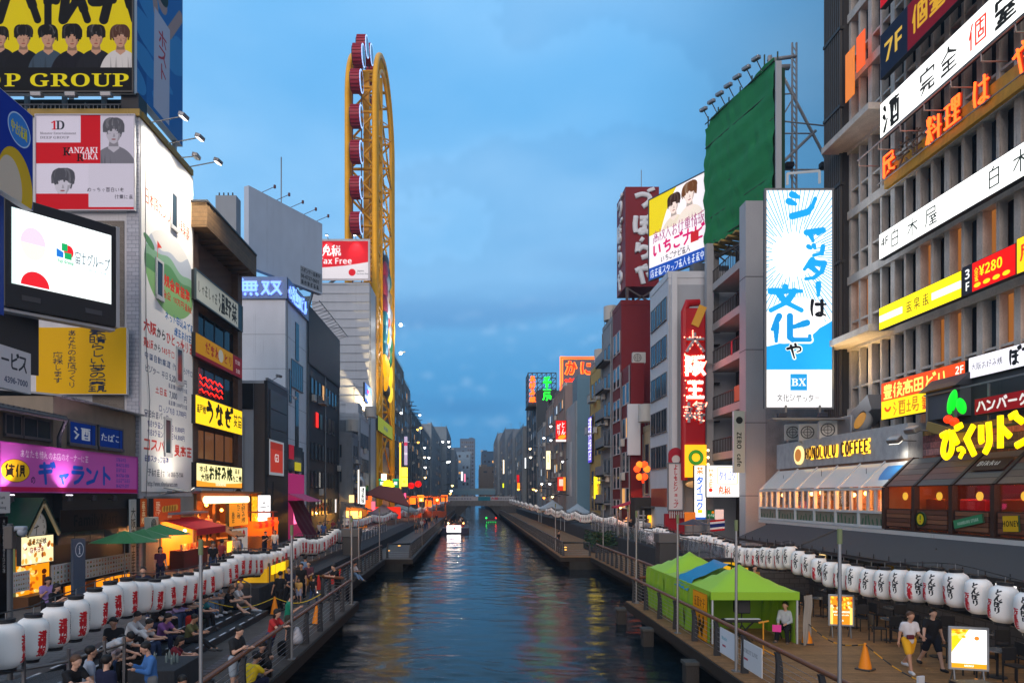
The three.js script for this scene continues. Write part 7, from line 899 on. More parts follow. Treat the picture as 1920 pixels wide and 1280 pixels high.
{const z=49.3,g=thing('arched_sign','dark red arch-topped sign behind the hanging white banner','sign',[xz(1269,z),yz(958,z),-z]);part(g,'panel',bx(1.0,4.3,0.2,0,2.0,-0.3),M([0.35,0.012,0.03],0.5));part(g,'arch',cyl(0.5,0.5,0.22,20).rotateX(Math.PI / 2),M([0.35,0.012,0.03],0.5),[0,4.1,-0.3]);part(g,'face_disc',cyl(0.3,0.3,0.03,16).rotateX(Math.PI / 2),paint('#cfc8c4'),[0,3.75,-0.16]);part(g,'fringe',mg([...Array(7)].map((_,i)=>bx(0.07,0.5,0.04,-0.48 + i*0.16,-0.25,0))),paint('#c9bfc0'));part(g,'wall',bx(1.4,2.6,0.4,0,-1.5,-0.6),M([0.3,0.01,0.02],0.6));}
sign('small green round-topped snack sign with the yellow mark under the drugstore sign',frontP(45.4,1326,1348,956,972),(c,w,h)=>{fill(c,w,h,'#0c5a2a');jtext(c,'サンキューズ',w*0.06,h*0.46,w*0.13,h*0.36,'#f2f4ee',{lw:0.15});c.fillStyle='#e87a1a';c.beginPath();c.arc(w / 2,h*0.24,h*0.17,0,7);c.fill();},{em:0.5,res:4});
{const z=43.5,g=thing('striped_flag','red, white and blue striped flag hanging under the green snack sign','flag',[xz(1345,z),yz(986,z),-z]);[['#b0141c',0.3],['#d8d8dc',0.18],['#1c2a6a',0],['#d8d8dc',-0.18],['#b0141c',-0.3]].forEach(([c,y],i)=>part(g,'stripe',beam([-0.45,y,0],[0.45,y + 0.1,0.1],0.03,i===2?0.24:0.12),cloth(c)));part(g,'pole',bar([-0.48,-0.6,0],[-0.48,0.7,0],0.03),steelM);}
{const z=47,f=thing('flower_light','red and orange glowing flower-shaped sign on the cream block','neon sign',[xz(1204,58),yz(879,58),-58]);for(let i=0;i<6;i++){const m=part(f,'petal',sph(0.3,0,0,0,10),glow(i % 2?'#ff4a18':'#ff7a1e',1.5),[Math.cos(i*1.05)*0.42,Math.sin(i*1.05)*0.42 +(i>3?-0.3:0),0]);m.scale.z=0.4;}part(f,'stalk',tube([[0,-0.4,0],[0.1,-1.2,0]],0.1,6),glow('#ff3a14',1.2));
 const a=thing('red_awning_stall','stall with a slanting red awning and warm bulbs beside the red building','stall',[xz(1190,60),WALKR,-60]);part(a,'awning',beam([-1.8,2.5,0],[2.0,3.7,0],2.2,0.1),M([0.45,0.02,0.05],0.7));part(a,'post',mg([bar([-1.7,0,0.9],[-1.7,2.5,0.9],0.05),bar([1.9,0,0.9],[1.9,3.6,0.9],0.05)]),steelM);part(a,'counter',bx(3,1,0.8,0,0.5,0),M([0.15,0.06,0.03],0.6));part(a,'lit_menu',bx(0.5,1.4,0.06,1.0,1.6,0.3),glow('#ff9a30',1.1));for(const x of[-1.3,0,1.6])part(a,'bulb',sph(0.1,x,2.5,0.3,8),glow('#ffb060',8));const l=new THREE.PointLight('#ff9a40',22,0,2);l.position.set(xz(1190,60),WALKR + 2.1,-59.6);l.castShadow=true;scene.add(l);}
{const z=55.2,g=thing('street_bar','dark low street bar with a glowing amber window below the white office building','shop front',[xz(1238,z),WALKR,-z]);part(g,'wall',bx(4,3.4,1.6,0,1.7,-0.9),M([0.03,0.028,0.026],0.7));part(g,'lit_window',bx(1.2,1.3,0.05,-0.4,1.3,-0.05),glow('#ffb21c',1.3));part(g,'hood',beam([-1.6,2.6,0.5],[1.6,2.6,0.5],1,0.1),M([0.05,0.05,0.05],0.6));areaLight({pos:[xz(1232,z),WALKR + 1.3,-z + 0.05],ry:0,w:1.2,h:1.2},'#ffb030',1.6,0.1);const y=thing('amber_panel','low row of amber lit shelves behind the green tents','lit panel',[xz(1366,33),DECK,-33]);for(let i=0;i<5;i++)part(y,'lit_pane',bx(0.34,1.2,0.05,-0.9 + i*0.42,1.0,0),glow('#e8b018',0.55));part(y,'case',bx(2.4,1.8,0.3,0,0.9,-0.2),blackM);}
for(const[px,w,c,k,y0,y1,n]of[[1318,14,'#ff9a2a',1.0,1000,1012,'amber food tray light by the drugstore steps'],[1342,8,'#ffd08a',1.2,985,992,'small round amber lamp by the striped flag'],[1345,16,'#e8c9c0',0.5,955,974,'pale pink poster beside the green snack sign'],[1290,20,'#d8701c',0.5,960,985,'orange-brown lit shelf behind the dark parasol']])solo('shop_lamp',n,'lamp',rb(w / 1280*45,(y1 - y0)/ 1280*45,0.15,0.03),glow(c,k),[xz(px + 6,45),yz((y0 + y1)/ 2,45),-45.2]);
// far right bank
const lampAt=(side,px,py,z,c)=>{const g=thing('street_light',`small far lamp on a bracket among the buildings of the ${side} bank`,'lamp',[xz(px,z),yz(py,z),-z],0,`small far lamps on the ${side} bank`),s=side==='left'?-1:1;part(g,'lamp_globe',mg([sph(z*0.0011,0,0,0,8),rb(z*0.0034,z*0.0012,z*0.0016,0.02,0,z*0.0008,0)]),glow(c,5));part(g,'arm',tube([[0,z*0.0014,0],[s*1.0,0.5,0],[s*2.4,0.3,0]],0.06,4),M([0.03,0.03,0.035],0.6));};
const farB=(side,z0,z1,top,o={})=>{const X=side*(o.X??14.2);return building(o.name||'city_building',o.label,X,X + side*(o.d??14),z0,z1,top,{wall:o.wall||plaster(o.c||'#8a9299',6),para:0.4,side:{y:o.rows||[...Array(Math.max(1,Math.floor((top - 4)/ 3.3)))].map((_,i)=>top - 2.2 - i*3.3),n:o.n||4,w:o.w||1.5,h:1.5,skip:0.12,lit:o.lit??0.12,t:0.1},front:o.f===0?null:{y:[...Array(Math.max(1,Math.floor((top - 6)/ 3.6)))].map((_,i)=>top - 2.4 - i*3.6),n:3,w:1.3,h:1.5,skip:0.4,lit:0.1,t:0.1},...o.x});};
farB(1,106.2,121,22.6,{label:'pinkish brown building with lit windows past the sheeted building',c:'#8a7872',n:5,lit:0.2});
farB(1,121.2,133,22,{label:'light brown building carrying the red crab restaurant sign behind the sheeting',c:'#8e8078'});
farB(1,133.2,152,19.5,{label:'pale grey building below the dark tower on the right bank',c:'#8f979d',n:3});
{const g=farB(1,152.4,182,29,{label:'dark grey tower carrying a lattice of green and orange neon',wall:M([0.04,0.05,0.058],0.7),n:5,lit:0.04});const z=153,P=frontP(z,990,1043,699,757),m=[];for(let i=0;i<=6;i++)m.push(beam([-P.w / 2 + i*P.w / 6,-P.h / 2,0],[-P.w / 2 + i*P.w / 6,P.h / 2,0],0.16,0.16),beam([-P.w / 2,-P.h / 2 + i*P.h / 6,0],[P.w / 2,-P.h / 2 + i*P.h / 6,0],0.16,0.16));for(let i=0;i<6;i++)for(let j=0;j<6;j++)m.push(bar([-P.w / 2 + i*P.w / 6,-P.h / 2 + j*P.h / 6,0],[-P.w / 2 +(i + 1)*P.w / 6,-P.h / 2 +(j + 1)*P.h / 6,0],0.07,4));for(let i=0;i<=6;i++)m.push(beam([-P.w / 2 + 0.1,-P.h / 2 + i*P.h / 6,0],[-P.w / 2 + 0.1,-P.h / 2 + i*P.h / 6,-7],0.14,0.14));for(let i=0;i<4;i++)m.push(beam([-P.w / 2 + 0.1,-P.h / 2,-i*2.3],[-P.w / 2 + 0.1,P.h / 2,-i*2.3],0.14,0.14));const nn=thing('neon_lattice','dark lattice box on a tower roof with green and orange neon characters','neon sign',P.pos);part(nn,'lattice',mg(m),M([0.04,0.055,0.07],0.6));part(nn,'roof_deck',bx(P.w,0.4,8,0,-P.h / 2 - 0.3,-4),blackM);
[...'千房'].forEach((c,i)=>part(nn,'letter',glyphGeo(c,P.w*0.02,P.h*0.36 - i*P.h*0.42,P.w*0.32,P.h*0.36,0.26),glow('#18ff28',2.4),[0,0,0.4]));[...'お好み焼'].forEach((c,i)=>part(nn,'letter',glyphGeo(c,-P.w*0.44,P.h*0.4 - i*P.h*0.225,P.w*0.2,P.h*0.19,0.2),glow('#ff5a14',2.4),[0,0,0.4]));}
{const z=125,P=frontP(z,1051,1122,669,742),g=thing('crab_sign','square rooftop sign framed in orange neon with red neon characters','neon sign',P.pos),or=glow('#ff6a1e',2.6),rd=glow('#ff2a10',2.0);part(g,'board',bx(P.w,P.h,0.4,0,0,-0.3),paint('#5f6a74'));part(g,'neon_border',mg([0,0.35].map((d)=>tube([[-P.w / 2 + d,-P.h / 2 + d,0],[P.w / 2 - d,-P.h / 2 + d,0],[P.w / 2 - d,P.h / 2 - d,0],[-P.w / 2 + d,P.h / 2 - d,0]],0.11,5,true))),or);[...'かに'].forEach((c,i)=>{part(g,'letter',glyphGeo(c,-P.w*0.4 + i*P.w*0.44,P.h*0.4,P.w*0.34,P.h*0.36,0.17),rd,[0,0,0.1]);part(g,'letter_outline',glyphGeo(c,-P.w*0.41 + i*P.w*0.44,P.h*0.41,P.w*0.36,P.h*0.38,0.3,{flat:0.2}),or,[0,0,0]);});[...'道楽'].forEach((c,i)=>part(g,'letter',glyphGeo(c,-P.w*0.4 + i*P.w*0.44,-P.h*0.06,P.w*0.34,P.h*0.4,0.26),rd,[0,0,0.1]));part(g,'support',mg([-0.4,-0.1,0.2,0.4].map((q)=>beam([P.w*q,-P.h / 2,-0.4],[P.w*q + 0.8,-P.h / 2 - 2.4,-1.5],0.25,0.25))),steelM);}
const fs=(label,z,p0,p1,t,b,bg,em,draw)=>sign(label,frontP(z,p0,p1,t,b),(c,w,h)=>{fill(c,w,h,bg);draw&&draw(c,w,h);},{em,res:4,d:0.5});
fs('red vertical sign with white brush kana and an orange fish shape',105.2,1042,1062,788,828,'#d81414',0.9,(c,w,h)=>{jtext(c,'とん',w*0.55,h*0.06,w*0.36,h*0.3,'#fff2ea',{v:true,lw:0.17});jtext(c,'ぼり',w*0.12,h*0.16,w*0.34,h*0.26,'#fff2ea',{v:true,lw:0.17});c.fillStyle='#ff9a1a';c.beginPath();c.ellipse(w*0.6,h*0.78,w*0.4,h*0.1,-0.3,0,7);c.fill();c.fillStyle='#f4ece8';c.fillRect(0,h*0.9,w,h*0.1);});
fs('red and white sign of dishes below the red fish sign',105,1045,1061,894,920,'#d8301c',0.7,(c,w,h)=>{c.fillStyle='#f6d8c0';c.fillRect(w*0.2,h*0.15,w*0.5,h*0.5);c.fillStyle='#ff9a2a';c.fillRect(w*0.7,0,w*0.3,h);});
fs('cream lit vertical sign with a black edge on the pinkish brown building',121,1024,1034,845,880,'#fff2c0',1.1,(c,w,h)=>{c.fillStyle='#1a1a1c';c.fillRect(w*0.86,0,w*0.14,h);jtext(c,'寿司',w*0.2,h*0.2,w*0.4,h*0.2,'#b8862a',{v:true,lw:0.1});});
fs('yellow-green vertical neon sign far down the right bank',170,998,1004,850,890,'#e8f01a',2.2);fs('thin white vertical sign near the yellow-green one',182,984,986.5,858,878,'#f4fbff',1.4);fs('red vertical sign with a white tip far down the right bank',190,969,974,890,904,'#c8141c',0.9);fs('bright orange lamp sign below the far red vertical sign',190,970,975,905,919,'#ff8a1a',1.5);fs('tall thin cream neon strip by the far end of the canal',240,943,945.6,862,888,'#ffe6c0',1.6);fs('small yellow-green strip under the cream neon strip',240,942.4,945,906,914,'#e0f01a',1.4);fs('red glowing rooftop sign over the end of the canal',330,934.5,939.5,855,867,'#ff4a50',1.3);
for(const[px,py,z,c]of[[1020,822,120.9,'#fff'],[1033,800,105.8,'#f4f8ff'],[1033,826,105.8,'#f4f8ff'],[1031,908,105.8,'#f4f8ff'],[1005,920,120,'#ffe0a0'],[994,842,151,'#ffd8a0'],[995,858,151,'#fff0d0'],[1016,908,118,'#fff6dc'],[1000,918,128,'#ffb050'],[1055,866,104,'#fff'],[1020,934,100,'#ff8a30'],[1036,932,100,'#ffd890'],[972,918,186,'#ffb040'],[957,916,240,'#fff4e0']]){lampAt('right',px,py,z,c);}
farB(1,182.4,215,24,{label:'grey building with a pale front past the dark neon tower',c:'#7c868c',X:13.2,n:5});farB(1,215.4,250,26,{label:'tall grey far building second past the dark neon tower',c:'#75808a',X:12.4,n:5});farB(1,250.5,300,30,{label:'blue-grey far building third past the dark neon tower',c:'#6c7a86',X:11.6,n:6});farB(1,300.5,360,33,{label:'far pale building at the right end of the canal',c:'#7f8b94',X:10.6,n:6});
// far left bank
farB(-1,133,152,33,{X:15.6,label:'tall grey-brown building just past the big wheel',c:'#71706e',n:5,lit:0.04});farB(-1,152.3,166,31,{X:15.5,label:'grey building second past the big wheel',c:'#7a7d80',lit:0.05});{const g=farB(-1,166.3,200,26.5,{X:15.3,label:'dark building with a roof grid and lamps, third past the big wheel',wall:M([0.07,0.09,0.1],0.7),n:6});part(g,'roof_grid',mg([...Array(8)].map((_,i)=>bx(5,0.15,0.15,5,26 +(i % 2)*1.4,-14 + i*4))),blackM);}farB(-1,200.4,232,25.5,{X:15,label:'blue-grey building fourth past the big wheel',c:'#66747e',n:5});farB(-1,232.4,300,30,{X:14.4,label:'wide white-grey building fifth past the big wheel with lamp masts',c:'#8b959b',n:9});farB(-1,300.5,360,36,{X:12,label:'pale slab building sixth past the big wheel',c:'#7d8a92',n:6});farB(-1,360.5,430,30,{X:10,label:'low white building at the left end of the canal',c:'#8d989e',n:7});
fs('tall yellow lit shop tower sign past the big wheel',131,752,764,876,912,'#ffd83a',2.4,(c,w,h)=>{c.fillStyle='#e8a01a';c.fillRect(0,h*0.48,w,h*0.05);c.beginPath();c.arc(w / 2,h*0.74,w*0.2,0,7);c.fill();});fs('narrow orange-yellow lit strip past the big wheel',130.6,748.5,752,830,935,'#ffb83a',2.0);fs('pale violet lit sign panel above the yellow tower sign',131.2,757.5,764,818,872,'#c9b9d8',0.6,(c,w,h)=>{c.fillStyle='#d84a6a';c.fillRect(0,h*0.2,w,h*0.12);c.fillStyle='#f2e8f4';c.fillRect(0,h*0.56,w,h*0.08);});fs('pink neon strip beside the red tent roof',118,757,761.5,924,938,'#ff5a8a',1.2);fs('white vertical sign on the left bank near the bridge',235,864.5,868,884,901,'#f6fbff',1.5);fs('pink vertical sign on the left bank near the bridge',236,870,873,888,903,'#ff8aa8',1.0);
for(const[px,py,z,c]of[[752,775,132.6,'#fff'],[787,779,165,'#fff'],[783,806,165.5,'#ffb040'],[789,803,166,'#ffc050'],[784,830,165.6,'#ffb040'],[796,840,199,'#fff'],[830,829,230,'#fff'],[842,838,231,'#fff'],[841,829,231,'#fff'],[839,867,231,'#f8fff0'],[842,866,231,'#fff'],[796,858,199,'#ffe8c0'],[797,877,199,'#fff'],[797,896,199,'#ffd080'],[804,859,205,'#fff'],[846,921,190,'#fff'],[844,926,190,'#ffc060'],[848,911,190,'#ffe080']])lampAt('left',px,py,z,c);
for(const[py,n]of[[609,'upper'],[662,'lower']]){const z=118;solo('roof_lamp',n + ' brilliant white lamp sticking out beside the big wheel','lamp',sph(0.26,0,0,0,10),glow('#ffffff',9),[xz(751,z),yz(py,z),-z]);const l=new THREE.PointLight('#fff',60,0,2);l.position.set(xz(751,z)+ 0.7,yz(py,z),-z);scene.add(l);}
farB(-1,600,640,56,{X:-1.2,d:13.2,name:'tower_block',label:'tall apartment tower standing alone beyond the end of the canal',c:'#5c6d7c',n:6,x:{front:{y:[...Array(14)].map((_,i)=>53 - i*3.4),n:6,w:1.4,h:1.9,t:0.2,lit:0.03}}});farB(1,360,400,21,{X:3.0,d:11,label:'brown windowless building closing the canal view',c:'#6b6660',f:0,rows:[17],n:2,x:{front:{y:[18.6],n:2,w:2,h:1,t:0.1}}});farB(1,420,460,33,{X:5,d:9,label:'slate-blue building behind the brown windowless one',c:'#40566a',n:3});farB(1,400,440,25,{X:14.5,d:6,label:'grey building with a red rooftop sign at the end of the canal',c:'#6d7680',n:3});farB(-1,440,480,34,{X:2.0,d:9,label:'blue-white building left of the tall apartment tower',c:'#7f95a6',n:4});farB(-1,500,540,41,{X:5,d:12,label:'dark-topped building left of the tall apartment tower',c:'#5d6d7a',n:4});
{const m=[];for(let i=0;i<40;i++){const x=rnd(-420,420);if(Math.abs(x)<60)continue;const z=rnd(520,900),h=rnd(14,34);m.push(bb(x,x + rnd(12,30),WALK,h,-z,-z - 20));}const c=solo('skyline','distant mass of low city blocks beyond the canal','city blocks',mg(m),plaster('#6a7884',8));c.userData.kind='stuff';}
// bridges, boats
{
 const z=195,g=thing('bridge','low grey girder bridge across the canal hung with white banners','bridge',[1.5,0,-z]),cg=conc([0.2,0.2,0.2],5);part(g,'deck_girder',bb(-13,14,3.0,4.55,-9,0),cg);part(g,'haunch',mg([-1,1].map((s)=>{const q=new THREE.Shape([[s*5.6,0],[s*7.5,0],[s*7.5,3],[s*3.0,3]].map(([a,b])=>new THREE.Vector2(a,b)));return wuv(new THREE.ExtrudeGeometry(q,{depth:8,bevelEnabled:false}).translate(0,0,-8.5));})),conc([0.1,0.1,0.1],4));part(g,'abutment',mg([bb(-13,-6.4,-1,3,-9,0),bb(6.2,14,-1,3,-9,0)]),conc([0.11,0.11,0.11],4));const r=[bb(-13,14,5.65,5.75,-0.12,-0.04)];for(let x=-13;x<14;x +=0.5)r.push(bb(x,x + 0.06,4.55,5.65,-0.12,-0.04));part(g,'railing',mg(r),metal([0.35,0.36,0.38],0.5));
 const pr=print(420,34,(c,w,h)=>{fill(c,w,h,'#aeb3bc');c.fillStyle='#b03a48';c.fillRect(4,6,10,22);jtext(c,'道頓堀川万灯祭水辺',30,9,15,17,'#6d6f88',{lw:0.1});c.fillStyle='#2f7f94';c.fillRect(w*0.5,0,w*0.17,h);jtext(c,'大阪',w*0.68,6,20,22,'#b8303c',{lw:0.15});jtext(c,'新規会員募集中入',w*0.77,9,13,17,'#565a66',{lw:0.1});});part(g,'banner',printGeo(pr,20.6,1.15),printMat(pr),[-0.2,5.1,0.02]);
 const p2=thing('bridge','second pale blue bridge seen small beyond the first','bridge',[4,0,-330]);part(p2,'deck_girder',bb(-26,22,6.6,8.6,-8,0),paint('#6f95a8'));part(p2,'pier',bb(-9,-8,0,6.6,-8,0),conc([0.2,0.2,0.2]));part(p2,'pier',bb(9,10,0,6.6,-8,0),conc([0.2,0.2,0.2]));part(p2,'railing',bb(-26,22,8.6,9.6,-0.2,-0.1),paint('#7d97a6'));
}
function boat(label,pos,s,lightC){const g=thing('tour_boat',label,'boat',pos),hull=M([0.012,0.012,0.05],0.35);const sh=new THREE.Shape();sh.moveTo(-2.2,0);sh.lineTo(2.2,0);sh.lineTo(2.3,7);sh.quadraticCurveTo(1.6,10,0,10.4);sh.quadraticCurveTo(-1.6,10,-2.3,7);part(g,'hull',wuv(new THREE.ExtrudeGeometry(sh,{depth:0.85,bevelEnabled:true,bevelSize:0.08,bevelThickness:0.06,bevelSegments:1}).rotateX(-Math.PI / 2).translate(0,-0.1,0)),hull);part(g,'gunwale',tube([[-2.25,0.9,0],[2.25,0.9,0],[2.3,0.9,-7],[1.3,0.9,-9.6],[-1.3,0.9,-9.6],[-2.3,0.9,-7]],0.08,6,true),paint('#8f95a0'));const r=[];for(const x of[-2.2,2.2]){r.push(bar([x,1.7,0],[x,1.7,-7],0.04));for(let z=0;z<=7;z +=1.2)r.push(bar([x,0.9,-z],[x,1.7,-z],0.03));}part(g,'rail',mg(r),metal([0.4,0.42,0.45],0.4));for(let k=0;k<5;k++)part(g,'bench',rb(3.2,0.35,0.5,0.04,0,1.1,-1.4 - k*1.3),M([0.2,0.03,0.03],0.6));g.scale.setScalar(s);return g;}
const B1=boat('dark blue tour boat with a white lit sign by the left quay',[xz(851,106),0,-106],0.98);{const pr=print(150,70,(c,w,h)=>{fill(c,w,h,'#f4eef0');jtext(c,'とんぼり',w*0.1,h*0.25,w*0.18,h*0.5,'#c8182a',{lw:0.2,brush:true});});part(B1,'sign_case',bx(2.3,1.15,0.2,0,0.75,0.12),whiteM);part(B1,'sign_face',printGeo(pr,2.2,1.05),printMat(pr,2.6),[0,0.75,0.224]);for(const[x,c]of[[-0.9,'#ffe0a0'],[1.5,'#ffb060']]){part(B1,'deck_lamp',sph(0.13,x,1.6,-0.8,8),glow(c,6));}areaLight({pos:[xz(851,106),0.75,-105.7],ry:0,w:2.2,h:1},'#fff0ee',2.2,0.1);const l=new THREE.PointLight('#ffb060',8,0,2);l.position.set(xz(860,106),2.1,-106.6);scene.add(l);}
const B2=boat('small dark boat outlined with green and red lamps under the bridge',[xz(921,150),0,-150],0.5);for(const[x,c]of[[-2.1,'#20ff50'],[2.1,'#ff2a20']])part(B2,'lamp',sph(0.3,x,2,-1,8),glow(c,4));part(B2,'canopy',rb(4,0.2,6,0.1,0,2.3,-4),M([0.03,0.04,0.05],0.6));for(let i=0;i<6;i++)part(B2,'lamp',sph(0.16,-2 + i*0.8,0.3,0.12,6),glow('#20d050',2));
{const z=128,g=thing('festival_stall','cluster of orange-lit stalls with timber posts at the far end of the left walk','stall',[xz(790,z),WALK,-z]);for(let i=0;i<6;i++){part(g,'post',bx(0.25,4,0.25,-4 + i*1.7,2,0),M([0.25,0.08,0.03],0.7));part(g,'lit_panel',bx(1.2,1.2,0.1,-3.2 + i*1.5,2.6 +(i % 3)*0.5,-0.5),glow(pick(['#ff6a14','#ff9a2a','#e84a10']),1.7));}part(g,'counter',bx(9.5,1.2,1,0,0.6,0),M([0.2,0.05,0.02],0.6));part(g,'beam',bx(9.6,0.3,0.4,0,3.9,0),M([0.3,0.09,0.03],0.6));for(const x of[-3,0,3]){part(g,'bulb',sph(0.22,x,3.3,0.6,8),glow('#ffb050',8));}const l=new THREE.PointLight('#ff8a30',60,0,2);l.position.set(xz(788,z),WALK + 2.9,-z + 1.6);scene.add(l);for(const[px,py,q]of[[771,910,'near'],[784,907,'far']]){const b=thing('globe_lantern',q + ' round red globe lantern above the orange stalls','lantern',[xz(px,z),yz(py,z),-z]);part(b,'globe',sph(0.62,0,0,0,16),glow('#e01414',0.75));part(b,'cap',cyl(0.2,0.25,0.14,10,0,0.62,0),blackM);}}
{const z=98,g=thing('corner_shop','red and yellow lit corner shop under a dark red sloping roof below the wheel','shop front',[xz(722,z),WALK,-z]);part(g,'roof',mesh3([-2.9,4.4,0,-1.2,5.6,-3,1.8,5.2,-3.4,3.6,2.6,0.6,-2.9,4.2,0,3.6,2.4,0.6,1.8,5.0,-3.4,-1.2,5.4,-3],[0,3,2,0,2,1,4,6,5,4,7,6,0,4,5,0,5,3]).toNonIndexed(),M([0.2,0.045,0.035],0.7));part(g,'lit_front',bx(4.2,1.7,0.2,0,1.6,-1.2),glow('#f03018',0.8));part(g,'yellow_panel',bx(1.6,0.7,0.1,0.2,1.4,-1.0),glow('#ffc81a',1.0));part(g,'pink_panel',bx(1.3,1.3,0.1,-2.2,2.6,-0.9),glow('#ff7a90',0.9));part(g,'post',mg([bar([-2.7,0,0],[-2.7,4.3,0],0.08),bar([3.4,0,0.4],[3.4,2.6,0.4],0.08)]),steelM);
 const y=thing('lit_kiosk','yellow-white glowing kiosk under a dark blue awning left of the wheel','stall',[xz(662,84),WALK,-84]);part(y,'lit_front',bx(1.9,1.7,0.1,0,1.3,-0.4),glow('#ffc860',2.4));part(y,'awning',beam([-0.9,3.0,0],[2.2,2.3,0],1.8,0.1),M([0.05,0.06,0.1],0.7));part(y,'wall',bx(2.6,2.6,0.4,0.3,1.3,-0.8),M([0.2,0.1,0.05],0.7));const l=new THREE.PointLight('#ffb050',30,0,2);l.position.set(xz(662,84),WALK + 1.9,-83);scene.add(l);const k=solo('box_lantern','cream box lantern on the wall above the glowing kiosk','lantern',rb(0.6,0.95,0.3,0.05),glow('#ffd890',1.3),[xz(659,85.5),yz(935,85.5),-85.5]);const of=solo('orange_figure','jumbled orange-red glowing stall decoration under the white vertical signs','sign',mg([rb(0.9,1.5,0.3,0.1),rb(0.5,0.6,0.35,0.1,0.3,1.0,0),rb(0.7,0.4,0.3,0.1,-0.3,-0.9,0)]),glow('#ff6a20',1.0),[xz(690,90),yz(948,90),-89.6]);}
// LANTERNS AND POLES
{
 const ink=(left)=>print(380,250,(c,w,h)=>{fill(c,w,h,'#ece8e2');const b={v:true,brush:true,gap:0.98};const X=(deg)=>((deg + 360)% 360)/ 360*w;
 if(left){jtext(c,'道頓堀',X(74)- 17,h*0.3,36,h*0.2,'#c8101c',{...b,lw:0.19});jtext(c,'とんぼり',X(128)- 14,h*0.12,26,h*0.16,'#17171b',{...b,lw:0.16});}else{jtext(c,'とんぼり',X(-58)- 17,h*0.1,32,h*0.16,'#16191d',{...b,lw:0.17});jtext(c,'万灯祭',X(-102)- 16,h*0.38,34,h*0.17,'#c21020',{...b,lw:0.2});}});
 const prof=[];for(let i=0;i<=44;i++){const t=i / 44,y=-0.47 + t*0.94,e=Math.abs(t - 0.5)*2,r=0.315*Math.pow(1 - Math.pow(e,5.5)*0.62,0.9)+(i % 2?0.0035:-0.0035);prof.push(new THREE.Vector2(r,y));}
 const body=(pr)=>{const g=new THREE.LatheGeometry(prof,22),uv=g.attributes.uv;for(let i=0;i<uv.count;i++)uv.setXY(i,lerp(pr.u0,pr.u1,uv.getX(i)),lerp(pr.v0,pr.v1,uv.getY(i)));return g;};
 const ring=mg([cyl(0.17,0.17,0.07,14),new THREE.TorusGeometry(0.17,0.015,5,14).rotateX(Math.PI / 2).translate(0,0.035,0)]),hook=bar([0,0,0],[0,0.16,0],0.012);
 const build=(left)=>{const pr=ink(left),paper=new THREE.MeshPhysicalMaterial({map:pr.s.t,roughness:0.85});const g=new THREE.Group();part(g,'paper_body',body(pr),paper);part(g,'top_ring',ring,blackM,[0,0.5,0]);part(g,'bottom_ring',ring,blackM,[0,-0.49,0]);part(g,'hook',hook,steelM,[0,0.53,0]);return{g,paper,geo:body(pr)};};
 const runs={left:[[[-9.45,2.9,11.4],[-9.5,2.85,30],[-9.6,2.95,51.5]],[[-14.2,2.75,76],[-11.8,3.0,92],[-9.1,3.3,133],[-6.8,4.3,188]]],right:[[[12.7,3.2,11.6],[12.85,3.1,30],[12.95,3.0,52.4]],[[13.4,3.2,54.5],[13.0,3.4,72],[12.2,3.3,91],[11,3.7,125],[10,4.5,188]]]};
 for(const side of['left','right']){const L=side==='left',P=build(L),far=[];
 runs[side].forEach((pts,ri)=>{const lens=[];let tot=0;for(let i=0;i + 1<pts.length;i++){const d=Math.hypot(pts[i + 1][0]- pts[i][0],pts[i + 1][2]- pts[i][2]);lens.push(d);tot +=d;}const line=[];let k=0;
 for(let s=0;s<tot;s +=0.8,k++){let i=0,q=s;while(q>lens[i])q -=lens[i++];const t=q / lens[i],a=pts[i],b=pts[i + 1],sag=-0.34*Math.sin(((s +(ri?0:3))% 9.6)/ 9.6*Math.PI),p=[lerp(a[0],b[0],t),lerp(a[1],b[1],t)+ sag +(ri?0.15:0.2)+ rnd(-0.03,0.03),-lerp(a[2],b[2],t)];line.push([p[0],p[1]+ 0.68,p[2]]);
 const ry=rnd(-0.2,0.2)+(k % 7===3?0.55:0);if(-p[2]>108){far.push([p,ry]);continue;}
 const c=P.g.clone();c.name=numbered('lantern');c.position.set(...p);c.rotation.y=ry;c.rotation.z=rnd(-0.07,0.07);c.rotation.x=rnd(-0.05,0.05);c.scale.set(rnd(0.95,1.04),rnd(0.95,1.04),rnd(0.95,1.04));c.userData={label:L?`white paper lantern with red brush writing in the ${ri ? 'farther' : 'near'} string along the left walk`:`white paper lantern with black and red writing in the ${ri ? 'farther' : 'near'} string along the right walk`,category:'lantern',group:`${ri ? 'farther' : 'near'} ${side} lantern string`};scene.add(c);}
 solo('lantern_cable',`dark cable carrying the ${ri ? 'farther' : 'near'} ${side} lantern string`,'cable',tube(line,0.015,4),blackM);});
 const im=new THREE.InstancedMesh(P.geo,P.paper,far.length),o=new THREE.Object3D();far.forEach(([p,r],i)=>{o.position.set(...p);o.rotation.y=r;o.updateMatrix();im.setMatrixAt(i,o.matrix);});im.name=numbered('far_lanterns');im.castShadow=im.receiveShadow=true;im.userData={kind:'stuff',label:`mass of tiny far lanterns of the ${side} string running to the bridge`,category:'lanterns'};scene.add(im);}
 const pole=(x,z,h,lab,y=DECK)=>{const g=thing('pole',lab,'pole',[x,y,-z],0,'slim grey lantern poles');part(g,'shaft',cyl(0.035,0.045,h,8,0,h / 2,0),metal([0.3,0.3,0.3],0.5));part(g,'base_plate',bx(0.2,0.03,0.2,0,0.015,0),steelM);part(g,'cap',cyl(0.05,0.05,0.3,8,0,h - 0.1,0),M([0.16,0.19,0.09],0.6));};
 const ord=['nearest','second','third','fourth','fifth','sixth'];
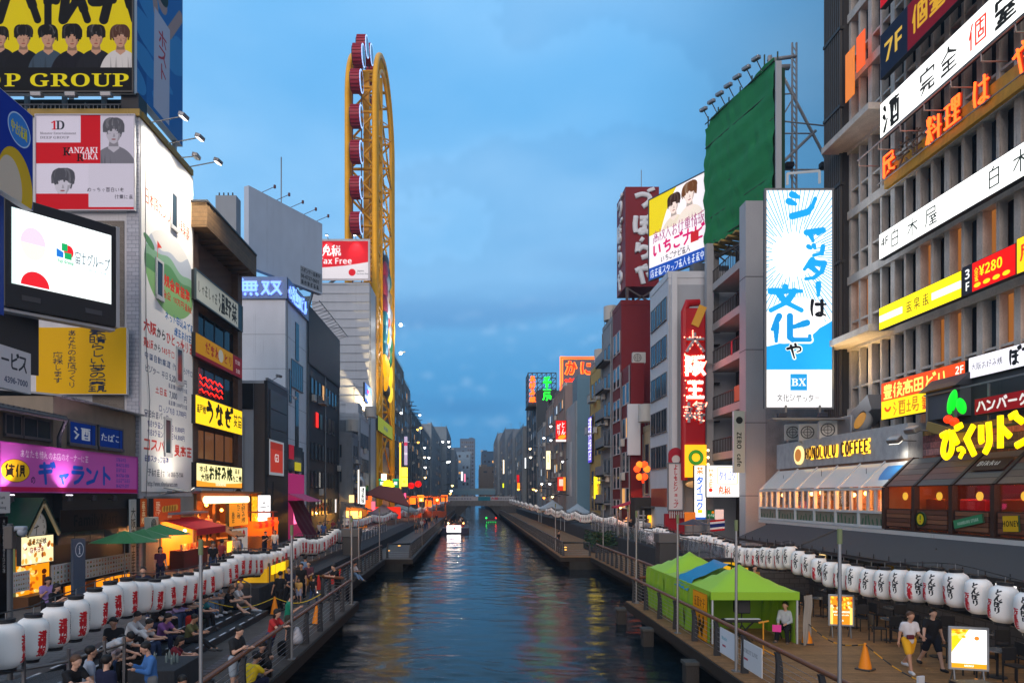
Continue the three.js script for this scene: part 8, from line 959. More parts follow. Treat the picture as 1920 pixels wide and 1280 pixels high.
[[-5.36,13.4],[-5.36,20.1],[-5.4,30.2],[-6.9,41],[-6.9,50],[-5,66],[-5.1,84]].forEach(([x,z],i)=>pole(x,z,3.9,`${ord[i] || 'farthest'} slim grey pole from the camera on the left canal railing`));[[7.3,13.6],[7.2,18.7],[7.15,23.9],[7.3,30.6],[9.5,42],[9.5,50],[7.2,60]].forEach(([x,z],i)=>pole(x,z,4.1,`${ord[i] || 'farthest'} slim grey pole from the camera on the right canal railing`));
 for(const[x,z,n]of[[-9.6,51.8,'left'],[12.95,52.8,'right']]){const g=thing('lantern_stand',`metal stand where the two ${n} lantern strings meet`,'stand',[x,WALK,-z]);part(g,'post',mg([bx(0.12,2.9,0.12,-0.2,1.45,0),bx(0.12,2.9,0.12,0.2,1.45,0)]),steelM);part(g,'cross_bar',mg([0,0.3,0.6].map((d)=>bx(0.7,0.06,0.06,0,1.9 + d,0))),metal([0.5,0.5,0.52],0.4));}
}
// DECK FURNITURE
{
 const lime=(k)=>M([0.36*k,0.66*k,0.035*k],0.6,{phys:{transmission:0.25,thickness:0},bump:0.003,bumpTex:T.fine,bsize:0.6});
 const roofG=(w,l,h,o)=>{const p=[],ix=[],n=8;for(let i=0;i<=n;i++)for(let j=0;j<=n;j++){const u=i / n*2 - 1,v=j / n*2 - 1,m=Math.max(Math.abs(u),Math.abs(v));p.push(u*w / 2,h*Math.pow(1 - m,1.15)+ 0.03*noise3.noise(u*4 + o,v*4,2)- 0.05*(1 - Math.abs(Math.abs(u)- Math.abs(v)))*m*(1 - m),v*l / 2);}for(let i=0;i<n;i++)for(let j=0;j<n;j++){const a=i*(n + 1)+ j;ix.push(a,a + 1,a + n + 1,a + 1,a + n + 2,a + n + 1);}return mesh3(p,ix).toNonIndexed();};
 const wallG=(l,h,o)=>{const p=[],ix=[],n=22,m=10;for(let i=0;i<=n;i++)for(let j=0;j<=m;j++){const u=i / n,v=j / m;p.push(-0.07 + 0.06*noise3.noise(u*5 + o,v*2,1)+ 0.018*Math.sin(u*26 + v*6 + o),v*h,(0.5 - u)*l);}for(let i=0;i<n;i++)for(let j=0;j<m;j++){const a=i*(m + 1)+ j;ix.push(a,a + m + 1,a + 1,a + 1,a + m + 1,a + m + 2);}return mesh3(p,ix).toNonIndexed();};
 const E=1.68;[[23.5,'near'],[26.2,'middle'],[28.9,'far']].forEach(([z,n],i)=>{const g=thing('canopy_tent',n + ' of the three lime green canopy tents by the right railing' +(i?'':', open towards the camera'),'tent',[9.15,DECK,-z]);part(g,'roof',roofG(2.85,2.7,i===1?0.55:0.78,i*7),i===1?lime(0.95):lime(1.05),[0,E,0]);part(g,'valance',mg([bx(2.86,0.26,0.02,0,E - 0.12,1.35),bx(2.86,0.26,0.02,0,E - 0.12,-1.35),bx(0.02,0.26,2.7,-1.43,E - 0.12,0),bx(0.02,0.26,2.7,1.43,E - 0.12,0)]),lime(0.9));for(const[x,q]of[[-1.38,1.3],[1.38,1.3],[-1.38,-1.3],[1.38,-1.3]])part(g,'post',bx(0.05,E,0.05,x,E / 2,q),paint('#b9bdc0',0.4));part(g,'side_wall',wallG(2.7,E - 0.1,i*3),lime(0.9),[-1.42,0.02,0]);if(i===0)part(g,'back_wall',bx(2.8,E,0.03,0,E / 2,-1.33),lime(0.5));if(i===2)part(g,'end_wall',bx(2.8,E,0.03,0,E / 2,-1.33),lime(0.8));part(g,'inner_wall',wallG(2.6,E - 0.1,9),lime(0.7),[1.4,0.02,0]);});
 const bs=solo('blue_tarp','bright blue tarpaulin draped over the roof between the green tents','tarpaulin',(()=>{const p=[],ix=[];for(let i=0;i<=14;i++)for(let j=0;j<=5;j++){const u=i / 14*2 - 1,x=u*1.5;p.push(x,0.66*(1 - Math.abs(u))+ 0.05 +(Math.abs(u)>0.93?-0.28:0)+ 0.02*Math.sin(i*2 + j),(j / 5 - 0.5)*1.6);}for(let i=0;i<14;i++)for(let j=0;j<5;j++){const a=i*6 + j;ix.push(a,a + 1,a + 6,a + 1,a + 7,a + 6);}return mesh3(p,ix).toNonIndexed();})(),M([0.0,0.22,0.42],0.55,{bump:0.003,bumpTex:T.fine,bsize:0.5}),[9.12,DECK + E,-25.1]);
 sign('orange banner with four dark characters on the side of the near green tent',{pos:[7.58,DECK + 0.82,-22.9],w:1.35,h:1.55,ry:-Math.PI / 2,res:120},(c,w,h)=>{fill(c,w,h,'#e89a12');jtext(c,'仮面女子',w*0.1,h*0.1,w*0.2,h*0.22,'#6a2410',{lw:0.1});c.fillStyle='#3a240a';for(let i=0;i<7;i++){c.beginPath();c.ellipse(w*(0.2 + i*0.1),h*(0.62 +(i % 3)*0.1),w*0.07,h*0.14,0,0,7);c.fill();}c.fillStyle='#e8b022';for(let i=0;i<5;i++){c.beginPath();c.arc(w*(0.26 + i*0.12),h*(0.58 +(i % 2)*0.16),w*0.035,0,7);c.fill();}},{name:'banner_sign',cat:'banner',d:0.03,caseM:cloth('#b8780e')});
 for(const[z,t,n]of[[19.6,'#c8d0d8','farther'],[18.0,'#bfc4c8','nearer']])sign(n + ' white cloth banner tied inside the right railing',{pos:[7.32,DECK + 0.55,-z],w:1.35,h:0.75,ry:-Math.PI / 2,res:70},(c,w,h)=>{fill(c,w,h,t);ltext(c,t==='#c8d0d8'?'Music':'STREET LIVE',w*0.1,h*0.35,h*0.2,t==='#c8d0d8'?'#3a93a8':'#6a6f78',{font:'serif'});c.fillStyle='#a84a5a';c.fillRect(w*0.15,h*0.62,w*0.2,h*0.08);},{name:'banner_sign',cat:'banner',d:0.02,res:2});
 const sp=thing('loudspeaker','black loudspeaker on a stand inside the open tent','loudspeaker',[9.0,DECK,-22.9]);part(sp,'cabinet',rb(0.45,0.62,0.4,0.04,0,1.2,0),blackM);part(sp,'grille',bx(0.38,0.54,0.02,0,1.2,0.21),M([0.04,0.04,0.045],0.8));part(sp,'stand',mg([bar([0,0.9,0],[0,0.4,0],0.025),bar([0,0.5,0],[0.3,0,0.2],0.02),bar([0,0.5,0],[-0.3,0,0.2],0.02),bar([0,0.5,0],[0,0,-0.35],0.02)]),blackM);
 const kb=thing('keyboard','electronic keyboard on a crossed stand inside the open tent','keyboard',[8.6,DECK,-21.9]);part(kb,'case',rb(1.2,0.1,0.34,0.03,0,0.82,0),blackM);part(kb,'keys',bx(1.1,0.02,0.14,0,0.88,0.08),paint('#c8c8c4'));part(kb,'stand',mg([beam([-0.4,0,0],[0.4,0.78,0],0.04,0.04),beam([0.4,0,0.05],[-0.4,0.78,0.05],0.04,0.04)]),blackM);const ms=thing('music_stand','orange music stand on splayed legs in front of the keyboard','stand',[8.75,DECK,-20.6]);part(ms,'pole',bar([0,0.05,0],[0,1.0,0],0.025),M([0.6,0.25,0.02],0.5));part(ms,'top',beam([-0.14,0.98,0],[0.16,1.04,0],0.06,0.04),M([0.6,0.25,0.02],0.5));part(ms,'leg',mg([0,2.1,4.2].map((a)=>bar([0,0.2,0],[Math.cos(a)*0.35,0,Math.sin(a)*0.35],0.018))),M([0.6,0.25,0.02],0.5));const pk=solo('pink_notice','small pink notice card beside the seated man','notice',bx(0.26,0.22,0.02),M([0.7,0.05,0.28],0.6),[9.6,DECK + 0.62,-21.6],-0.3);const cu=solo('white_curtain','white curtain gathered at the outer post of the near green tent','curtain',wallG(0.5,1.6,5),M('#8f8a82',0.9,{side:1}),[10.75,DECK,-22.1],2.2);
 const cone=(x,y,z,c,lab,grp)=>{const g=thing('traffic_cone',lab,'traffic cone',[x,y,-z],rnd()*3,grp);part(g,'body',lathe([[0.17,0.04],[0.12,0.3],[0.035,0.72],[0.03,0.74],[0.0,0.74]],16),M(c,0.5));part(g,'foot',rb(0.4,0.045,0.4,0.015,0,0.022,0),M(c[1]>0.05?[0.05,0.045,0.04]:c,0.6));return g;};const OR=[0.8,0.24,0.01],RD=[0.62,0.03,0.02];
 cone(10.85,DECK,22.2,OR,'orange cone on the right deck just outside the green tent');cone(10.85,DECK,18.9,OR,'orange cone on the right deck between the tent and the walking woman');cone(11.2,DECK,15.2,OR,'orange cone behind the black box near the lower right corner');cone(-8.05,DECK,27.6,OR,'orange cone at the foot of the dark steps beside the seated couple');cone(-5.9,DECK,25.6,OR,'orange cone half hidden behind the man in green');cone(-8.0,DECK,35.2,RD,'first red cone from the left at the railing jog','red cones on the left deck');cone(-7.8,DECK,37.4,RD,'middle red cone at the railing jog','red cones on the left deck');cone(-7.5,DECK,38.4,RD,'last red cone on the right at the railing jog','red cones on the left deck');
 const tape=(pts,lab,m1,m2)=>{const g=thing('barrier_tape',lab,'barrier tape',[0,0,0]);for(let i=0;i + 1<pts.length;i++){const a=V(...pts[i]),b=V(...pts[i + 1]),n=10,q=[];for(let k=0;k<=n;k++){const p=a.clone().lerp(b,k / n);p.y -=0.3*Math.sin(k / n*Math.PI);q.push(p);}for(let k=0;k<n;k++)part(g,'strip',bar(q[k],q[k + 1],0.018,4),k % 2?m1:m2);}};const yl=M([0.62,0.42,0.02],0.5);tape([[10.85,1.7,-22.2],[10.85,1.7,-18.9],[11.2,1.4,-15.4]],'yellow and black bar linking the orange cones on the right deck',M([0.7,0.3,0.01],0.5),blackM);tape([[-9.3,2.1,-24],[-8.05,1.7,-27.6],[-6.4,1.7,-28.6]],'yellow tape strung over the steps past the orange cone',yl,yl);tape([[-9.6,2.2,-39],[-8.0,1.7,-35.2],[-7.6,1.8,-40]],'yellow tape between the red cones and the dark wall',yl,yl);
 const sb=thing('stair_block','dark stone stair block with amber lit glass beside the steps','stair block',[-9.75,DECK,-30]);part(sb,'block',rb(1.5,1.0,2.2,0.02,0.1,0.5,0.6),stoneDark);part(sb,'glass_box',bx(0.06,1.5,3.4,0.7,0.95,-1.7),glow('#d89a10',0.3));for(let k=0;k<5;k++)part(sb,'mullion',bx(0.1,1.7,0.06,0.72,1.0,-0.1 - k*0.8),M([0.1,0.1,0.08],0.5));part(sb,'bright_lamp',bx(0.04,0.4,2.2,0.75,1.5,-1.5),glow('#ffd21a',0.9));part(sb,'end_glass',bx(1.3,1.2,0.06,0.02,1.0,0),glow('#e8b01a',0.4));part(sb,'handrail',tube([[-0.9,1.9,1.9],[0.5,1.15,1.7],[0.5,0.1,1.7]],0.025,6),steelM);
 for(const[x,z,n]of[[-8.4,47,'left'],[11.6,41,'right']]){const g=thing('control_box',`tall grey control box standing on the ${n} deck`,'box',[x,DECK,-z]);part(g,'body',rb(1.1,2.3,1.0,0.03,0,1.15,0),M([0.05,0.05,0.05],0.6));part(g,'cap',rb(1.25,0.55,1.15,0.03,0,2.3,0),M([0.09,0.093,0.095],0.6));}
 for(let k=0;k<6;k++){const[x,z,y]=[[-7.9,34,0],[-7.5,60,0],[-7.2,66,0],[8.2,61,0],[8.6,64,0],[10.4,37,0]][k];solo('deck_light',['first','second','third','fourth','fifth','sixth'][k]+ ' small round lamp let into the deck','lamp',cyl(0.13,0.13,0.03,12),glow(k?'#ffb850':'#fff',3),[x,DECK + 0.015,-z],0,'lamps let into the decks');}
 const para=(lab,x,y,z,r,c,pole=2.4,n=8)=>{const g=thing('parasol',lab,'parasol',[x,y,-z]);const p=[0,pole + r*0.34,0],ix=[];for(let k=0;k<n;k++){const a=k / n*6.283;p.push(Math.cos(a)*r,pole,Math.sin(a)*r);}for(let k=0;k<n;k++)ix.push(0,1 +(k + 1)% n,1 + k);const q=mesh3(p,ix).toNonIndexed();q.computeVertexNormals();part(g,'canopy',q,M(c,0.75,{phys:{transmission:0.2,thickness:0}}));part(g,'rib',mg([...Array(n)].map((_,k)=>bar([0,pole + r*0.33,0],[Math.cos(k / n*6.283)*r,pole - 0.02,Math.sin(k / n*6.283)*r],0.015,4))),steelM);part(g,'pole',cyl(0.03,0.03,pole + r*0.34,8,0,(pole + r*0.34)/ 2,0),steelM);part(g,'base',cyl(0.3,0.34,0.1,14,0,0.05,0),stoneDark);};
 para('green parasol nearest the menu boards on the left walk',xz(233,30),WALK,30,1.45,[0.01,0.16,0.05],2.0);para('second green parasol behind and right of the first',xz(268,32),WALK,32,1.3,[0.01,0.15,0.05],2.05);para('third green parasol farthest right by the red awning',xz(300,34),WALK,34,1.5,[0.01,0.17,0.055],2.1);para('dark blue-grey parasol with yellow marks in front of the drugstore',xz(1300,41),WALKR,41,1.0,[0.05,0.06,0.08],1.8);
 const marquee=(lab,px,z,w,y,c)=>{const g=thing('marquee',lab,'tent',[xz(px,z),y,-z]);part(g,'roof',roofG(w,w,w*0.34,px),M(c,0.7,{phys:{transmission:0.2,thickness:0}}),[0,2.2,0]);part(g,'valance',mg([bx(w,0.3,0.03,0,2.1,w / 2),bx(0.03,0.3,w,w / 2,2.1,0),bx(0.03,0.3,w,-w / 2,2.1,0)]),cloth('#8f99a0'));for(const[a,b]of[[-1,1],[1,1],[-1,-1],[1,-1]])part(g,'post',bx(0.06,2.2,0.06,a*w*0.48,1.1,b*w*0.48),paint('#aab0b4'));};
 marquee('grey peaked marquee left of the pair on the left walk under the wheel',718,99,4.4,0.95,[0.34,0.38,0.4]);marquee('grey peaked marquee right of the pair on the left walk under the wheel',754,110,4.6,1.3,[0.34,0.38,0.4]);marquee('pale peaked marquee near the sheeted building',1083,92,4.2,1.2,[0.4,0.46,0.5]);marquee('smaller pale peaked marquee farther down the right walk',1036,110,4.2,1.6,[0.4,0.46,0.5]);
 const hd=[];for(let i=0;i<900;i++){const g=new THREE.PlaneGeometry(0.22,0.12);g.rotateX(rnd()*6).rotateY(rnd()*6).translate(rnd(-1.2,1.2),rnd(0.1,1.6)*(0.7 + rnd()*0.3),rnd(-2.6,2.6));hd.push(g.toNonIndexed());}const hedge=thing('hedge','dark clipped hedge behind the far right railing','hedge',[11.2,WALK - 0.6,-60]);part(hedge,'foliage',mg(hd),M([0.02,0.05,0.018],0.8)).userData.kind='stuff';part(hedge,'planter',rb(2.3,0.5,5,0.04,0,0.1,0),stoneDark);
 const tb=new THREE.Group();part(tb,'top',cyl(0.34,0.34,0.03,18,0,0.72,0),M([0.3,0.3,0.3],0.12,{metal:0.5}));part(tb,'stem',cyl(0.03,0.03,0.7,8,0,0.36,0),blackM);part(tb,'foot',cyl(0.22,0.24,0.03,14,0,0.015,0),blackM);
 const ch=new THREE.Group();part(ch,'seat',rb(0.42,0.04,0.42,0.015,0,0.45,0),blackM);part(ch,'backrest',rb(0.42,0.34,0.03,0.012,0,0.72,-0.2),blackM);for(const[a,b]of[[-1,1],[1,1],[-1,-1],[1,-1]])part(ch,'leg',bx(0.03,b<0?0.85:0.44,0.03,a*0.19,b<0?0.425:0.22,b*0.19),blackM);
 const put=(proto,name,lab,cat,grp,x,z,ry)=>{const c=proto.clone();c.name=numbered(name);c.position.set(x,DECK,-z);c.rotation.y=ry;c.userData={label:lab,category:cat,group:grp};scene.add(c);};
 for(let r=0;r<7;r++)for(let k=0;k<2;k++){const z=15.8 + r*2.3,x=13.9 + k*1.5;put(tb,'cafe_table','small round table in the dark under the charcoal awning','table','terrace tables',x,z,0);put(ch,'cafe_chair','black slatted chair drawn up to a round table under the charcoal awning','chair','terrace chairs',x - 0.55,z + rnd(-0.2,0.2),1.57 + rnd(-0.3,0.3));put(ch,'cafe_chair','black slatted chair drawn up to a round table under the charcoal awning','chair','terrace chairs',x + rnd(-0.1,0.1),z - 0.6,rnd(-0.3,0.3));}
 const board=(lab,x,z,w,h,draw,ry)=>{const g=thing('menu_stand',lab,'menu stand',[x,DECK,-z],ry);part(g,'frame',rb(w + 0.12,h + 0.12,0.08,0.02,0,0.45 + h / 2,0),paint('#9a9da0',0.4));const pr=print(150,150*h / w,draw);part(g,'face',printGeo(pr,w,h),printMat(pr,1.05),[0,0.45 + h / 2,0.044]);part(g,'legs',mg([bar([-w*0.42,0.45,0],[-w*0.42,0,0.1],0.025),bar([w*0.42,0.45,0],[w*0.42,0,0.1],0.025),bar([-w*0.42,0.45,0],[-w*0.42,0,-0.25],0.02),bar([w*0.42,0.45,0],[w*0.42,0,-0.25],0.02)]),steelM);areaLight({pos:[x + Math.sin(ry)*0.1,DECK + 0.45 + h / 2,-z + Math.cos(ry)*0.1],ry,w,h},'#fff0d0',1.6,0.05);};
 board('orange lit drinks board on legs by the awning, farther of the two',12.5,23.2,0.68,0.95,(c,w,h)=>{fill(c,w,h,'#d8841a');for(let i=0;i<30;i++){c.fillStyle=pick(['#f4c83a','#b84a1a','#e8d8a0','#8a3a12']);c.beginPath();c.ellipse(rnd()*w,rnd()*h*0.42,12,8,rnd()*3,0,7);c.fill();}ltext(c,'DOTONBORI',w / 2,h*0.55,20,'#fff',{align:'center'});ltext(c,'Beautiful cafe',w / 2,h*0.66,15,'#fff',{align:'center'});ltext(c,'TEA',w / 2,h*0.86,17,'#fff',{align:'center'});c.fillStyle='#ffd86a';c.fillRect(0,h*0.4,w*0.12,h*0.6);c.fillRect(w*0.88,h*0.4,w*0.12,h*0.6);},-0.25);
 board('bright white lit menu board on legs near the lower right corner',12.55,17.3,0.76,0.98,(c,w,h)=>{fill(c,w,h,'#fffef8');c.fillStyle='#e8c21a';c.beginPath();c.moveTo(0,0);c.lineTo(w*0.5,0);c.lineTo(0,h*0.6);c.fill();for(let i=0;i<16;i++){c.fillStyle=pick(['#c88a12','#f4e06a','#d8a81a']);c.beginPath();c.ellipse(rnd()*w*0.38,rnd()*h*0.25,9,6,0,0,7);c.fill();}c.fillStyle='#d87a2a';c.beginPath();c.arc(w*0.72,h*0.22,w*0.07,0,7);c.fill();c.fillStyle='#d8961a';c.fillRect(0,h*0.88,w,h*0.12);ltext(c,'MENU',w / 2,h*0.94,14,'#fff',{align:'center'});},-0.3);
 const bb2=thing('black_box','black round-cornered amplifier box near the lower right corner','box',[10.3,DECK,-14.0]);part(bb2,'body',rb(0.75,0.95,0.6,0.06,0,0.475,0),M([0.014,0.013,0.013],0.6));part(bb2,'top',rb(0.72,0.02,0.56,0.005,0,0.96,0),M([0.05,0.03,0.02],0.4));const pb=solo('paper_bag','white paper sheet bag hanging by the walking woman','bag',bx(0.2,0.36,0.05),paint('#cfd0d4'),[10.75,DECK + 0.3,-16.4],0.3);
 const cp=thing('camera_pole','grey pole at the left edge carrying a domed security camera','pole',[-10.13,DECK,-14.9]);part(cp,'shaft',cyl(0.06,0.06,4.2,10,0,2.1,0),paint('#4a4d50'));part(cp,'camera',mg([sph(0.1,0.27,4.02,0,12),rb(0.24,0.1,0.16,0.04,0.24,4.1,0),bar([0,4.0,0],[0.2,4.12,0],0.03)]),paint('#8d939c',0.4));part(cp,'junction_box',rb(0.2,0.5,0.16,0.02,0,3.9,0),paint('#55504c'));
 const gg=thing('steel_guard','steel guard rail with a slatted screen below the nearest lanterns','railing',[-9.0,DECK,-14.2]);part(gg,'handrail',tube([[-1.0,1.25,1.2],[0.1,1.2,-0.6],[0.7,1.3,-2.0]],0.035,7),metal([0.22,0.2,0.19],0.4));for(const[x,z]of[[-0.9,1.0],[-0.3,0.1],[0.15,-0.7],[0.5,-1.5],[0.7,-2.0]])part(gg,'post',bx(0.06,1.5,0.05,x,0.72,z),metal([0.2,0.2,0.21],0.4));part(gg,'screen',beam([-0.9,0.6,1.0],[0.1,0.6,-0.6],0.02,0.9),panelGlass);
 const tt=thing('stone_counter','dark stone block counter crowded with bottles at the left','counter',[-7.5,DECK,-16.6]);part(tt,'block',rb(1.1,0.75,1.5,0.02,0,0.375,0),stoneDark);for(let i=0;i<7;i++)solo('bottle','clear plastic bottle or cup standing on the dark stone counter','bottle',lathe([[0.0,0],[0.035,0],[0.035,0.15],[0.013,0.2],[0.013,0.23],[0,0.23]],10),M([0.4,0.5,0.5],0.1,{phys:{transmission:0.7,thickness:0}}),[-7.9 + rnd()*0.8,DECK + 0.75,-16.2 - rnd()*0.9],0,'bottles on the stone counter');
}
// PEOPLE
function surf(f,lo,hi,c){
 const n=[0,1,2].map((i)=>Math.ceil((hi[i]- lo[i])/ c)+ 1),N=n[0]*n[1]*n[2],v=new Float32Array(N),id=(i,j,k)=>(k*n[1]+ j)*n[0]+ i;
 for(let k=0;k<n[2];k++)for(let j=0;j<n[1];j++)for(let i=0;i<n[0];i++)v[id(i,j,k)]=f(lo[0]+ i*c,lo[1]+ j*c,lo[2]+ k*c);
 const pos=[],idx=[],at=new Int32Array(N).fill(-1);
 for(let k=0;k + 1<n[2];k++)for(let j=0;j + 1<n[1];j++)for(let i=0;i + 1<n[0];i++){
 let x=0,y=0,z=0,m=0,s=0;for(let q=0;q<8;q++)if(v[id(i +(q&1),j +(q>>1&1),k +(q>>2))]<0)s|=1<<q;if(!s||s===255)continue;
 for(let a=0;a<3;a++)for(let q=0;q<8;q++){if(q>>a&1)continue;const r=q|1<<a;if((s>>q&1)===(s>>r&1))continue;const p=[q&1,q>>1&1,q>>2],va=v[id(i + p[0],j + p[1],k + p[2])],e=[...p];e[a]=1;const t=va /(va - v[id(i + e[0],j + e[1],k + e[2])]);p[a]+=t;x +=p[0];y +=p[1];z +=p[2];m++;}
 at[id(i,j,k)]=pos.length / 3;pos.push(lo[0]+(i + x / m)*c,lo[1]+(j + y / m)*c,lo[2]+(k + z / m)*c);
}
 for(let k=1;k + 1<n[2];k++)for(let j=1;j + 1<n[1];j++)for(let i=1;i + 1<n[0];i++){const a=v[id(i,j,k)]<0,Q=(o,p,q,r,w)=>w?idx.push(o,p,q,p,r,q):idx.push(o,q,p,p,q,r);
 if(a!==v[id(i + 1,j,k)]<0)Q(at[id(i,j - 1,k - 1)],at[id(i,j,k - 1)],at[id(i,j - 1,k)],at[id(i,j,k)],a);if(a!==v[id(i,j + 1,k)]<0)Q(at[id(i - 1,j,k - 1)],at[id(i,j,k - 1)],at[id(i - 1,j,k)],at[id(i,j,k)],!a);if(a!==v[id(i,j,k + 1)]<0)Q(at[id(i - 1,j - 1,k)],at[id(i,j - 1,k)],at[id(i - 1,j,k)],at[id(i,j,k)],a);}
 const g=mesh3(pos,idx);return g.toNonIndexed();
}
const caps=(list,k=0.025)=>(x,y,z)=>{let d=9;for(const[a,b,ra,rb]of list){const px=x - a[0],py=y - a[1],pz=z - a[2],bx2=b[0]- a[0],by=b[1]- a[1],bz=b[2]- a[2],l=bx2*bx2 + by*by + bz*bz,t=l<1e-9?0:clamp((px*bx2 + py*by + pz*bz)/ l,0,1),e=Math.hypot(px - bx2*t,py - by*t,pz - bz*t)- ra -(rb - ra)*t;const h=Math.max(k - Math.abs(d - e),0)/ k;d=Math.min(d,e)- h*h*k*0.25;}return d;};
const bounds=(list,m=0.06)=>{const lo=[9,9,9],hi=[-9,-9,-9];for(const[a,b,ra,rb]of list)for(const[p,r]of[[a,ra],[b,rb]])for(let i=0;i<3;i++){lo[i]=Math.min(lo[i],p[i]- r - m);hi[i]=Math.max(hi[i],p[i]+ r + m);}return[lo,hi];};
const skin3=(list,c,k)=>{const[lo,hi]=bounds(list);return surf(caps(list,k),lo,hi,c);};
const add=(a,d,s)=>[a[0]+ d[0]*s,a[1]+ d[1]*s,a[2]+ d[2]*s],mixP=(a,b,t)=>[0,1,2].map((i)=>lerp(a[i],b[i],t));
const POSES={
 stand:{hip:0.9,lean:0.02,head:0.1,arm:[[0.05,0.12,0.2,0],[0.08,0.12,0.25,0]],leg:[[0.02,0.04,0.02],[-0.02,0.05,0.03]]},
 phone:{hip:0.9,lean:0.06,head:0.55,arm:[[0.35,0.1,1.75,0.35],[0.3,0.12,1.6,0.4]],leg:[[0.05,0.05,0.05],[-0.05,0.06,0.04]]},
 lean:{hip:0.88,lean:0.3,head:-0.05,arm:[[0.75,0.1,0.9,0.7],[0.7,0.1,0.95,0.7]],leg:[[-0.12,0.04,0.05],[-0.3,0.05,0.1]]},
 walk:{hip:0.88,lean:0.05,head:0.2,arm:[[-0.35,0.12,0.3,0],[0.3,0.12,1.2,0.4]],leg:[[0.4,0.03,0.15],[-0.3,0.04,0.45]]},
 stride:{hip:0.87,lean:0.05,head:0.1,arm:[[0.5,0.4,0.4,0],[-0.35,0.3,0.3,0]],leg:[[-0.35,0.05,0.35],[0.4,0.06,0.1]]},
 sit:{hip:0.1,lean:0.3,head:0.35,arm:[[0.75,0.12,0.75,0.45],[0.7,0.12,0.8,0.45]],leg:[[1.72,0.12,1.65],[1.68,0.14,1.6]]},
 legsout:{hip:0.1,lean:0.2,head:0.45,arm:[[0.6,0.1,1.0,0.5],[0.55,0.1,1.1,0.5]],leg:[[1.75,0.06,0.95],[1.45,0.06,0.45]]},
 chair:{hip:0.5,lean:0.08,head:0.1,arm:[[0.35,0.12,0.9,0.4],[0.3,0.12,1.0,0.5]],leg:[[1.45,0.15,1.45],[1.4,0.12,1.4]]},
 crouch:{hip:0.24,lean:0.45,head:0.2,arm:[[0.9,0.12,0.9,0.3],[1.0,0.14,0.8,0.3]],leg:[[1.95,0.16,2.2],[1.85,0.14,2.15]]},
 bend:{hip:0.86,lean:1.05,head:0.1,arm:[[0.55,0.1,0.4,0.2],[0.7,0.1,0.5,0.2]],leg:[[0.0,0.05,0.08],[-0.1,0.06,0.08]]},
};
const bodyCache={};
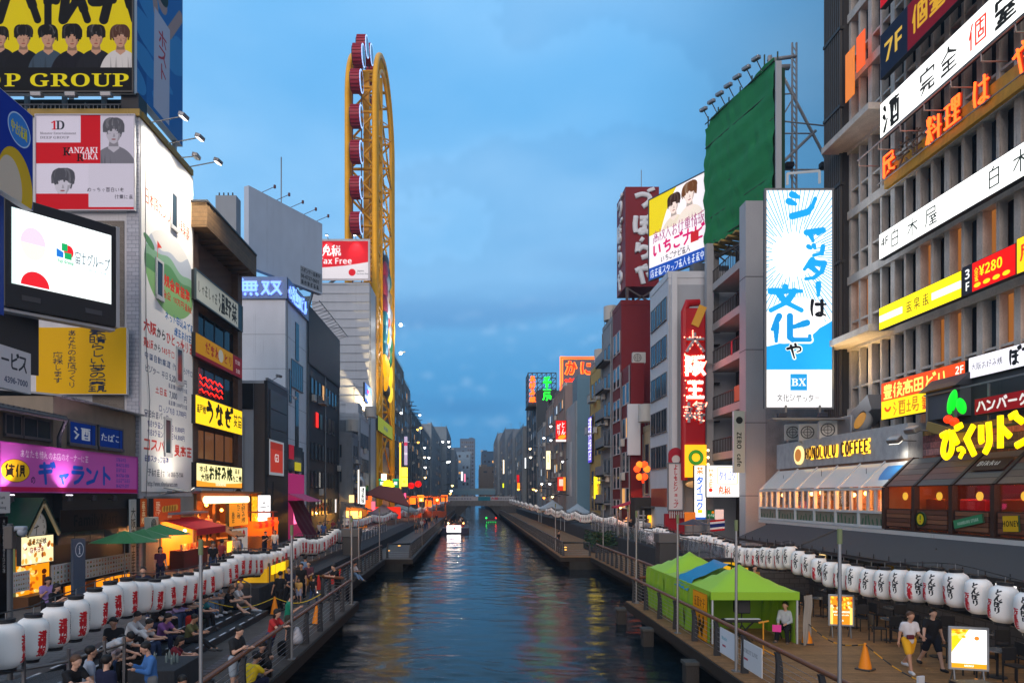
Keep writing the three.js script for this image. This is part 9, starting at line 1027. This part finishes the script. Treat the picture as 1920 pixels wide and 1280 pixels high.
function bodyOf(pose){
 if(bodyCache[pose])return bodyCache[pose];const p=POSES[pose],hip=[0,p.hip,0],up=[0,Math.cos(p.lean),Math.sin(p.lean)],fw=[0,-Math.sin(p.lean),Math.cos(p.lean)];
 const waist=add(hip,up,0.17),chest=add(hip,up,0.36),neck=add(hip,up,0.51),hu=[0,Math.cos(p.lean + p.head*0.6),Math.sin(p.lean + p.head*0.6)],head=add(add(neck,hu,0.16),fw,0.02),J={hip,waist,chest,neck,head};
 const dir=(a,o,s)=>[Math.sin(o)*s,-Math.cos(a)*Math.cos(o),Math.sin(a)*Math.cos(o)],arms=[],legs=[];
[-1,1].forEach((s,i)=>{const A=p.arm[i],sh=add(add(hip,up,0.445),[s,0,0],0.175),el=add(sh,dir(A[0]+ p.lean*0.3,A[1],s),0.28);let d=dir(A[0]+ p.lean*0.3 + A[2],A[1],s);d=[d[0]- s*A[3],d[1],d[2]];const l=Math.hypot(...d);d=d.map((q)=>q / l);const wr=add(el,d,0.245);arms.push({s,sh,el,wr,d});
 const L=p.leg[i],hj=add(hip,[s,0,0],0.09),kn=add(hj,dir(L[0],L[1],s),0.43),an=add(kn,dir(L[0]- L[2],L[1]*0.5,s),0.42);legs.push({hj,kn,an,toe:[an[0]+ s*0.03,an[1]- 0.045,an[2]+ 0.15]});});
 const torso=(g)=>[[add(hip,[1,0,0],0.06),add(hip,[-1,0,0],0.06),0.1 + g,0.1 + g],[hip,waist,0.118 + g,0.105 + g],[add(waist,[1,0,0],0.04),add(chest,[1,0,0],0.075),0.1 + g,0.1 + g],[add(waist,[1,0,0],-0.04),add(chest,[1,0,0],-0.075),0.1 + g,0.1 + g],[add(arms[0].sh,[1,0,0],0.04),add(arms[1].sh,[1,0,0],-0.04),0.062 + g,0.062 + g]];
 const leg=(g,t=1)=>legs.flatMap((l)=>t<=0.5?[[l.hj,mixP(l.hj,l.kn,t*2),0.088 + g,lerp(0.088,0.06,t*2)+ g]]:[[l.hj,l.kn,0.088 + g,0.058 + g],[l.kn,mixP(l.kn,l.an,(t - 0.5)*2),0.056 + g,lerp(0.056,0.04,(t - 0.5)*2)+ g]]);
 const arm=(g,t=1)=>arms.flatMap((a)=>t<=0.5?[[a.sh,mixP(a.sh,a.el,t*2),0.052 + g,0.045 + g]]:[[a.sh,a.el,0.052 + g,0.04 + g],[a.el,mixP(a.el,a.wr,(t - 0.5)*2),0.04 + g,0.03 + g]]);
 const main=skin3([...torso(-0.006),...leg(0),...arm(0),[add(hip,up,0.45),head,0.055,0.05],...legs.map((l)=>[l.an,l.toe,0.042,0.03])],0.027,0.03);
 const R=(q)=>{const o=[];for(const[a,b,ra,rb]of q){const w=(v)=>[v[0],head[1]+ v[1]*hu[1]- v[2]*hu[2],head[2]+ v[1]*hu[2]+ v[2]*hu[1]];o.push([w(a),w(b),ra,rb]);}return o;};
 const hd=skin3(R([[[0,0.035,-0.015],[0,0.03,0.015],0.088,0.085],[[0,-0.02,0.03],[0,-0.075,0.045],0.068,0.04],[[0,0.012,0.1],[0,-0.02,0.112],0.008,0.014],[[-0.085,-0.005,0],[-0.09,-0.03,0],0.014,0.01],[[0.085,-0.005,0],[0.09,-0.03,0],0.014,0.01],[[-0.03,0.03,0.088],[0.03,0.03,0.088],0.012,0.012],[[-0.02,-0.05,0.083],[0.02,-0.05,0.083],0.01,0.01]]),0.0125,0.02);
 const hands=[];for(const a of arms){const n=V(...a.d),side=V(0,1,0).cross(n);if(side.lengthSq()<0.01)side.set(0,0,1);side.normalize();const W=V(...a.wr),palm=W.clone().addScaledVector(n,0.09),curl=n.clone().cross(side).normalize();hands.push(tube([W,W.clone().addScaledVector(n,0.04),palm],[0.026,0.036,0.034],7));[[-0.027,0.062],[-0.009,0.075],[0.009,0.07],[0.026,0.055]].forEach(([o,l])=>{const b=palm.clone().addScaledVector(side,o);hands.push(tube([b.clone().addScaledVector(n,-0.02),b.clone().addScaledVector(n,l*0.5).addScaledVector(curl,-0.008),b.clone().addScaledVector(n,l*0.9).addScaledVector(curl,-0.026)],[0.0095,0.0088,0.0065],5));});const t=W.clone().addScaledVector(n,0.03).addScaledVector(side,-0.02*a.s);hands.push(tube([t,t.clone().addScaledVector(side,-0.03*a.s).addScaledVector(n,0.025),t.clone().addScaledVector(side,-0.04*a.s).addScaledVector(n,0.055)],[0.012,0.01,0.008],5));}
 const w=(v)=>[v[0],head[1]+ v[1]*hu[1]- v[2]*hu[2],head[2]+ v[1]*hu[2]+ v[2]*hu[1]];
 const B={body:mg([main,hd,...hands]),eyes:mg([-1,1].map((s)=>sph(0.0115,...w([s*0.032,0.012,0.084]),6))),mouth:sph(0.012,0,0,0,6).scale(1.7,0.45,0.5).translate(...w([0,-0.052,0.09])),parts:{},make:{
 tee:()=>skin3([...torso(0.012),...arm(0.018,0.3)],0.027,0.03),shirt:()=>skin3([...torso(0.014),...arm(0.014,0.96)],0.027,0.03),vest:()=>skin3(torso(0.011),0.027,0.03),
 long:()=>skin3([...torso(0.008).slice(0,2),...leg(0.017,0.97)],0.027,0.02),shorts:()=>skin3([...torso(0.01).slice(0,2),...leg(0.026,0.4)],0.027,0.02),skirt:()=>skin3([...torso(0.02).slice(0,2),...leg(0.05,0.42)],0.03,0.09),
 shoes:()=>skin3(legs.map((l)=>[[l.an[0],l.an[1]- 0.03,l.an[2]- 0.02],l.toe,0.058,0.046]),0.02,0.02),
 short:()=>{const q=R([[[0,0.052,-0.034],[0,0.056,-0.012],0.098,0.096]]),cut=R([[[0,-0.06,0.085],[0,0.04,0.12],0.092,0.07]]),[lo,hi]=bounds(q),f=caps(q),h=caps(cut);return surf((x,y,z)=>Math.max(f(x,y,z),-h(x,y,z)),lo,hi,0.0135);},
 bob:()=>{const q=R([[[0,0.052,-0.032],[0,0.056,-0.008],0.101,0.097],[[-0.06,0,-0.03],[-0.07,-0.12,-0.02],0.045,0.03],[[0.06,0,-0.03],[0.07,-0.12,-0.02],0.045,0.03],[[0,0,-0.06],[0,-0.14,-0.06],0.06,0.045]]),cut=R([[[0,-0.07,0.085],[0,0.03,0.12],0.08,0.062]]),[lo,hi]=bounds(q),f=caps(q),h=caps(cut);return surf((x,y,z)=>Math.max(f(x,y,z),-h(x,y,z)),lo,hi,0.0135);},
 cap:()=>mg([skin3(R([[[0,0.06,-0.02],[0,0.062,0.0],0.098,0.096]]),0.016,0.02),skin3(R([[[-0.04,0.06,0.1],[0.04,0.06,0.1],0.03,0.03],[[0,0.056,0.12],[0,0.052,0.15],0.035,0.02]]),0.014,0.02)])}};
 return bodyCache[pose]=B;
}
const SK=[[0.48,0.27,0.19],[0.42,0.23,0.15],[0.52,0.31,0.22]],HR={k:[0.012,0.01,0.009],b:[0.09,0.045,0.025],g:[0.2,0.19,0.18]};
let pn=0;
function person(label,px,z,y,pose,ry,top,bottom,o={}){
 const B=bodyOf(pose),x=o.x??xz(px,z),g=thing('person',label,'person',[x,y,-z],ry,o.group);g.scale.setScalar(o.s||1);const get=(k)=>B.parts[k]??=B.make[k]();
 part(g,'body',B.body,M(SK[pn++ % 3],0.6));part(g,'eyes',B.eyes,M([0.02,0.015,0.012],0.3));part(g,'mouth',B.mouth,M([0.3,0.08,0.07],0.5));
 if(o.hair!=='none')part(g,'hair',get(o.long?'bob':'short'),M(HR[o.hair||'k'],0.55));if(o.cap)part(g,'cap',get('cap'),cloth(o.cap));
 part(g,o.topKind==='vest'?'vest':'shirt',get(o.topKind||'tee'),o.pat?M(top,0.9,{map:T.planks2,size:0.6}):cloth(top));part(g,{long:'trousers',shorts:'shorts',skirt:'skirt'}[o.legs||'long'],get(o.legs||'long'),cloth(bottom));part(g,'shoes',get('shoes'),M(o.shoe||[0.05,0.05,0.05],0.6));return g;
}
const E=Math.PI / 2,K=[0.014,0.014,0.016],NV=[0.012,0.015,0.04],WH=[0.55,0.55,0.56],JN=[0.03,0.05,0.11],GR2=[0.1,0.1,0.1],SH={legs:'shorts'};
person('man in a bright blue shirt looking down, lower left',283,14.6,1,'phone',-0.9,[0.06,0.17,0.42],[0.2,0.2,0.2],{topKind:'shirt'});
person('man in a pale grey-white T-shirt seen from behind, lower left',166,14.1,1,'stand',2.2,[0.36,0.4,0.48],K);person('man in a navy T-shirt seen from behind, lower left',197,13.3,1,'stand',2.8,NV,K);person('man in a white T-shirt bending over the stone counter',196,16.6,1.2,'bend',E,WH,K);
person('person in a pale pink T-shirt sitting beyond the stone counter',226,17.4,1.45,'sit',0.6,[0.5,0.4,0.42],JN);person('man in a black T-shirt and light brown hair sitting by the stone counter',257,17.2,1.5,'sit',-0.3,K,K,{hair:'b'});person('dark-haired person sitting at the bottom edge beside the blue shirt',270,13.2,1.25,'sit',-0.5,K,K);
person('man in a lilac shirt and blue cap sitting on the top step',316,22,1.8,'sit',E,[0.3,0.24,0.46],JN,{cap:[0.03,0.06,0.2],topKind:'shirt'});person('grey-haired man in a striped shirt sitting on the steps next to the red bag',340,22.8,1.8,'sit',E,[0.3,0.14,0.15],NV,{hair:'g',pat:1});
person('person in a dark top and jeans sitting on the steps, white shoes',380,24.5,1.8,'sit',E,K,[0.12,0.2,0.32],{shoe:WH});person('person in pale blue sitting on the steps beside the one with white shoes',398,25.4,1.8,'sit',E,[0.32,0.42,0.55],[0.08,0.1,0.14],{shoe:WH});person('long-haired woman in a dark dress sitting on the lower steps',424,25.4,1.6,'legsout',E,K,K,{long:1,legs:'skirt',hair:'b'});person('bald man in white sitting with his legs out on the lower steps',441,26.2,1.6,'legsout',E,WH,[0.25,0.22,0.2],{hair:'none',legs:'shorts',shoe:[0.3,0.34,0.38]});
person('person in a red patterned dress standing behind the lanterns',446,28.6,1.8,'stand',0.4,[0.35,0.1,0.08],[0.3,0.06,0.06],{pat:1,legs:'skirt',long:1});person('young man in a charcoal T-shirt and pale shorts looking at a phone by the railing',441,16.4,1,'phone',1.2,[0.02,0.022,0.025],[0.3,0.36,0.42],SH);person('person in black crouching against the railing',487,18.3,1,'crouch',0.5,K,K);person('person in a yellow T-shirt sitting on the deck by the railing',466,17.0,1,'sit',2.6,[0.75,0.52,0.02],NV);
person('woman with bobbed hair in a red top leaning on the handrail',508,19.6,1,'lean',1.25,[0.42,0.03,0.03],JN,{long:1,s:0.95,shoe:WH});person('man in a green T-shirt standing by the railing',540,22,1,'phone',1.9,[0.01,0.2,0.12],[0.04,0.04,0.03],SH);person('man in a black T-shirt striding with his arms out',524,28.4,1,'stride',2.7,K,K);person('person in a dark T-shirt walking behind the striding man',543,30.2,1,'walk',-0.2,NV,K);person('small girl in a yellow top and pale shorts',560,30.6,1,'stand',0.1,[0.75,0.42,0.12],[0.4,0.42,0.55],{legs:'shorts',s:0.66,long:1});person('man in a dark shirt behind the small girl',565,31.6,1,'stand',0,K,K);person('man in a floral shirt and orange shorts',579,32.8,1,'walk',0,[0.35,0.36,0.3],[0.55,0.26,0.04],{pat:1,legs:'shorts',topKind:'tee'});person('boy in black and blue jeans walking by the railing',587,30.2,1,'walk',2.9,K,JN,{s:0.75});person('person in pale blue behind the floral shirt',571,35.5,1,'walk',3.0,[0.2,0.3,0.45],NV);
person('person in black standing at the corner of the railing beside the pole',646,31.6,1,'lean',-0.8,K,K,{x:-6.3});person('person in a white top sitting by the grey control box',661,40,1.1,'legsout',0.9,WH,[0.15,0.25,0.4]);
person('woman in lilac on the left walk in front of the orange counter',88,20.6,WALK,'phone',0.8,[0.25,0.18,0.42],K,{long:1,s:0.93});person('woman in black on the left walk beside the one in lilac',99,19.4,WALK,'phone',1.6,K,K,{long:1,s:0.9});person('person in dark clothes behind the lanterns below the parasols',268,22.2,WALK,'stand',0.3,NV,JN,{shoe:WH});
person('cook in black working in the orange restaurant',373,43.6,WALK + 1.15,'phone',0.5,K,K);person('woman in pink at the entrance of the orange restaurant',391,44.4,WALK + 1.15,'walk',0.4,[0.5,0.2,0.16],K,{long:1});
person('man in a white T-shirt sitting on a folding chair in the open tent',1474,22.7,1,'chair',-0.7,[0.42,0.46,0.5],K,{topKind:'shirt'});{const c=thing('folding_chair','black folding chair under the man in the open tent','chair',[xz(1474,22.75),1,-22.75],-0.7);part(c,'seat',bx(0.4,0.03,0.4,0,0.38,0),blackM);part(c,'leg',mg([beam([-0.18,0,-0.2],[-0.18,0.4,0.2],0.03,0.03),beam([0.18,0,-0.2],[0.18,0.4,0.2],0.03,0.03),beam([-0.18,0,0.2],[-0.18,0.8,-0.22],0.03,0.03),beam([0.18,0,0.2],[0.18,0.8,-0.22],0.03,0.03)]),blackM);part(c,'backrest',bx(0.38,0.2,0.02,0,0.7,-0.2),blackM);}
{const w=person('woman in a white top and yellow shorts walking over the right deck',1705,18.7,1,'walk',0.0,[0.6,0.58,0.6],[0.75,0.38,0.02],{legs:'shorts',hair:'b',s:0.98,shoe:WH});const b=solo('waist_bag','small dark red bag at the waist of the walking woman','bag',rb(0.2,0.12,0.08,0.03),M([0.1,0.015,0.02],0.5),[xz(1707,18.55),1.98,-18.53]);}person('man in dark clothes and dark shorts walking beside the woman in yellow shorts',1748,19.0,1,'stride',-0.1,K,[0.014,0.016,0.024],{legs:'shorts',shoe:K});
person('person in black on the far right deck behind the railing',1047,61,1,'stand',1,K,K);person('person in dark clothes on the right walk by the red awning',1178,56,WALKR,'walk',0,K,NV,{x:12.9});
{const bag=solo('rucksack','red rucksack on the steps between the two seated men','bag',rb(0.3,0.42,0.24,0.1),cloth('#a8261c'),[xz(336,21.6)+ 0.35,1.82,-21.6]);const bk=solo('rucksack','black rucksack on the deck beside the man in green','bag',rb(0.34,0.45,0.25,0.1),cloth('#111114'),[-5.75,1.22,-20.6]);const wb=solo('carrier_bag','white plastic carrier bag on the deck against the railing','bag',lathe([[0,0],[0.18,0.02],[0.22,0.2],[0.12,0.42],[0.05,0.55],[0,0.5]],9),M([0.5,0.5,0.53],0.4),[-5.75,1,-22.2]);}
person('person in a white T-shirt sitting on the second step near the stone counter',262,18.6,1.6,'sit',E,WH,JN);person('person in a maroon top sitting on the lowest step by the blue shirt',318,18.2,1.2,'sit',E + 0.3,[0.16,0.02,0.03],K,{long:1});person('person in grey sitting at the bottom edge between the blue shirt and the pole',330,14.8,1.1,'sit',0.9,[0.16,0.16,0.17],JN);person('person in black sitting on the top step left of the lilac shirt',286,20.6,1.8,'sit',E,K,NV,{long:1});person('person in a teal top sitting on the middle step before the white shoes',372,23.2,1.6,'sit',E - 0.2,[0.02,0.14,0.16],K);person('person in dark clothes standing by the counter facing the bottles',214,17.6,1,'phone',0.2,K,JN);
person('man in a white shirt sitting on the top step behind the bending man',240,18.6,1.8,'sit',E,WH,K,{topKind:'shirt'});person('woman in a purple top sitting on the third step, long hair',300,19.6,1.6,'sit',E - 0.2,[0.2,0.08,0.25],NV,{long:1});person('man in olive sitting on the second step with his legs out',352,20.4,1.4,'legsout',E,[0.12,0.12,0.05],K);person('person in black standing at the bottom edge left of the navy T-shirt',128,13.6,1,'lean',1.2,K,K,{hair:'b'});person('person in a striped top standing behind the parasol poles',300,31,WALK,'stand',0.6,[0.3,0.25,0.28],NV,{pat:1,long:1});
const cols=[K,NV,WH,[0.3,0.05,0.05],[0.06,0.12,0.3],[0.4,0.25,0.05],GR2,[0.3,0.3,0.33]],wrd=['black','navy','white','dark red','blue','mustard','dark grey','light grey'];
const crowd=(list,where,grp)=>list.forEach(([px,z,y,pose,ry,c,x],i)=>person(`far-off person in ${wrd[c]} ${where}`,px,z,y,pose||'stand',ry??rnd(-3,3),cols[c],pick([K,NV,JN,GR2]),{group:grp + ', ' + wrd[c],legs:i % 3?'long':'shorts',x,long:i % 4===1}));
crowd([[376,34,WALK,0,0.5,0,-13],[394,34.5,WALK,0,2.6,2,-13.2],[416,36,WALK,0,2.8,3,-13.3],[449,40,WALK,0,0,7,-13.9],[478,45,WALK,'phone',1,0,-13.8],[486,46,WALK,0,0,2,-13.4],[598,62,WALK,'walk',0,2,-14],[606,64,WALK,'walk',0,1,-14],[614,63,WALK,0,0,5,-13.4],[622,68,WALK,'walk',0,3,-14],[634,70,WALK,0,0,6,-13.8],[604,60,WALK,0,0,4,-13.2]],'on the left walk','people on the left walk');crowd([[780,92,DECK,0,0,2,-7],[787,96,DECK,'walk',0,3,-7],[795,100,DECK,0,0,0,-6.9],[771,88,DECK,0,0,6,-7.4],[803,108,DECK,'walk',3,5,-6.6],[812,118,DECK,0,0,1,-6.4]],'on the far left deck','people on the far left deck');crowd([[1150,60,WALKR,0,0,2,13.4],[1160,58,WALKR,0,0,1,13.6],[1140,64,WALKR,'walk',0,3,13.5],[1190,54,WALKR,0,0,7,13.8],[1365,30.6,DECK,0,0,5,12.6],[1320,31.5,DECK,0,0,0,12.2],[1345,32,DECK,'walk',1,3,12.4]],'on the right walk behind the tents','people on the right walk');
crowd([0,1,2,3,4,5,6,7].map((i)=>[0,107.2 + i*0.85,0.72,i % 3?'chair':'stand',0.3 + i,[0,1,6,0,1,6,2,3][i],xz(851,106)+[-1.3,-0.4,0.6,1.3,-0.9,0.2,1,-1][i]]),'aboard the tour boat','passengers of the tour boat');crowd([...Array(18)].map((_,i)=>[0,196 +(i % 3),4.55,i % 2?'walk':'stand',undefined,i % 8,-10 + i*1.3 +(i % 4)*0.2]),'on the bridge','people crossing the bridge');
scene.fog=new THREE.FogExp2(new THREE.Color(0.30,0.46,0.66),0.0003);
renderer.render(scene,camera);
